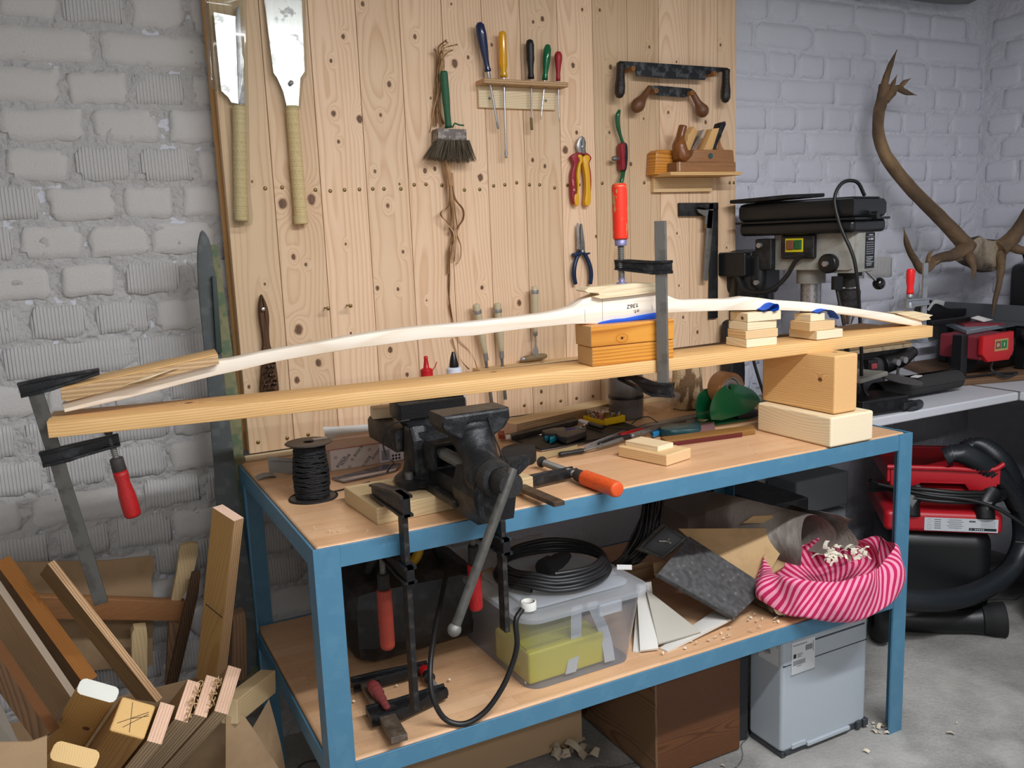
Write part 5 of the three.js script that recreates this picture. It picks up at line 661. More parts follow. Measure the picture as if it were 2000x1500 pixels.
{ // front row of tools
  let o = thing('tape_measure', 'black tape measure with yellowed steel tape pulled out on the bench', 'tape measure', [.594, .866, -.3186]); const P = (p) => p.map(([x, z]) => [x - o.position.x, z - o.position.z]);
  obj('case', slab(P(spl([[.5742, -.3764], [.6143, -.3987], [.6642, -.3819], [.6526, -.3447], [.6212, -.2928], [.5685, -.2833], [.539, -.2928]], 3)), .03, .005), RUBBER, o, [0, -.012, 0]); obj('tape_blade', T(bx(0, .16, 0, .014, -.0006, .0006, .0003, 'x'), 0, 0, 0, 0, .22, 0), M(0xa08e66, .5), o, [.022, -.011, .012]);
  o = thing('paring_knife', 'knife with short black handle and thin steel blade in front of the black board', 'knife', [.7425, .862, -.3115]); const a = [.6976, .862, -.3059], b = [.7698, .862, -.3045]; obj('handle', rod(o, a, b, [[0, 0], [.0055, .0], [.0068, .1], [.006, .5], [.007, .9], [.005, 1], [0, 1]]), BLACKP, o); obj('blade', T(ext([[0, 0], [.17, .004], [.18, .011], [.0, .014]], .0016, .0004), 0, 0, 0).applyQuaternion(basis(V(1, .05, -.38), V(0, 1, 0))), STEEL, o, [.7698, .862, -.3045].map((v, i) => v - o.position.toArray()[i]));
  o = thing('wire_stripper', 'long pliers with one red handle crossing the black board', 'pliers', [.8672, .87, -.314]); const W = (p, r) => taper(p.map((q) => [q[0] - o.position.x, q[1] - o.position.y, q[2] - o.position.z]), r, 12);
  obj('red_handle', W([[.9108, .872, -.35], [.9535, .873, -.3575], [.9951, .874, -.3668]], [.007, .0085, .006]), M(0xbe1a22, .4), o); obj('black_handle', W([[.8219, .868, -.3163], [.8799, .87, -.3329], [.9337, .87, -.3362]], [.006, .008, .007]), BLACKP, o); obj('arm', W([[.9288, .872, -.3292], [1.0194, .874, -.3562], [1.1, .876, -.372]], [.0075, .007, .003]), STEELD, o); obj('jaws', W([[.7646, .864, -.2985], [.8144, .866, -.3049], [.9005, .868, -.328]], [.0022, .0045, .006]), STEELD, o);
  o = solo('rasp', 'flat grey steel rasp leaning across the bench toward the tape dispenser', 'rasp', slab([[1.0261, -.4414], [1.0323, -.4283], [1.1177, -.43], [1.2466, -.4453], [1.2769, -.4872], [1.147, -.4686], [1.0663, -.461]], .006, .001), STEELD, [0, TOP + .006, 0]);
  o = thing('detail_saw', 'small saw with dark teal grip and blue tip behind the folding rulers', 'saw', [1.0872, .864, -.3445]); const Q = (p) => p.map(([x, z]) => [x - o.position.x, z - o.position.z]), te = M(0x123c40, .4);
  obj('grip', slab(Q(spl([[1.0337, -.3461], [1.0731, -.3711], [1.1272, -.3621], [1.1553, -.3819], [1.1816, -.37], [1.1552, -.3246], [1.1137, -.2781], [1.0784, -.2895], [1.0391, -.3041]], 3)), .022, .005), te, o, [0, -.008, 0]); obj('tip', slab(Q([[1.0105, -.3559], [1.0643, -.3778], [1.0535, -.3544], [1.0027, -.3315]]), .014, .003), M(0x2878a8, .4), o, [0, -.008, 0]); obj('cover', slab(Q([[1.0912, -.372], [1.2262, -.3517], [1.1533, -.2612], [1.1147, -.275], [1.116, -.3368], [1.0722, -.3383]]), .004, .001), M(0x7c5a5c, .4), o);
  o = thing('folding_rule', 'two wooden folding rulers lying together in front of the tape dispenser', 'ruler', [0, TOP, 0]); const yl = M(0x9a8258, .55, { map: texPine }); obj('leaf', slab([[.9946, -.2894], [.9799, -.2439], [1.251, -.2159], [1.2798, -.257]], .016, .0015), yl, o); obj('red_leaf', slab([[.9948, -.2636], [.9897, -.2398], [1.2055, -.2146], [1.2236, -.2387]], .011, .0015), M(0x5c1c1a, .5), o);
  o = thing('black_lead', 'thin black lead curling on the bench by the jar', 'cable', [0, 0, 0]); obj('lead', tube([[.9402, .874, -.4729], [.954, .874, -.4059], [1.0268, .856, -.4673], [1.0586, .858, -.5076], [1.0818, .87, -.5073], [1.1083, .872, -.5017], [1.1033, .868, -.4584], [1.1049, .858, -.4296]], .0014, 60, 6), CABLE, o);
}
{ // offcut with a splintered chip on top
  const a = V(.865, 0, -.0805), b = V(.826, 0, -.2265), d = a.clone().sub(b), q = basis(d, V(0, 1, 0)), c = V((.826 + .953) / 2, TOP + .014, (-.2265 - .122) / 2);
  solo('offcut_block', 'thick pale offcut lying alone on the bench front with a chip on top', 'wood block', wb(.15, .027, .095, 'x', .003), WOOD.pine, c.toArray(), q);
  solo('wood_chip', 'splintered flat wood chip on the thick offcut at the bench front', 'wood scrap', rough(wb(.1, .013, .06, 'x', .001), .0024, 110), WOOD.pale, [c.x - .006, TOP + .0335, c.z - .012], q);
}
{ // jar, log, bag, dispenser
  let o = thing('plastic_jar', 'smoky transparent plastic jar with a dark band at the back of the bench', 'jar', [1.105, TOP, -.605]); const sm_ = Ph(0xb4b2b2, .15, { transmission: .8, thickness: 0, ior: 1.45 });
  obj('body', lathe([[0, 0], [.046, 0], [.051, .006], [.052, .06], [.05, .066], [.052, .07], [.052, .15], [.05, .16]], 36), sm_, o); obj('band', lathe([[.0505, .062], [.0525, .062], [.0525, .072], [.0505, .072]], 36), M(0x18191c, .4), o); obj('lid', lathe([[.05, .158], [.0545, .158], [.0545, .178], [.052, .18], [0, .18]], 36), M(0x3c3c3e, .45), o); obj('contents', lathe([[0, .004], [.044, .004], [.047, .01], [.047, .13], [0, .135]], 30), M(0x8a8682, .8), o);
  const bark = M(0xffffff, .9, { map: tex(256, 256, (x, y) => { const n = fbm(x / 256 * 12, y / 256 * 4, 83, 4, 12, 4), m = sm(.48, .6, n); return mix3([206, 180, 140], [112, 84, 56], m * .9); }), bumpMap: bumpCoarse, bumpScale: .003 });
  o = thing('log', 'short stripped birch log standing on end at the back of the bench', 'log', [1.342, TOP, -.615]); obj('trunk', rough(lathe([[0, 0], [.05, 0], [.054, .004], [.049, .05], [.046, .1], [.045, .148], [0, .15]], 40), .003, 26), bark, o);
  seed(9); o = solo('plastic_bag', 'crumpled see through plastic bag beside the smoky jar', 'bag', rough(T(new THREE.SphereGeometry(.075, 48, 32).scale(1, .42, .6), 1.235, TOP + .033, -.61), .012, 34, 7), Ph(0xece4d4, .25, { transmission: .8, thickness: 0, ior: 1.3 }));
  solo('paper_tag', 'white printed paper tag stuck to the see through bag', 'label', T(box(.045, .028, .0008, .0002), 0, 0, 0, -.3), M(0xd8dce4, .6), [1.226, TOP + .075, -.563]);
  o = thing('tape_dispenser', 'green tape dispenser with two rounded side plates holding brown tape', 'tape dispenser', [1.3, TOP, -.39]); const gr = Ph(0x0c7448, .3, { clearcoat: .4 }), rl = (p) => p.map(([x, y]) => [x - 1.3, y - TOP]);
  obj('side_plate', T(ext(rl(opn([[1.2276, .8705], [1.2223, .8899], [1.2247, .9107], [1.2364, .9349], [1.254, .9515], [1.2835, .9634]], 3)).concat(rl([[1.2864, .9548], [1.2924, .9494], [1.2999, .9498], [1.2939, .9622]]), rl(opn([[1.2983, .9638], [1.3314, .958], [1.3618, .9462], [1.3896, .9287], [1.4054, .9052], [1.3931, .8898], [1.3624, .8744], [1.3137, .8687], [1.2659, .8643]], 3))), .004, .001), 0, 0, .022), gr, o); obj('side_plate', T(ext(rl(opn([[1.226, .8638], [1.2196, .8861], [1.2203, .9122], [1.2292, .9349], [1.244, .945], [1.2708, .9491], [1.3312, .9422], [1.3931, .923], [1.4407, .8903], [1.4124, .8592], [1.3131, .8487]], 3)), .004, .001), 0, 0, -.034), gr, o);
  obj('floor_plate', bx(-.068, .06, 0, .004, -.034, .026, .001), gr, o); obj('cutter_base', bx(.03, .115, .004, .022, -.034, .022, .003), BLACKP, o);
  o = thing('tape_roll', 'roll of brown packing tape with white core in the green dispenser', 'tape', [1.302, .948, -.392]); const zr = (p, s = 40) => T(lathe(p, s), 0, 0, 0, PI / 2); obj('tape', zr([[.037, -.024], [.047, -.024], [.048, -.022], [.048, .022], [.047, .024], [.037, .024]]), Ph(0xb98a58, .3), o); obj('core', zr([[.033, -.025], [.037, -.025], [.037, .025], [.033, .025], [.033, -.025]]), WHITE, o); obj('hub', zr([[0, .006], [.012, .006], [.012, .02], [.028, .021], [.029, .014], [.0325, .014], [.0325, .006], [0, .005]]), M(0xb8babc, .4), o);
}
{ // big blocks under the right end of the beam
  solo('square_timber', 'heavy pale pine timber lying flat at the right bench end, lower of two', 'timber', T(wb(.151, .077, .255, 'z', .006), 0, 0, 0), WOOD.pale, [1.366, TOP + .0387, -.1235], .01); solo('square_timber', 'heavy pale pine timber on edge carrying the right end of the beam', 'timber', wb(.081, .148, .25, 'z', .006), WOOD.pineWarm, [1.357, TOP + .1525, -.136], .015);
  solo('tool_case', 'narrow black tool bag standing upright at the right edge of the plank board', 'bag', rough(T(ext(spl([[-.03, 0], [.03, 0], [.032, .16], [.028, .22], [-.005, .245], [-.028, .235], [-.026, .12]], 4), .05, .01), 0, 0, -.025), .002, 30), BLACKM, [1.618, TOP, -.725]);
  solo('leather_strap', 'curved black leather strap showing behind the stack of four offcuts', 'strap', T(tube([[0, -.1, 0], [-.012, -.02, 0], [-.004, .01, 0], [.02, .016, 0], [.05, .012, 0]], .012, 30, 8), 0, 0, 0), BLACKM, [1.596, 1.075, -.71]);
}
{ const g = []; seed(21); for (let i = 0; i < 26; i++) { const r = rnd(.0012, .0035), a = rnd(6), front = i < 18; g.push(T(rough(new THREE.TorusGeometry(r, r * .22, 4, 8, rnd(2, 5)), .0012, 200, i), front ? rnd(.03, .2) : rnd(.9, 1.25), TOP + .002, front ? rnd(-.12, -.03) : rnd(-.2, -.03), PI / 2 + rnd(-.4, .4), 0, a)); }
  tag(obj('shavings', merge(g.filter((_, i) => i % 2)), M(0xe8d8b8, .8)), 'fine pale wood shavings scattered on the bench front', 'shavings', null, 'stuff'); }
// ---------- on the lower shelf and under the bench ----------
const ST = .4163;
function quadSlab(p, t, b = .0006) { // four corners of the upper face, any tilt
  const q = p.map((a) => V(...a)), X = q[1].clone().sub(q[0]).normalize(), N = X.clone().cross(q[3].clone().sub(q[0])).normalize(), flip = N.y < 0; if (flip) N.negate(); const Y = N.clone().cross(X), m = new THREE.Matrix4().makeBasis(X, Y, N).setPosition(q[0]), i = m.clone().invert();
  const l = q.map((a) => a.clone().applyMatrix4(i)).map((a) => [a.x, a.y]); if (THREE.ShapeUtils.area(l.map(([x, y]) => new THREE.Vector2(x, y))) < 0) l.reverse();
  return ext(l, t, b, 'x').translate(0, 0, -t).applyMatrix4(m);
}
const quad = (n, lab, cat, p, t, mat, grp, b) => solo(n, lab, cat, quadSlab(p, t, b), mat, [0, 0, 0], 0, grp);
{ // clear storage box
  const o = thing('storage_box', 'translucent plastic storage box with rounded lid on the lower shelf', 'box', [.595, ST, -.235], .02), pl = Ph(0xdfe3ea, .32, { transmission: .88, thickness: 0, ior: 1.35 }), lidm = Ph(0xeef2f6, .35, { transmission: .82, thickness: 0 });
  const rr = (w, d, r) => { const p = [], n = 6; for (const [sx, sz, a0] of [[1, 1, 0], [-1, 1, PI / 2], [-1, -1, PI], [1, -1, PI * 1.5]]) for (let i = 0; i <= n; i++) { const a = a0 + i / n * PI / 2; p.push([sx * (w / 2 - r) + Math.cos(a) * r, sz * (d / 2 - r) + Math.sin(a) * r]); } return p; };
  const wall = (w0, d0, w1, d1, h, r) => { const a = rr(w0, d0, r), b = rr(w1, d1, r * 1.2), n = a.length; return surf((u, v) => { const i = Math.round(u * n) % n; return [mix(a[i][0], b[i][0], v), v * h, mix(a[i][1], b[i][1], v)]; }, n, 6).scale(1, 1, 1); };
  obj('wall', wall(.275, .36, .325, .41, .172, .035), pl, o); obj('floor_plate', slab(rr(.275, .36, .035), .002, .0005), pl, o);
  const lid = slab(rr(.348, .428, .05), .015, .005); obj('lid', lid, lidm, o, [.008, .166, 0]); obj('lid_panel', slab(rr(.27, .35, .03), .006, .002), lidm, o, [.008, .184, 0]); obj('latch', bx(-.03, .03, .15, .178, .214, .224, .003), lidm, o, [.05, 0, 0]);
  solo('yellow_case', 'yellow plastic case seen through the wall of the storage box', 'case', merge(box(.2, .075, .16, .006), T(box(.19, .003, .13, .001), 0, .039, 0)), M(0xd8c820, .5), [.565, ST + .043, -.15], .03); solo('black_case', 'dark case lying under the yellow case inside the storage box', 'case', box(.22, .03, .2, .004), BLACKP, [.6, ST + .018, -.3], .1);
  for (const [x, r] of [[.57, .3], [.675, -.25]]) solo('webbing_strap', x < .6 ? 'pale webbing strap inside the storage box in front of the yellow case' : 'pale webbing strap curling inside the storage box at its other end', 'strap', surf((u, v) => [x + (u - .5) * .028 + r * .12 * v + .01 * Math.sin(v * 4), ST + .01 + v * .15, -.062 - .01 * v - .012 * Math.sin(v * 3)], 2, 12), M(0xc8c8c4, .8, { side: THREE.DoubleSide }));
}
{ // extension lead
  const y0 = ST + .197, p = []; seed(41); for (let i = 0; i < 96; i++) { const a = i / 96 * 2 * PI * 6 + 2.4, l = Math.floor(i / 16); p.push(V(.607 + Math.cos(a) * (.138 - l * .0035 + rnd(-.003, .003)), y0 + .006 + l * .0065 + rnd(-.001, .001), -.195 + Math.sin(a) * (.125 - l * .003 + rnd(-.003, .003)))); }
  const o = thing('extension_lead', 'coil of thick black extension lead with its socket on the storage box lid', 'cable', [0, 0, 0]); obj('coil', new THREE.TubeGeometry(new THREE.CatmullRomCurve3(p), 500, .0052, 8), CABLE, o);
  obj('socket', rod(o, [.565, y0 + .022, -.17], [.655, y0 + .03, -.2], [[0, 0], [.022, 0], [.024, .05], [.024, .32], [.018, .36], [.019, .6], [.014, .85], [.008, 1], [0, 1]], 24), RUBBER, o);
  obj('hanging_loop', tube([[.4222, .6372, 0], [.4011, .6246, .012], [.399, .5707, .016], [.3883, .5257, .01], [.3636, .4806, .008], [.3233, .436, .002], [.2799, .4201, -.006], [.2468, .4333, -.02], [.2276, .4825, -.035], [.2347, .5253, -.06], [.2709, .5702, -.12], [.3232, .6094, -.2], [.379, .6236, -.3]], .0058, 90, 8), CABLE, o);
  obj('tape_flag', surf((u, v) => [.725 + u * .028, y0 + .012 + v * .012, -.1 + u * .02], 2, 2), WHITE, o);
  solo('tape_ring', 'small white roll of tape at the front corner of the storage box lid', 'tape', lathe([[.012, 0], [.017, 0], [.0175, .001], [.0175, .018], [.012, .019], [.012, 0]], 28), M(0xdcdcd4, .55), [.468, ST + .188, -.06]);
}
{ // boards and sheets
  const tile = M(0xd2d0c8, .5), tile2 = M(0xb2aea2, .55), g = 'pale boards fanned out on the lower shelf';
  quad('pale_board', 'narrow white board at the bottom of the fan beside the storage box', 'board', [...[[.7574, .418, -.0883], [.7698, .418, -.0746], [.8879, .46, -.241], [.8654, .46, -.2251]]], .006, tile, g); quad('pale_board', 'long narrow white board lying on top of the fan beside the storage box', 'board', [...[[.7667, .425, -.0722], [.8095, .425, -.0578], [.9273, .5, -.2453], [.8873, .5, -.2549]]], .006, tile, g);
  quad('pale_board', 'large white board with square corner at the front of the fan', 'board', [...[[.8191, .42, -.0668], [.825, .42, -.0448], [1.0554, .43, -.072], [1.0431, .44, -.129]]], .007, tile, g); quad('pale_board', 'grey cream board in the middle of the fan', 'board', [...[[.8177, .43, -.0687], [.9357, .435, -.0566], [.9168, .465, -.1214], [.8887, .5, -.2145]]], .006, tile2, g);
  quad('rubber_mat', 'speckled black rubber mat sloping across the boards on the shelf', 'mat', [...[[1.0371, .45, -.0495], [1.203, .47, -.1139], [1.0448, .6, -.2388], [.879, .565, -.1505]]], .014, M(0xffffff, .8, { map: tex(256, 256, (x, y) => { const n = vn(x / 2, y / 2, 91, 128, 128); return n > .97 ? 46 : 10 + n * 14; }), bumpMap: bumpFine, bumpScale: .0008 }));
  const mdf = worn([178, 148, 104], [162, 132, 90], 93, .2, .4, { roughness: .75 }); quad('hardboard_sheet', 'large brown hardboard sheet leaning behind the rubber mat', 'sheet', [...[[1.2059, .475, -.1302], [1.3441, .59, -.1619], [1.0425, .64, -.2634], [1.1187, .52, -.2141]]], .006, mdf, 'hardboard sheets on the lower shelf');
  quad('hardboard_sheet', 'smaller hardboard sheet peeking out beneath the large one', 'sheet', [...[[1.2073, .462, -.1584], [1.2856, .5, -.1403], [1.3721, .53, -.2021], [1.2316, .54, -.262]]], .012, mdf, 'hardboard sheets on the lower shelf');
  quad('hardboard_sheet', 'hardboard offcut behind the large sheet near the wooden post', 'sheet', [...[[1.2352, .6, -.2459], [1.3032, .6, -.2002], [1.3231, .62, -.2312], [1.2587, .62, -.2317]]], .005, mdf, 'hardboard sheets on the lower shelf');
  solo('pine_offcut', 'thin curled shaving lying on the rubber mat', 'shaving', surf((u, v) => { const a = [1.0195, .478, -.181], b = [1.0188, .463, -.1497]; return [mix(a[0], b[0], v) + (u - .5) * .012, mix(a[1], b[1], v) + .008 * Math.sin(v * 3), mix(a[2], b[2], v)]; }, 2, 8), M(0xd8cfb8, .8, { side: THREE.DoubleSide }));
}
const BARKM = M(0xffffff, .9, { map: tex(128, 256, (x, y) => { const n = fbm(x / 128 * 10, y / 256 * 4, 95, 4, 10, 4); return mix3([140, 126, 108], [66, 56, 46], sm(.4, .65, n)); }), bumpMap: bumpCoarse, bumpScale: .006 });
{ const a = V(1.1863, .452, -.0432), b = V(1.1919, .455, -.1076), d = b.clone().sub(a); d.y = 0; d.setLength(.16); const o = thing('log', 'small log with bark lying on the shelf beside the striped cloth', 'log', [a.x, ST + .033, a.z], along(d)); obj('bark', rough(lathe([[.026, 0], [.031, .002], [.032, .05], [.031, .16], [0, .16]], 28), .0025, 40), BARKM, o); obj('sawn_end', T(lathe([[0, -.002], [.0265, -.001], [.027, .004]], 28), 0, 0, 0), WOOD.pale[1], o); }
{ // striped cloth bundle and its bark
  const st = M(0xffffff, .9, { map: tex(256, 64, (x, y) => { const t = md(x / 256 * 8, 1), f = (vn(x * .7, y * .7, 97) - .5) * 18; return t < .5 ? [186 + f, 28 + f, 84 + f] : [232 + f, 150 + f, 176 + f]; }, { size: [.152, .1] }), side: THREE.DoubleSide });
  const C = [1.355, .475, -.055], g = surf((u, v) => {
    const a = u * 2 * PI, ca = Math.cos(a), sa = Math.sin(a), t = v * v * (3 - 2 * v), w = Math.sin(Math.PI * Math.min(1, v * .62 + .18));
    const fold = .02 * Math.sin(a * 5 + v * 5 + 2 * vn(a * 1.2 + 3, v * 2, 5)) + .03 * (fbm(ca * 1.6 + 5, sa * 1.6 + v * 2.2, 14, 3) - .5) + .006 * Math.sin(a * 11 - v * 4);
    const R = 1 - .35 * (1 - w) + fold * 3.2 * sm(.05, .5, v);
    const y = mix(-.055, .055, t) + fold * .4 + (ca > 0 ? ca * .022 : 0) * v, sx = .21 * R * sm(0, .42, v + .03), sz = .145 * R * sm(0, .42, v + .03);
    return [C[0] + ca * sx, C[1] + y - (sa > 0 ? sa * .035 * (1 - v) : 0), C[2] + sa * sz];
  }, 140, 46, 1.25, .3), U = g.attributes.uv; for (let i = 0; i < U.count; i++) { const u = U.getX(i), v = U.getY(i); U.setXY(i, u + .35 * v, v); }
  solo('striped_cloth', 'crumpled pink and red striped cloth bundle hanging over the shelf front', 'cloth', g, st);
  const ba = M(0xffffff, .85, { map: tex(256, 256, (x, y) => { const n = fbm(x / 256 * 8, y / 256 * 8, 99, 5, 8, 8); return mix3([158, 154, 148], [108, 100, 92], sm(.4, .62, n)); }), side: THREE.DoubleSide, bumpMap: bumpCoarse, bumpScale: .002 });
  const A = V(1.3, .55, -.42), B = V(1.372, .552, -.1), D = B.clone().sub(A), s = V(D.z, 0, -D.x).normalize(), upv = V(0, 1, 0);
  const curl = (r, a0, a1, l0, l1) => surf((u, v) => { const a = mix(a0, a1, u), q = A.clone().addScaledVector(D, mix(l0, l1, v) + .05 * Math.sin(u * 9)).addScaledVector(s, Math.cos(a) * r).addScaledVector(upv, Math.sin(a) * r * .9); return [q.x, q.y, q.z]; }, 26, 14, .2, .3);
  solo('bark_curl', 'large curled piece of grey bark resting in the striped cloth', 'bark', rough(curl(.085, -.7, 3.7, 0, .95), .002, 40), ba); solo('bark_curl', 'torn brown bark flap standing behind the large grey curl', 'bark', rough(curl(.075, -.6, 1.3, .55, 1.12).translate(.03, .012, -.01), .004, 30), ba);
  const ch = []; seed(8); for (let i = 0; i < 46; i++) { const x = 1.34 + rnd(.16), z = -.1 + rnd(.09), w = rnd(.006, .016), l = rnd(.012, .035); ch.push(T(rough(surf((u, v) => [(u - .5) * w, .006 * Math.sin(v * 3), v * l], 2, 5), .002, 90, i), x, .535 + rnd(-.012, .012), z, rnd(-.6, .6), rnd(6), rnd(-.6, .6))); }
  tag(obj('shavings', merge(ch), M(0xe2dac6, .85, { side: THREE.DoubleSide })), 'white curled wood shavings heaped in the striped cloth', 'shavings', null, 'stuff');
}
{ // dark things at the back of the shelf
  let o = thing('cardboard_box', 'grey cardboard box with a white printed end at the back of the shelf', 'box', [1.41, ST, -.62], -.12); obj('carton', bx(-.12, .1, 0, .112, -.1, .1, .003), M(0x8a827a, .85), o); obj('white_end', bx(.0, .1, .01, .108, .1, .102, .0005), M(0xc4c2c0, .75), o); obj('print', bx(.035, .07, .01, .075, .102, .1026, .0002), M(0x5c5450, .8), o);
  o = thing('kneeling_pad', 'dark grey moulded plastic cover with pale rim lying on the cable bundle', 'cover', [0, 0, 0]); obj('shell', quadSlab([[.8779, .6, -.2436], [.9354, .575, -.1982], [1.0073, .62, -.1917], [.9525, .66, -.2324]], .035, .012), worn([52, 54, 52], [92, 94, 92], 101, .1, .5), o); obj('pane', quadSlab([[.8884, .605, -.2293], [.9315, .583, -.1972], [.9907, .62, -.1935], [.9513, .654, -.2158]], .012, .004), M(0x1b1d1d, .5), o); { const q = [.939, .622, -.1938]; obj('emblem', merge(T(box(.022, .004, .004, .001), -.008, .002, -.004, 0, -.6), T(box(.022, .004, .004, .001), .008, .002, -.004, 0, .7), T(box(.004, .004, .018, .001), 0, .002, .008)), M(0x9a9c98, .6), o, q); }
  solo('wooden_paddle', 'pale round ended wooden stick tip beside the rubber mat', 'stick', quadSlab([[.9665, .53, -.2912], [1.0014, .53, -.2773], [.9761, .515, -.2442], [.941, .515, -.2502]], .004, .0015), WOOD.paleGrey[0]); solo('carton_piece', 'brown corrugated cardboard piece behind the storage box', 'cardboard', merge(quadSlab([[.9031, .5, -.336], [.9998, .5, -.3348], [.9653, .53, -.292], [.8856, .53, -.3003]], .003, .0005), quadSlab([[.943, .44, -.391], [1.0375, .44, -.3825], [1.0009, .5, -.334], [.9083, .5, -.3413]], .003, .0005)), M(0x8a7456, .9));
  o = thing('cable_bundle', 'bundle of thin dark cables hanging in loops behind the storage box', 'cable', [0, 0, 0]); seed(51); for (let i = 0; i < 26; i++) { const k = rnd(), j = rnd(-.014, .014); obj('cable', tube([[1.02 + .09 * k, .71, -.42 + j], [.98 + .08 * k, .66 + j, -.36], [.93 + .07 * k, .6 - .03 * k, -.33 + j], [.88 + .06 * k, .545 - .03 * k, -.33], [.84 + .04 * k, .5, -.4 + j]], .0032, 22, 5), CABLE, o); }
  o = thing('tool_bag', 'black soft tool bag in the shade at the left back of the shelf', 'bag', [.32, ST, -.44]); obj('body', rough(T(box(.34, .19, .26, .05), 0, .108, 0), .01, 9), BLACKM, o); obj('handle', tube([[-.1, .19, .02], [-.06, .26, .03], [.06, .26, .03], [.1, .19, .02]], .012, 24, 8), BLACKM, o); obj('tag', T(box(.05, .03, .002, .0005), .14, .15, .148, -.2, 0, .5), M(0xa8a494, .8), o); obj('trim', T(box(.07, .022, .01, .004), .15, .18, .14, 0, 0, .2), M(0x8a6a48, .8), o);
  solo('tape_ring', 'yellow tape roll standing on the black tool bag', 'tape', T(new THREE.TorusGeometry(.032, .012, 12, 30), 0, 0, 0, .2, .5), M(0xc29a1c, .5), [.33, .655, -.4]);
  o = thing('bar_clamp', 'dusty bar clamp lying on the lower shelf with its bar pointing out', 'clamp', [.1448, .43, -.0994], basis(V(1, 0, .06), V(.12, 0, 1))); o.position.y = .437;
  fClamp(o, { w: .034, t: .014, bar: [-.16, .105], fixed: [-.15, -.15], slide: [-.005, -.03], reach: .13, foot: -.1, thr: [-.02, -.09], ferr: [-.09, -.12], hand: [-.12, -.15], hr: .012, fh: .03, fe: .02, sh: .05, am: .024, mBar: worn([84, 72, 60], [120, 106, 90], 103, .1, .6), mHand: REDH });
  obj('side_handle', rod(o, [.1495, .45, -.0932], [.149, .46, -.1996], [[0, 0], [.007, 0], [.008, .3], [.0105, .32], [.0105, .5], [.013, .52], [.014, .8], [.009, .97], [0, 1]]).applyMatrix4(new THREE.Matrix4().makeRotationFromQuaternion(o.quaternion.clone().invert())), worn([128, 40, 42], [160, 140, 130], 105, .06, .5), o);
  const sh = []; seed(61); for (let i = 0; i < 38; i++) { const l = rnd(.004, .013), w = rnd(.002, .006), f = i < 30; sh.push(T(rough(surf((u, v) => [(u - .5) * w, .004 * Math.sin(v * 3), v * l], 2, 4), .0015, 90, i), f ? rnd(.8, 1.2) : rnd(.05, .7), ST + .004, f ? rnd(-.1, -.015) : rnd(-.3, -.03), rnd(-.3, .3), rnd(6), rnd(-.3, .3))); }
  tag(obj('shavings', merge(sh), M(0xdccfb4, .85, { side: THREE.DoubleSide })), 'loose wood shavings scattered over the lower shelf', 'shavings', null, 'stuff');
}
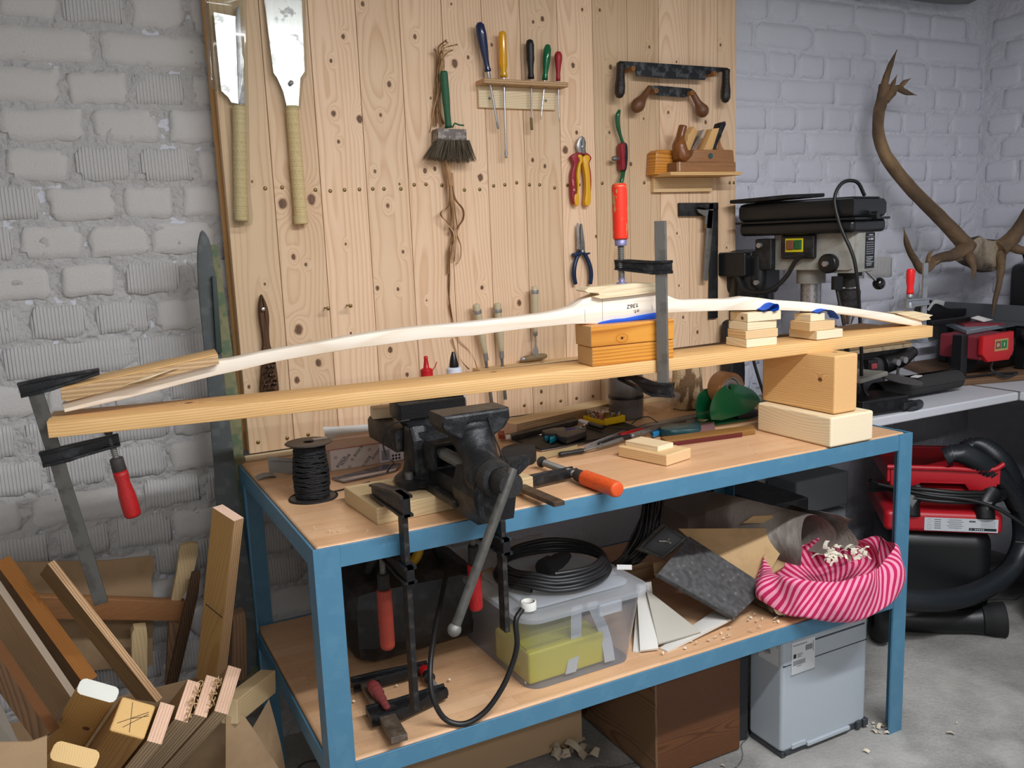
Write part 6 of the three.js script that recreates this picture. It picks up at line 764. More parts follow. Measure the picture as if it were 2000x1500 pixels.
{ // under the shelf
  let o = thing('wooden_crate', 'old brown wooden box standing on the floor under the bench shelf', 'crate', [0, 0, 0]); obj('front_panel', bx(.874, 1.147, .005, .36, -.17, -.153, .002, 'x'), M(0x9c8c7c, .6, { map: texBrown }), o); obj('side_panel', bx(.868, .884, .005, .36, -.62, -.154, .002, 'z'), WOOD.dark[0], o); obj('side_panel', bx(1.13, 1.146, .005, .36, -.62, -.171, .002, 'z'), WOOD.dark[0], o); obj('back_panel', bx(.885, 1.129, .005, .36, -.62, -.604, .002, 'x'), WOOD.dark[0], o); obj('bottom', bx(.885, 1.129, 0.002, .02, -.603, -.171, .002, 'x'), WOOD.dark[0], o); obj('lid', bx(.874, 1.142, .352, .366, -.61, -.172, .002, 'x'), WOOD.dark[0], o);
  const lab = canvasTex(256, 256, (c) => { c.fillStyle = '#ccd0d2'; c.fillRect(0, 0, 256, 256); c.fillStyle = '#22262a'; for (let i = 0; i < 9; i++) c.fillRect(16 + i * 17, 24 + (i % 2), 13, 7); for (let i = 0; i < 22; i++) c.fillRect(150 + i * 3.6, 48, 1 + (i * 5 % 3), 44); for (let i = 0; i < 34; i++) c.fillRect(16 + i * 4, 150, 1 + (i * 7 % 3), 38); c.fillRect(20, 96, 30, 34); for (let i = 0; i < 3; i++) c.fillRect(62, 100 + i * 12, 60 - i * 9, 4); c.fillRect(60, 196, 52, 4); for (let i = 0; i < 14; i++) c.fillRect(232, 30 + i * 6, 8, 3 + (i % 3)); });
  const GR = M(0xa9b2b9, .5, { bumpMap: bumpFine, bumpScale: .0001 }), GD = M(0x3a3e42, .55), LB = M(0xffffff, .6, { map: lab });
  o = thing('equipment_case', 'light grey plastic case with a barcode label standing upright on the floor', 'case', [1.2075, 0, -.061]); obj('body', T(box(.316, .352, .128, .012), .158, .194, -.064), GR, o); obj('seam', bx(.004, .312, .2635, .2665, -.06, .0006, .0004), GD, o); obj('top_slot', bx(.04, .3, .312, .317, -.05, .0006, .0004), GD, o);
  obj('foot_rail', bx(.01, .31, .004, .022, -.12, -.004, .003), GD, o); obj('bottom_clip', bx(.09, .25, .014, .026, -.01, .006, .003), GR, o); obj('clip_ribs', bx(.035, .085, .022, .036, -.01, .004, .002), GR, o); for (const x of [.275, .3]) obj('latch', bx(x, x + .018, .008, .03, -.02, .008, .003), GD, o); obj('corner_foot', bx(.006, .022, .0, .018, -.126, -.004, .003), GD, o);
  const lp = (w, h) => new THREE.PlaneGeometry(w, h); obj('label', T(lp(.083, .09), .072, .28, .001), LB, o); obj('label_edge', bx(.028, .115, .232, .2345, -.002, .0015, .0003), M(0x8c9296, .5), o); obj('label', T(lp(.075, .09), -.0008, .305, -.05, 0, -PI / 2), LB, o);
  quad('dark_gap_sheet', 'dark upright sheet filling the gap between the brown box and grey case', 'board', [[1.155, .36, -.2], [1.2, .36, -.19], [1.2, .005, -.19], [1.155, .005, -.2]], .012, M(0x2a2c2e, .6));  // dark sheet closing the gap between crate and case
  solo('grey_carton', 'dusty cardboard carton on the floor in the dark under the bench', 'box', bx(.2, .8, .003, .22, -.68, -.4, .004), M(0xa88c6a, .9)); const fl = []; seed(71); for (let i = 0; i < 12; i++) { const l = rnd(.02, .05), w = rnd(.012, .03); fl.push(T(rough(surf((u, v) => [(u - .5) * w, .012 * Math.sin(v * 3), v * l], 2, 6), .006, 40, i), rnd(.66, .8), rnd(.004, .03), rnd(-.42, -.3), rnd(-.7, .7), rnd(6), rnd(-.7, .7))); }
  tag(obj('shavings', merge(fl), M(0xa89c88, .9, { side: THREE.DoubleSide })), 'curled wood shavings heaped on the floor under the bench', 'shavings', null, 'stuff');
  const bits = []; seed(81); for (let i = 0; i < 26; i++) { const l = rnd(.005, .02); bits.push(T(rough(surf((u, v) => [(u - .5) * l * .6, .004 * Math.sin(v * 3), v * l], 2, 3), .002, 80, i), i < 10 ? rnd(1.5, 1.56) : rnd(1.05, 1.75), .005, i < 10 ? rnd(-.06, .0) : rnd(-.25, .12), rnd(-.4, .4), rnd(6), rnd(-.4, .4))); }
  tag(obj('wood_chips', merge(bits), M(0xd8ccb4, .85, { side: THREE.DoubleSide })), 'small pale wood chips on the concrete floor around the bench leg', 'chips', null, 'stuff');
  // posts and boxes seen through the bench
  solo('wooden_post', 'pine post behind the bench shelf, nearer of the two', 'post', bx(1.823, 1.885, 0, .79, -.855, -.8, .003), WOOD.dark, [0, 0, 0], 0, 'posts under the white worktop'); solo('wooden_post', 'pine post behind the bench shelf, next to the vacuum cleaner', 'post', bx(2.17, 2.24, 0, .79, -.855, -.8, .003), WOOD.dark, [0, 0, 0], 0, 'posts under the white worktop');
  solo('grey_storage_box', 'grey lidded box on the floor behind the bench between two posts', 'box', merge(bx(1.9, 2.15, .0, .36, -.85, -.7, .01), bx(1.895, 2.155, .37, .5, -.85, -.7, .01)), M(0x7c8284, .6));
  solo('dark_chest', 'dark chest standing on the floor under the white worktop', 'chest', bx(1.62, 1.8, 0, .5, -.84, -.55, .008), BLACKM);
}
// ---------- right side: white worktop, drill press, table saw, antlers, vacuum cleaner ----------
const WT = M(0xc9cbd0, .45);
{ const o = thing('worktop', 'white laminate corner worktop along the back and right walls', 'worktop', [0, .79, 0]); obj('back_run', bx(1.66, 2.46, 0, .03, -.86, -.27, .006, 'x'), WT, o); obj('side_run', bx(2.462, 3.045, 0, .03, -.86, 1.1, .006, 'z'), WT, o); obj('corner_strip', bx(2.455, 2.467, .003, .0312, -.86, -.268, .001), STEELD, o);
  const c = thing('base_cabinet', 'dark blue grey base cabinet under the white side worktop', 'cabinet', [0, 0, 0]), D = M(0x2c343e, .5); obj('carcass', bx(2.52, 3.04, .06, .79, -.2, 1.05, .002), D, c); obj('door', bx(2.503, 2.52, .065, .785, -.19, .2, .003), D, c); obj('side_panel', bx(2.503, 3.04, 0, .79, -.222, -.202, .003), M(0x15181c, .5), c); obj('plinth', bx(2.54, 3.02, 0, .06, -.19, 1.0, .002), M(0x101214, .6), c); }
{ // bench drill press
  const o = thing('drill_press', 'grey and black bench drill press with a domed belt cover and cable', 'drill press', [1.79, .82, -.55], .263), gp = worn([158, 157, 148], [132, 131, 122], 111, .15, .35, { roughness: .5 }), bk = M(0x15181a, .3), kn = M(0x141516, .3);
  obj('foot', bx(-.1, .1, 0, .03, -.14, .12, .012), gp, o); obj('column', T(cyl(.032, .46, 32), 0, .24, 0), STEEL, o); obj('column_collar', T(cyl(.045, .05, 32), 0, .42, 0), gp, o); obj('table', bx(-.09, .09, .1, .115, .02, .22, .004), gp, o);
  obj('head', T(ext([[-.065, .44], [.06, .44], [.06, .56], [-.065, .56]], .27, .012), 0, 0, -.1), gp, o); obj('quill_housing', T(ext([[-.055, .43], [.055, .43], [.055, .56], [-.055, .56]], .09, .008), 0, 0, .09), gp, o);
  const cov = (w, d, y0, y1, b) => T(rb(w, y1 - y0, d, b, 3), 0, (y0 + y1) / 2, 0); obj('belt_cover', merge(cov(.215, .395, .55, .592, .016), bx(-.114, .114, .588, .596, -.205, .205, .003), ext([[-.105, -.195], [.105, -.195], [.105, .195], [-.105, .195]], .06, .016).rotateX(-PI / 2).translate(0, .594, 0)).translate(0, 0, -.005), bk, o); obj('cover_lid', bx(-.08, .08, .652, .657, -.16, .18, .002), bk, o); obj('loose_plate', quadSlab([[-.115, .674, -.02], [.02, .676, .03], [.0, .672, -.22], [-.135, .668, -.215]], .012, .003), BLACKM, o); obj('cover_knob', T(cyl(.012, .02, 16), .0, .6, .205, PI / 2), bk, o);
  obj('switch_box', bx(-.085, -.064, .475, .55, -.06, .055, .006), BLACKM, o); const sw = canvasTex(128, 96, (c) => { c.fillStyle = '#d8cc10'; c.fillRect(0, 0, 128, 96); c.fillStyle = '#7c4a34'; c.fillRect(6, 12, 54, 68); c.fillStyle = '#1e5c30'; c.fillRect(62, 12, 54, 68); c.fillStyle = '#e8e0d8'; c.font = 'bold 36px sans-serif'; c.fillText('O', 20, 60); c.fillText('I', 84, 60); });
  obj('switch_plate', T(new THREE.PlaneGeometry(.062, .042), -.0855, .518, -.012, 0, -PI / 2), M(0xffffff, .5, { map: sw }), o); obj('switch_button', bx(-.092, -.085, .505, .532, -.036, -.013, .002), M(0x7c4a34, .5), o); obj('switch_button', bx(-.09, -.085, .505, .532, -.011, .012, .002), M(0x1e5c30, .5), o);
  const lb = canvasTex(128, 320, (c) => { c.fillStyle = '#121418'; c.fillRect(0, 0, 128, 320); c.fillStyle = '#b8bcc0'; c.fillRect(44, 16, 54, 9); c.fillRect(8, 36, 112, 3); c.fillRect(36, 52, 22, 12); c.fillRect(64, 50, 44, 16); for (let i = 0; i < 6; i++) for (let j = 0; j < 4; j++) { c.fillRect(16 + j * 26, 84 + i * 20, 16, 7); } for (let i = 0; i < 6; i++) c.fillRect(14 + (i % 2) * 8, 214 + i * 15, 96 - (i % 3) * 14, 6); });
  obj('data_plate', T(new THREE.PlaneGeometry(.06, .108), .022, .495, .1815), M(0xffffff, .5, { map: lb }), o);
  obj('motor', T(rb(.13, .15, .16, .03, 2), -.03, .43, -.2), bk, o); obj('motor_can', T(cyl(.075, .16, 28), -.03, .36, -.2), bk, o); obj('terminal_box', bx(-.13, -.09, .42, .5, -.27, -.16, .008), bk, o); obj('motor_bracket', bx(-.09, -.06, .44, .54, -.15, -.09, .005), BLACKM, o); for (const [y, z] of [[.52, -.13], [.49, -.17], [.4, -.14]]) obj('bolt', T(cyl(.009, .014, 6), -.094, y, z, 0, 0, PI / 2), STEEL, o);
  obj('side_knob', T(lathe([[0, 0], [.028, 0], [.03, .005], [.03, .022], [.024, .026], [0, .027]], 24), -.064, .46, .1, 0, 0, PI / 2), kn, o); obj('knob_bolt', T(cyl(.009, .012, 6), -.098, .46, .1, 0, 0, PI / 2), STEEL, o);
  obj('quill', T(cyl(.026, .05, 24), 0, .41, .13), IRON2, o); obj('depth_ring', T(cyl(.036, .014, 24), 0, .425, .13), BLACKM, o); obj('spindle', T(cyl(.013, .05, 20), 0, .375, .13), STEEL, o); obj('chuck', lathe([[0, .272], [.01, .272], [.02, .3], [.023, .312], [.024, .315], [.033, .318], [.033, .338], [.03, .34], [.03, .346], [.033, .348], [.033, .372], [.028, .378], [0, .378]], 30).translate(0, 0, .13), IRON2, o); obj('chuck_nose', lathe([[.009, .268], [.02, .296], [.0225, .31], [.0225, .317]], 30).translate(0, 0, .13), CHROME, o);
  const L0 = V(.062, .46, .12), sp = [[.155, .385, .15], [.1, .56, .1]]; obj('lever_hub', T(cyl(.024, .03, 20), .07, .46, .12, 0, 0, PI / 2), kn, o); sp.forEach((e, i) => { obj('lever', tube([L0.toArray(), e], .0052, 6, 8), i ? BLACKM : CHROME, o); if (!i) obj('lever_ball', T(sph(.02), ...e), Ph(0x0e0f10, .15, { clearcoat: .6 }), o); });
  obj('cable', tube([[-.12, .43, -.2], [-.13, .38, -.16], [-.12, .375, -.08], [-.1, .42, -.03], [-.094, .47, .0], [-.09, .49, .03]], .007, 40, 8), CABLE, o); obj('cable', tube([[-.115, .4, -.1], [-.12, .33, -.14], [-.13, .25, -.15], [-.12, .14, -.13], [-.1, .02, -.1]], .005, 40, 8), CABLE, o);
  obj('power_lead', tube([[.0, .66, .17], [-.03, .7, .16], [-.075, .7, .14], [-.105, .66, .13], [-.112, .58, .15], [-.1, .48, .19], [-.09, .4, .2], [-.07, .3, .2], [-.055, .2, .2], [-.02, .06, .2], [0, .02, .26]], .0055, 80, 8), CABLE, o); obj('power_lead', tube([[-.06, .38, .12], [-.06, .25, .15], [-.05, .15, .16], [-.05, .03, .16]], .0055, 30, 8), CABLE, o); obj('lead_plug', T(cyl(.017, .04, 16), -.06, .4, .12), RUBBER, o);
}
const BONE = M(0xfff4e6, .7, { map: tex(128, 512, (x, y) => { const n = fbm(x / 128 * 10, y / 512 * 5, 113, 4, 10, 5); return mix3([150, 126, 96], [86, 70, 52], sm(.35, .7, n)); }), bumpMap: bumpCoarse, bumpScale: .003 });
{ // antlers
  const o = thing('antlers', 'large brown deer antlers on a skull plate leaning in the room corner', 'antlers', [0, 0, 0]), A = (p, r, n) => obj(n ?? 'tine', taper(p, r, 14, 0, 1, .06, p.length), BONE, o);
  A([[2.6326, 1.2874, -.6], [2.5611, 1.3589, -.62], [2.5018, 1.4257, -.65], [2.4378, 1.4922, -.68], [2.3768, 1.5671, -.71], [2.3258, 1.6405, -.73], [2.309, 1.7095, -.745], [2.3061, 1.7749, -.745], [2.3183, 1.8361, -.74], [2.3208, 1.879, -.735]], [.03, .0265, .0245, .0235, .0235, .0225, .021, .0205, .0205, .019], 'left_beam'); A([[2.3166, 1.81, -.742], [2.3101, 1.8691, -.73], [2.3141, 1.9349, -.71], [2.3233, 1.988, -.69]], [.016, .0135, .0095, .0015]); A([[2.3291, 1.8277, -.74], [2.3476, 1.8478, -.73], [2.3722, 1.8673, -.725], [2.4092, 1.8538, -.72], [2.4625, 1.8444, -.715]], [.017, .016, .013, .0095, .001]); A([[2.3485, 1.8451, -.735], [2.3506, 1.8786, -.725], [2.3578, 1.9103, -.715]], [.011, .008, .001]); A([[2.3805, 1.8588, -.725], [2.3934, 1.884, -.715], [2.4111, 1.898, -.7]], [.0095, .008, .001]);
  A([[2.6233, 1.2971, -.6], [2.5045, 1.2725, -.57], [2.383, 1.2654, -.54], [2.3194, 1.2474, -.525]], [.026, .021, .0175, .017]); A([[2.3439, 1.2549, -.53], [2.2761, 1.2322, -.515], [2.2086, 1.2736, -.5], [2.1609, 1.3213, -.49], [2.1281, 1.3806, -.48]], [.0165, .0165, .012, .0095, .001]); A([[2.3178, 1.2509, -.53], [2.3108, 1.281, -.52], [2.3292, 1.3011, -.515]], [.009, .007, .001]); A([[2.3289, 1.2416, -.53], [2.3438, 1.2569, -.51], [2.3527, 1.2617, -.505]], [.007, .004, .001]); A([[2.6124, 1.2883, -.6], [2.6126, 1.2548, -.58], [2.6143, 1.2178, -.565], [2.5947, 1.1764, -.555]], [.02, .0155, .0095, .001]);
  A([[2.8013, 1.2805, -.6], [2.8429, 1.3112, -.585], [2.8713, 1.3518, -.57], [2.8906, 1.4035, -.55], [2.9364, 1.468, -.54]], [.032, .029, .026, .025, .024], 'right_beam'); A([[2.8396, 1.2961, -.59], [2.8626, 1.2798, -.57], [2.8909, 1.2709, -.55], [2.9543, 1.2874, -.54]], [.02, .017, .016, .015]); A([[2.8112, 1.2706, -.6], [2.7919, 1.218, -.58], [2.7705, 1.1526, -.57], [2.7468, 1.0969, -.565], [2.7264, 1.0374, -.56]], [.021, .015, .0105, .009, .002]);
  const P = M(0xffffff, .85, { map: tex(256, 256, (x, y) => { const n = fbm(x / 256 * 6, y / 256 * 6, 117, 5, 6, 6); return mix3([158, 144, 122], [62, 52, 42], sm(.45, .66, n)); }), bumpMap: bumpCoarse, bumpScale: .005 });
  obj('skull_plate', rough(T(ext(spl([[2.6024, 1.2551], [2.633, 1.31], [2.6927, 1.3285], [2.7525, 1.3188], [2.8131, 1.3128], [2.8376, 1.2734], [2.8303, 1.2157], [2.7772, 1.1971], [2.7017, 1.2087], [2.6325, 1.2368]], 3), .05, .014), 0, 0, -.65), .008, 24), P, o);
}
{ // small table saw
  const o = thing('table_saw', 'small red and grey hobby table saw on black legs in the corner', 'table saw', [0, 0, 0]), G = M(0x8e9aa2, .4, { metalness: .2 }), R = M(0xc81c22, .4), RD = M(0x8c2c38, .5), B = M(0x121315, .45);
  obj('table', quadSlab([[2.8843, 1.002, -.9402], [2.5224, 1.002, -.5166], [3.0457, 1.002, -.5794], [3.4322, 1.002, -.9852]], .014, .002), G, o); obj('front_rail', quadSlab([[2.5391, 1.004, -.5206], [2.8361, 1.004, -.5566], [2.8737, .988, -.5743], [2.5787, .988, -.5399]], .006, .001), M(0xa4b4bc, .35, { metalness: .3 }), o); obj('sanding_plate', quadSlab([[2.8498, 1.008, -.8852], [2.6267, 1.008, -.5999], [2.7598, 1.008, -.5304], [3.0395, 1.008, -.8263]], .006, .001), RD, o);
  for (const q of [[2.9063, 1.01, -.9232], [2.8656, 1.01, -.8334], [3.057, 1.01, -.8433]]) obj('screw_post', T(cyl(.006, .018, 10), q[0], 1.016, q[2]), RD, o);
  for (const [x, y, h] of [[2.459, -.495, .15], [2.735, -.755, .15], [2.78, -.47, .15], [2.95, -.7, .15]]) obj('leg', bx(x - .017, x + .017, .845, .845 + h, y - .02, y + .02, .003), B, o);
  obj('motor_housing', bx(2.515, 2.7, .9, .986, -.62, -.452, .008), RD, o); obj('motor', T(cyl(.06, .26, 24), 2.68, .9, -.55, 0, 0, PI / 2), B, o);
  obj('front_panel', T(ext([[-.085, .045], [.085, .05], [.09, -.02], [.065, -.052], [-.052, -.05], [-.085, -.02]], .02, .004), 2.585, .945, -.455), R, o); const sw = canvasTex(128, 96, (c) => { c.fillStyle = '#b89a60'; c.fillRect(0, 0, 128, 96); c.fillStyle = '#80503c'; c.fillRect(8, 14, 52, 66); c.fillStyle = '#1c7a3c'; c.fillRect(64, 14, 54, 66); c.fillStyle = '#e0d8c8'; c.font = 'bold 36px sans-serif'; c.fillText('O', 20, 60); c.fillText('I', 86, 60); });
  obj('switch', T(new THREE.PlaneGeometry(.075, .042), 2.6, .952, -.434), M(0xffffff, .5, { map: sw }), o); obj('knob', T(lathe([[0, 0], [.02, 0], [.024, .006], [.024, .02], [.018, .026], [0, .027]], 24), 2.735, .975, -.44, PI / 2), B, o);
  obj('fence', merge(bx(2.83, 2.84, 1.005, 1.07, -.84, -.3, .001), bx(2.76, 2.83, 1.003, 1.012, -.84, -.3, .001)), M(0x54585c, .5), o); obj('guard', T(ext(spl([[0, 0], [.24, .0], [.3, .03], [.16, .045], [.09, .075], [.04, .085], [.0, .05]], 3), .03, .004), 2.56, 1.012, -.77), B, o); obj('scale_arc', T(ext([...opn([[.02, .04], [.06, .075], [.12, .065]], 4), ...opn([[.11, .05], [.06, .06], [.03, .035]], 4)], .004, .0008), 2.57, 1.02, -.736), M(0xc4c8c4, .5), o); obj('bevel_gauge', quadSlab([[2.69, 1.03, -.62], [2.73, 1.035, -.62], [2.79, 1.014, -.6], [2.74, 1.012, -.6]], .004, .001), WHITE, o); obj('mitre_bar', bx(2.5, 2.72, 1.012, 1.03, -.66, -.64, .003), B, o);
  const c = thing('power_cord', 'black power cord looped on the board below the table saw', 'cable', [0, 0, 0]); obj('cord', tube([[2.62, .9, -.47], [2.56, .89, -.44], [2.53, .87, -.42], [2.57, .846, -.4], [2.66, .846, -.41], [2.6, .846, -.44], [2.46, .846, -.47], [2.4, .85, -.52], [2.33, .832, -.6]], .005, 70, 8), CABLE, c);
  quad('base_board', 'brown wooden board under the table saw on the worktop corner', 'board', [[2.395, .842, -.46], [3.03, .842, -.3], [3.03, .842, -.84], [2.6, .842, -.84]], .021, WOOD.dark[0]);
}
{ // dust hood, mats and small things on the worktop
  let o = thing('dust_nozzle', 'black plastic power tool with round dust port behind the table saw', 'tool', [0, 0, 0]); obj('body', rough(T(rb(.1, .2, .14, .03, 2), 2.99, 1.12, -.58), .002, 30), BLACKP, o); obj('port', rod(o, [2.955, 1.2, -.55], [2.9, 1.26, -.535], [[.026, 0], [.03, .2], [.03, 1], [.026, 1], [.026, .5], [0, .5]]), BLACKP, o); obj('foot', bx(2.93, 3.04, .842, 1.03, -.64, -.52, .006), BLACKP, o);
  const mat = M(0x2b2b2a, .8, { side: THREE.DoubleSide, bumpMap: bumpFine, bumpScale: .0003 }), a = V(1.94, .857, -.4088), b = V(2.3328, .857, -.4116), D = b.clone().sub(a), s = V(-D.z, 0, D.x).normalize();
  o = thing('rubber_roll', 'rolled up dark grey rubber mat lying on the white worktop', 'roll', [0, 0, 0]); obj('roll', surf((u, v) => { const t = u * 2 * PI * 2.2, r = .034 - .006 * u, q = a.clone().addScaledVector(D, v).addScaledVector(s, Math.cos(t) * r); return [q.x, .86 + Math.sin(t) * r * .95, q.z]; }, 70, 8, .4, .4), mat, o); obj('flap', surf((u, v) => { const q = a.clone().addScaledVector(D, .3 + v * .8).addScaledVector(s, -u * .16 - .02); return [q.x, .86 + .034 * (1 - u) * Math.cos(u * 1.2) - .032 * u, q.z]; }, 16, 8, .2, .3), mat, o);
  o = thing('plywood_pile', 'stack of weathered plywood boards resting on a tool behind the beam end', 'plywood', [0, 0, 0]); const pm = worn([176, 156, 124], [120, 104, 82], 121, .1, .6, { roughness: .85 }); for (let i = 0; i < 4; i++) obj('sheet', bx(1.905 + i * .003, 2.215 - i * .002, .973 + i * .0165, .988 + i * .0165, -.66, -.5 + (i % 2) * .004, .0008, 'x'), [pm, M(0xcabb9e, .85, { map: texPly })][i % 2], o);
  o = thing('angle_grinder', 'dark machine with red switch under the plywood stack', 'machine', [1.985, .822, -.54]); obj('body', rough(T(rb(.2, .12, .16, .03, 2), .02, .07, -.04), .003, 20), worn([58, 58, 60], [84, 84, 84], 123, .1, .4), o); obj('switch_block', bx(.0, .045, .07, .13, .03, .06, .006), BLACKP, o); obj('switch', bx(.008, .034, .098, .118, .058, .067, .004), M(0xa04048, .4), o); obj('support', bx(-.03, .26, .13, .149, -.12, .02, .003), BLACKM, o); obj('arm', T(taper([[.1, .1, .02], [.18, .11, .03], [.26, .13, .02]], [.035, .028, .02], 14), 0, 0, 0), BLACKP, o); for (const [x, y] of [[.13, .1], [.165, .105]]) obj('bolt', T(cyl(.012, .02, 6), x, y + .01, .06, PI / 2), STEEL, o); obj('pin', tube([[.14, .09, .06], [.15, .04, .05], [.155, .0, .04]], .005, 8, 8), STEELD, o);
  solo('sanding_disc', 'worn grey sanding disc lying on the rubber mat roll', 'disc', rough(T(cyl(.065, .003, 36), 0, 0, 0, .15, 0, -.12), .001, 30), M(0x4c4a48, .9), [1.9808, .905, -.3508]); solo('white_tag', 'small white plastic tag on the rubber mat', 'tag', box(.04, .003, .022, .0008), WHITE, [2.0873, .9, -.3782], .3);
  o = thing('battery_charger', 'black power tool charger at the left end of the white worktop', 'charger', [1.84, .821, -.345]); obj('body', T(box(.19, .05, .12, .006), .0, .026, 0, 0, -.05, 0), BLACKP, o); obj('contact', bx(.06, .12, .008, .03, .05, .075, .004), BLACKM, o); obj('lead', tube([[-.01, .05, -.04], [-.02, .12, -.06], [-.02, .2, -.09], [-.03, .26, -.12]], .006, 24, 8), CABLE, o);
  o = thing('scraper', 'small dark scraper with grey shaft on the white worktop', 'scraper', [0, .821, 0]); obj('grip', slab(spl([[1.9328, -.3052], [1.9959, -.3295], [2.0543, -.3378], [2.0415, -.3147], [1.9836, -.2752], [1.9232, -.2715]], 3), .014, .004), M(0x34383c, .5), o); obj('shaft', slab([[1.9589, -.3529], [1.9914, -.3486], [1.9513, -.3162], [1.926, -.3259]], .006, .001), STEELD, o);
  solo('pencil', 'short yellow pencil lying in front of the rubber roll', 'pencil', T(cyl(.004, .11, 6), 0, 0, 0, 0, 0, PI / 2), M(0xb0904c, .5), [2.1995, .826, -.4511], .12);
  solo('wall_junction', 'dark flat steel plate leaning on the wall behind the plywood stack', 'steel plate', T(box(.2, .14, .006, .001), 0, 0, 0, -.1), BLACKM, [2.34, .89, -.83]);
}
{ // wet and dry vacuum cleaner
  const o = thing('vacuum_cleaner', 'red and black wet and dry vacuum cleaner parked under the white worktop', 'vacuum cleaner', [2.33, 0, -.49], -.72), R = M(0xb81a26, .4), B = M(0x101214, .42);
  const rr = (w, d, y0, y1, b = .05) => T(rb(w, y1 - y0, d, b, 3), 0, (y0 + y1) / 2, 0);
  obj('tank', rr(.34, .36, .04, .36, .06), B, o); obj('bumper', rr(.36, .38, .015, .075, .03), B, o); obj('head', rr(.37, .4, .355, .43, .02), R, o); obj('motor_dome', T(ext([[-.15, .42], [.15, .42], [.12, .5], [-.12, .5]], .28, .02), 0, 0, -.14), R, o);
  obj('data_label', T(new THREE.PlaneGeometry(.226, .046), .055, .388, .2012), M(0xffffff, .6, { map: canvasTex(512, 80, (c) => { c.fillStyle = '#c2c8cc'; c.fillRect(0, 0, 512, 80); c.fillStyle = '#4a5056'; for (let i = 0; i < 5; i++) { c.fillRect(70, 10 + i * 13, 46, 4); c.fillRect(170 - (i % 2) * 12, 10 + i * 12, 90 + (i % 2) * 24, 3); c.fillRect(392, 12 + i * 9, 100, 2); } c.strokeStyle = '#4a5056'; c.beginPath(); c.arc(34, 20, 11, 0, 7); c.stroke(); c.strokeRect(24, 44, 20, 26); c.fillRect(312, 12, 44, 10); c.fillStyle = '#141c24'; c.fillRect(312, 56, 190, 16); c.fillStyle = '#c2c8cc'; c.font = '13px sans-serif'; c.fillText('CE', 320, 69); for (let i = 0; i < 5; i++) c.fillRect(352 + i * 14, 61, 9, 7); c.fillStyle = '#222'; c.font = '14px sans-serif'; c.fillText('L', 224, 74); }) }), o);
  const tray = merge(bx(-.2, .2, .52, .53, -.17, .17, .004), bx(-.2, .2, .52, .572, -.17, -.155, .006), bx(-.215, -.2, .52, .572, -.17, .17, .006), bx(.2, .215, .52, .578, -.17, .17, .006)); obj('tray', tray.scale(.82, 1, 1), R, o); obj('tray_front', ext([[-.2, .5], [-.1, .5], [-.08, .525], [.08, .525], [.1, .5], [.2, .5], [.21, .57], [.2, .575], [-.2, .575]], .016, .004).translate(0, 0, .155).scale(.82, 1, 1), R, o); obj('tray_rim', T(tube([[-.215, .575, .17], [0, .576, .176], [.19, .576, .172], [.225, .592, .165]], .009, 40, 10), 0, 0, 0).scale(.82, 1, 1), R, o);
  for (const x of [-.1, .13]) { obj('latch', T(taper([[x, .41, .19], [x, .46, .18], [x + .03, .5, .15]], [.032, .03, .034], 16, 0, .8), 0, 0, 0), B, o); obj('latch_mark', T(ext([[-.016, .01], [.016, .01], [0, -.018]], .004, .0008), x, .462, .205, -.15), M(0x6a6c6c, .5), o); }
  for (let i = 0; i < 4; i++) obj('cable_wrap', tube([[-.22, .47 + i * .012, .1], [-.1, .505 - i * .01, .185], [.05, .5 - i * .011, .2], [.2, .49 - i * .008, .13], [.23, .48 + i * .012, 0]], .0075, 40, 8), CABLE, o); obj('loose_cable', tube([[-.2, .51, .16], [-.05, .49, .205], [.1, .475, .215], [.2, .43, .22], [.255, .38, .22], [.25, .345, .22], [.22, .34, .21]], .006, 50, 8), CABLE, o);
  const ribbed = (p, r) => { const n = Math.round(curve(p).getLength() / .0055), g = taper(p, [r], 16, n), P = g.attributes.position, c = curve(p); for (let i = 0; i <= n; i++) { const q = c.getPoint(i / n), k = i % 2 ? .84 : 1.05; for (let j = 0; j <= 16; j++) { const x = i * 17 + j; P.setXYZ(x, q.x + (P.getX(x) - q.x) * k, q.y + (P.getY(x) - q.y) * k, q.z + (P.getZ(x) - q.z) * k); } } g.computeVertexNormals(); return g; };
  const h = thing('vacuum_hose', 'ribbed black suction hose looping round the vacuum cleaner', 'hose', [0, 0, 0]), HM = M(0x24282c, .4);
  obj('hose', ribbed([[2.2216, .6125, -.36], [2.2469, .6308, -.33], [2.2928, .6055, -.3], [2.3753, .5402, -.28], [2.4573, .4605, -.27], [2.4939, .3799, -.26], [2.5083, .2849, -.26], [2.4513, .2091, -.255], [2.3211, .1713, -.25], [2.1641, .1657, -.25], [2.0258, .1854, -.26], [1.9056, .2127, -.3]], .034), HM, h); obj('hose_return', ribbed([[2.3829, .6035, -.4], [2.4187, .6242, -.38], [2.4447, .594, -.33], [2.5052, .5122, -.31], [2.5627, .4098, -.31], [2.5922, .3101, -.31]], .032), HM, h);
  const f = thing('floor_nozzle', 'black floor nozzle of the vacuum cleaner lying on the concrete', 'nozzle', [0, 0, 0]); obj('body', T(taper([[2.0602, .05, -.4425], [2.1468, .045, -.3671], [2.2611, .045, -.2952], [2.3153, .05, -.2579]], [.045, .04, .042, .05], 18, 0, .9), 0, 0, 0), B, f); obj('mouth', T(taper([[2.3085, .052, -.2571], [2.3386, .056, -.2279], [2.3584, .058, -.2103]], [.05, .058, .06], 20, 0, .9), 0, 0, 0), RUBBER, f); obj('side_wheel', rough(T(new THREE.TorusGeometry(.055, .03, 12, 28), 1.98, .085, -.4, 0, .9), .001, 40), RUBBER, f);
}
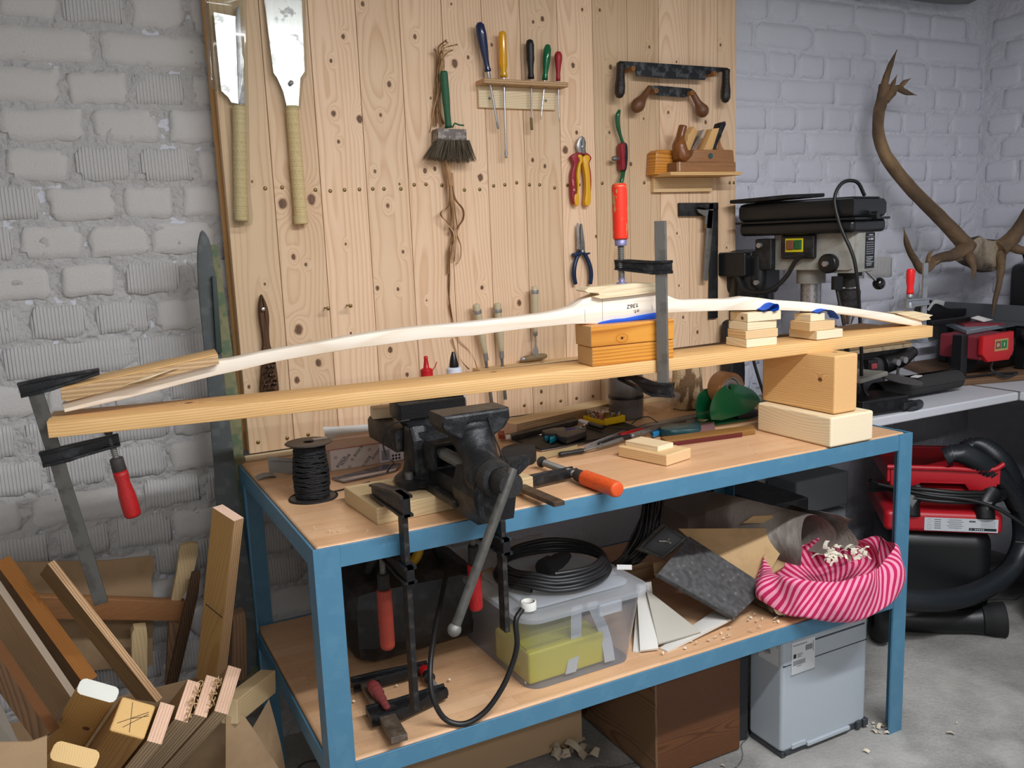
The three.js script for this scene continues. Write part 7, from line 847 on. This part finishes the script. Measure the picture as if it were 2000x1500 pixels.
// ---------- left: leaning timber, offcuts and the panels beside the board ----------
const AX = V(.2417, .6515, .7191), UX = V(.862, -.485, .15), TQ = basis(UX, AX);      // timbers lean: AX runs up the length, UX across the end
const PLYF = M(0xc8b090, .7, { map: texPale }), PLYM = [M(0xa58c68, .7, { map: texPale }), M(0xffffff, .8, { map: texPly }), M(0xf4ece4, .8, { map: texPlyEnd })];
{ const G = 'timbers leaning in the offcut box', leanT = (n, lab, c, w, h, len, geo, mat, sl = 0) => solo(n, lab, 'timber', geo ?? T(wb(w, len, h, 'y', .006), 0, -len / 2, 0), mat, [c[0] + AX.x * sl, c[1] + AX.y * sl, c[2] + AX.z * sl], TQ, G);
  const round = (w, h, len) => uvBox(ext([[-w / 2 + .009, -h / 2], [w / 2 - .009, -h / 2], [w / 2 - .003, -h / 2 + .003], [w / 2, -h / 2 + .009], [w / 2, h / 2 - .009], [w / 2 - .003, h / 2 - .003], [w / 2 - .009, h / 2], [-w / 2 + .009, h / 2], [-w / 2 + .003, h / 2 - .003], [-w / 2, h / 2 - .009], [-w / 2, -h / 2 + .009], [-w / 2 + .003, -h / 2 + .003]].map(([x, y]) => [x, -y]).reverse(), len, .001).rotateX(PI / 2), 'y', true);
  const white = [M(0xc4ac7c, .65, { map: texPine }), M(0xe6e8dc, .7)], cream = [M(0xc4ac7c, .65, { map: texPine }), M(0xf2dcb4, .8, { map: texEndPale })], tan = [M(0xc0a878, .65, { map: texPine }), M(0xf4d6a4, .8, { map: texEndPale })];
  leanT('painted_timber', 'rounded timber with white painted end leaning at the left, upper of two', [-.3737, .5992, -.1817], .071, .03, .86, round(.072, .031, .86), white); leanT('painted_timber', 'rounded timber with cream sawn end leaning at the left, nearest the viewer', [-.4184, .5662, -.0296], .076, .03, .86, round(.076, .033, .84), cream);
  const p = leanT('square_post', 'square pine post whose end is scratched with a star of saw cuts', [-.3216, .5447, -.1498], .066, .067, .8, null, tan); { const cm = M(0x5a4a34, .9); [[-.004, 0, .055, .25], [.0, 0, .058, 2.2], [.006, .004, .05, 2.35], [.012, -.004, .03, 2.0]].forEach(([x, z, l, a], i) => obj('saw_cut', T(box(.0011, .0006, l, .0002), x, .0005, z, 0, a), cm, p)); }
  const ply = [M(0xb0a080, .75, { map: texPlyDark }), M(0xf4ece4, .8, { map: texPlyEnd })];
  const pb = (w, h, l) => T(plyBox(w, l, h, 'y', 'x'), 0, -l / 2, 0); leanT('plywood_batten', 'narrow plywood batten leaning beside the scratched post', [-.2756, .5224, -.145], .028, .075, .78, pb(.028, .075, .78), PLYM); leanT('plywood_batten', 'plywood batten with curled shavings, left of the taller three', [-.2228, .5371, -.1761], .026, .08, .8, pb(.026, .08, .8), PLYM); leanT('plywood_batten', 'plywood batten with shavings in the middle of the taller three', [-.1869, .5327, -.1842], .026, .081, .8, pb(.026, .081, .8), PLYM); leanT('plywood_batten', 'tallest plywood batten with clean striped end, next to the bench leg', [-.1446, .5291, -.1952], .028, .096, .8, pb(.028, .096, .8), PLYM);
  const sh = []; seed(91); for (let i = 0; i < 34; i++) { const r = rnd(.003, .008), k = i % 2, b = k ? [-.2228, .5371, -.1761] : [-.1869, .5327, -.1842], q = V(rnd(.004, .014), rnd(.0, .01), rnd(-.038, .035)).applyQuaternion(TQ); sh.push(T(rough(new THREE.TorusGeometry(r, .0011, 4, 9, rnd(2, 5.5)), .002, 160, i), b[0] + q.x, b[1] + q.y, b[2] + q.z, rnd(3), rnd(3), 0)); }
  tag(obj('shavings', merge(sh), M(0xc8a878, .85)), 'brown curled shavings caught between the leaning plywood battens', 'shavings', null, 'stuff');
}
const lean = (n, lab, z, p, t, mat, g = 'x', cat = 'board') => { const o = solo(n, lab, cat, T(ext(p, t, .0015, g), 0, 0, z - t), mat); return o; };
const CARD = worn([168, 140, 106], [150, 122, 90], 131, .3, .4, { roughness: .9, bump: .0001 });
lean('cardboard_sheet', 'torn brown cardboard sheet standing against the brick wall at the far left', -.8, [[-.613, .6988], [-.4411, .6637], [-.3241, .6417], [-.2478, .6352], [-.2178, .6317], [-.2174, .5986], [-.2285, .5735], [-.2298, .5114], [-.2493, .3405], [-.6481, .4102]], .006, CARD, 'x', 'cardboard');
lean('brown_rail', 'weathered brown wooden rail lying level behind the leaning planks', -.72, [[-.5166, .6208], [-.1613, .5235], [-.1708, .4751], [-.4819, .5568]], .03, WOOD.brown[0], 'x', 'rail');
lean('thin_lath', 'rough pale lath with torn end leaning on the brick wall', -.73, [[-.1584, .6685], [-.1337, .6716], [-.1147, .6651], [-.12, .6349], [-.1414, .5646], [-.1723, .5238], [-.1938, .5275], [-.1736, .5989]], .02, WOOD.paleGrey[0], 'y', 'lath'); lean('thin_lath', 'dark striped plywood lath leaning left of the tall plywood panel', -.68, [[-.1413, .6087], [-.1221, .6072], [-.132, .5531], [-.1597, .465], [-.2062, .3203], [-.2296, .327]], .018, M(0x9a8a78, .8, { map: texPlyDark }), 'y', 'lath');
lean('short_post', 'short pale wooden post standing under the brown rail', -.66, [[-.2937, .4937], [-.2866, .5076], [-.2596, .5034], [-.2592, .4849], [-.2722, .3553], [-.3058, .3649]], .035, WOOD.paleGrey[0], 'y', 'post'); lean('grey_lath', 'grey wooden strip standing behind the short pale post', -.7, [[-.206, .4849], [-.1802, .4785], [-.2069, .2902], [-.2339, .2981]], .02, WOOD.dark[0], 'y', 'lath');
function quadSlab2(p, t) { // panel from its four front corners; the thickness goes away from the front
  const q = p.map((a) => V(...a)), X = q[1].clone().sub(q[0]).normalize(), n = X.clone().cross(q[3].clone().sub(q[0])).normalize(); if (n.z > 0) n.negate(); const Y = n.clone().cross(X).normalize(), pts = [...q, ...q.map((a) => a.clone().addScaledVector(n, t))];
  const idx = [[0, 1, 2, 3], [4, 5, 6, 7], [0, 1, 5, 4], [1, 2, 6, 5], [2, 3, 7, 6], [3, 0, 4, 7]], pos = [], c = pts.reduce((s, a) => s.add(a), V(0, 0, 0)).multiplyScalar(1 / 8);
  for (const f of idx) { let [a, b, d, h] = f.map((i) => pts[i]); if (b.clone().sub(a).cross(d.clone().sub(a)).dot(a.clone().sub(c)) < 0) [b, h] = [h, b]; for (const v of [a, b, d, a, d, h]) pos.push(v.x, v.y, v.z); }
  const g = new THREE.BufferGeometry(); g.setAttribute('position', new THREE.Float32BufferAttribute(pos, 3)); g.computeVertexNormals();
  return regroup(g, (m) => (Math.abs(m.dot(n)) > .7 ? [0, (v) => [v.dot(X), v.dot(Y)]] : Math.abs(m.dot(X)) > .5 ? [1, (v) => [v.dot(n), v.dot(Y)]] : [2, (v) => [v.dot(n), v.dot(X)]]));
}
const KRAFT = [M(0xb09468, .7, { map: texPale }), M(0xe6d6c0, .8, { map: texPly }), M(0xffffff, .8, { map: texPlyEnd })];
solo('plywood_plank', 'plywood plank leaning diagonally across the brown rail', 'plank', quadSlab2([[-.4599, .7266, -.53], [-.4417, .7566, -.5], [-.2695, .4575, -.36], [-.3077, .4564, -.4]], .017), [M(0x8a7860, .75, { map: texPale }), M(0xfff0e0, .8, { map: texPly }), M(0xe0cdb8, .8, { map: texPly })]);
solo('orange_timber', 'orange varnished timber with nail holes leaning at the far left', 'timber', quadSlab2([[-.5746, .7255, -.58], [-.54, .7646, -.55], [-.4006, .5064, -.42], [-.4398, .4708, -.46]], .04), [M(0x6c5a44, .7, { map: texPine }), M(0xb48a54, .6, { map: texPine }), M(0xa08058, .7)]);  // front face tinted dark as its shaded side, edge tinted as the lit one
solo('brown_board', 'wide grey brown board with pale edge leaning at the far left', 'board', quadSlab2([[-.6432, .7028, -.5], [-.5428, .7666, -.44], [-.4253, .5291, -.33], [-.4755, .456, -.36]], .02), [M(0x86725e, .7, { map: texPale }), M(0xa89884, .8), M(0xa09080, .8)]);
solo('dark_plank', 'dark narrow plank leaning at the lower left corner', 'plank', quadSlab2([[-.585, .6587, -.36], [-.5482, .6732, -.34], [-.4639, .5055, -.25], [-.4901, .4874, -.26]], .03), WOOD.dark.concat(WOOD.dark[1]));
solo('grey_board', 'grey board in shade at the lower left edge', 'board', quadSlab2([[-.5861, .6131, -.3], [-.5529, .614, -.3], [-.5046, .4956, -.2], [-.5305, .4839, -.2]], .02), [M(0x7c7468, .8), M(0x968c80, .8), M(0x968c80, .8)]);
{ // tall plywood panel
  const p = [[-.1093, .8361, -.44], [-.0741, .8117, -.39], [-.1413, .4146, -.44], [-.1756, .4263, -.49]]; solo('plywood_board', 'tall plywood board with a pencil line standing beside the bench', 'board', quadSlab2(p, .03), KRAFT);
  solo('pencil_mark', 'dark slanted pencil stroke on the tall plywood board', 'mark', T(box(.05, .0022, .0012, .0003), 0, 0, 0, 0, 0, -.6), M(0x2c241c, .9), [-.13, .6062, -.4215], [0, -.8, 0]); }
lean('grey_timber', 'grey square timber standing in shade between the tall panel and bench', -.5, [[-.0807, .5493], [-.0533, .5554], [-.0514, .523], [-.0635, .3837], [-.098, .3934]], .04, WOOD.dark[0], 'y', 'timber');
{ const [g, a, q] = barAB([-.0412, .4512, -.34], [-.1458, .4788, -.2], .035, .05); solo('pale_timber', 'short pale timber with sawn end poking out beside the bench leg', 'timber', g, WOOD.paleGrey, a, q); }
{ const o = thing('offcut_carton', 'open brown cardboard carton holding the leaning offcuts on the floor', 'box', [0, 0, 0]); obj('front_side', T(ext([[-.6015, .6534], [-.4785, .6168], [-.4543, .6201], [-.4813, .3808], [-.6282, .4398]], .005, .001), 0, 0, -.02), CARD, o); obj('right_side', surf((u, v) => { const a = [-.24, .3, -.12], b = [-.05, .43, -.3]; return [mix(a[0], b[0], u) + .045 * Math.sin(v * PI) * (1 - u * .5), mix(.0, mix(a[1], b[1], u), v), mix(a[2], b[2], u)]; }, 16, 12, .4, .4), CARD, o); obj('back_side', bx(-.6, -.1, 0, .4, -.55, -.545, .001), CARD, o); obj('inner_flap', T(ext([[-.1545, .4703], [-.1198, .4654], [-.0983, .4191], [-.0592, .3255], [-.1664, .3388]], .004, .001), 0, 0, -.2), CARD, o); }
{ // panels between wall and board
  lean('ribbed_sheet', 'weathered greenish board edge standing beside the plank board', -.74, [[-.0198, 1.4078], [.0006, 1.407], [.0192, .9922], [-.0008, .2332], [-.0464, .2462], [-.0181, .9968]], .03, worn([132, 128, 92], [88, 108, 84], 141, .12, .8, { roughness: .85 }), 'y');
  lean('surfboard', 'dark grey round tipped panel leaning against the wall beside the plank board', -.7, spl([[-.0378, 1.442], [-.0244, 1.4222], [-.0186, 1.3561], [-.0181, 1.2572], [-.0199, 1.1316], [-.0168, 1.003], [-.0104, .7375], [-.0081, .319], [-.0889, .2844], [-.067, .7478], [-.0602, 1.0341], [-.0593, 1.1856], [-.0584, 1.3093], [-.0505, 1.4062]], 3), .012, worn([74, 80, 80], [104, 110, 108], 143, .15, .5, { roughness: .6 }), 'y', 'panel');
  lean('green_batten', 'dark green painted batten beside the round tipped grey panel', -.685, [[-.0278, 1.3324], [-.0172, 1.3318], [-.0208, 1.1484], [-.0341, 1.1472]], .014, M(0x2c3c38, .6), 'y', 'batten');
}
scene.traverse((o) => { if (o.userData._n) delete o.userData._n; });
renderer.render(scene, camera);
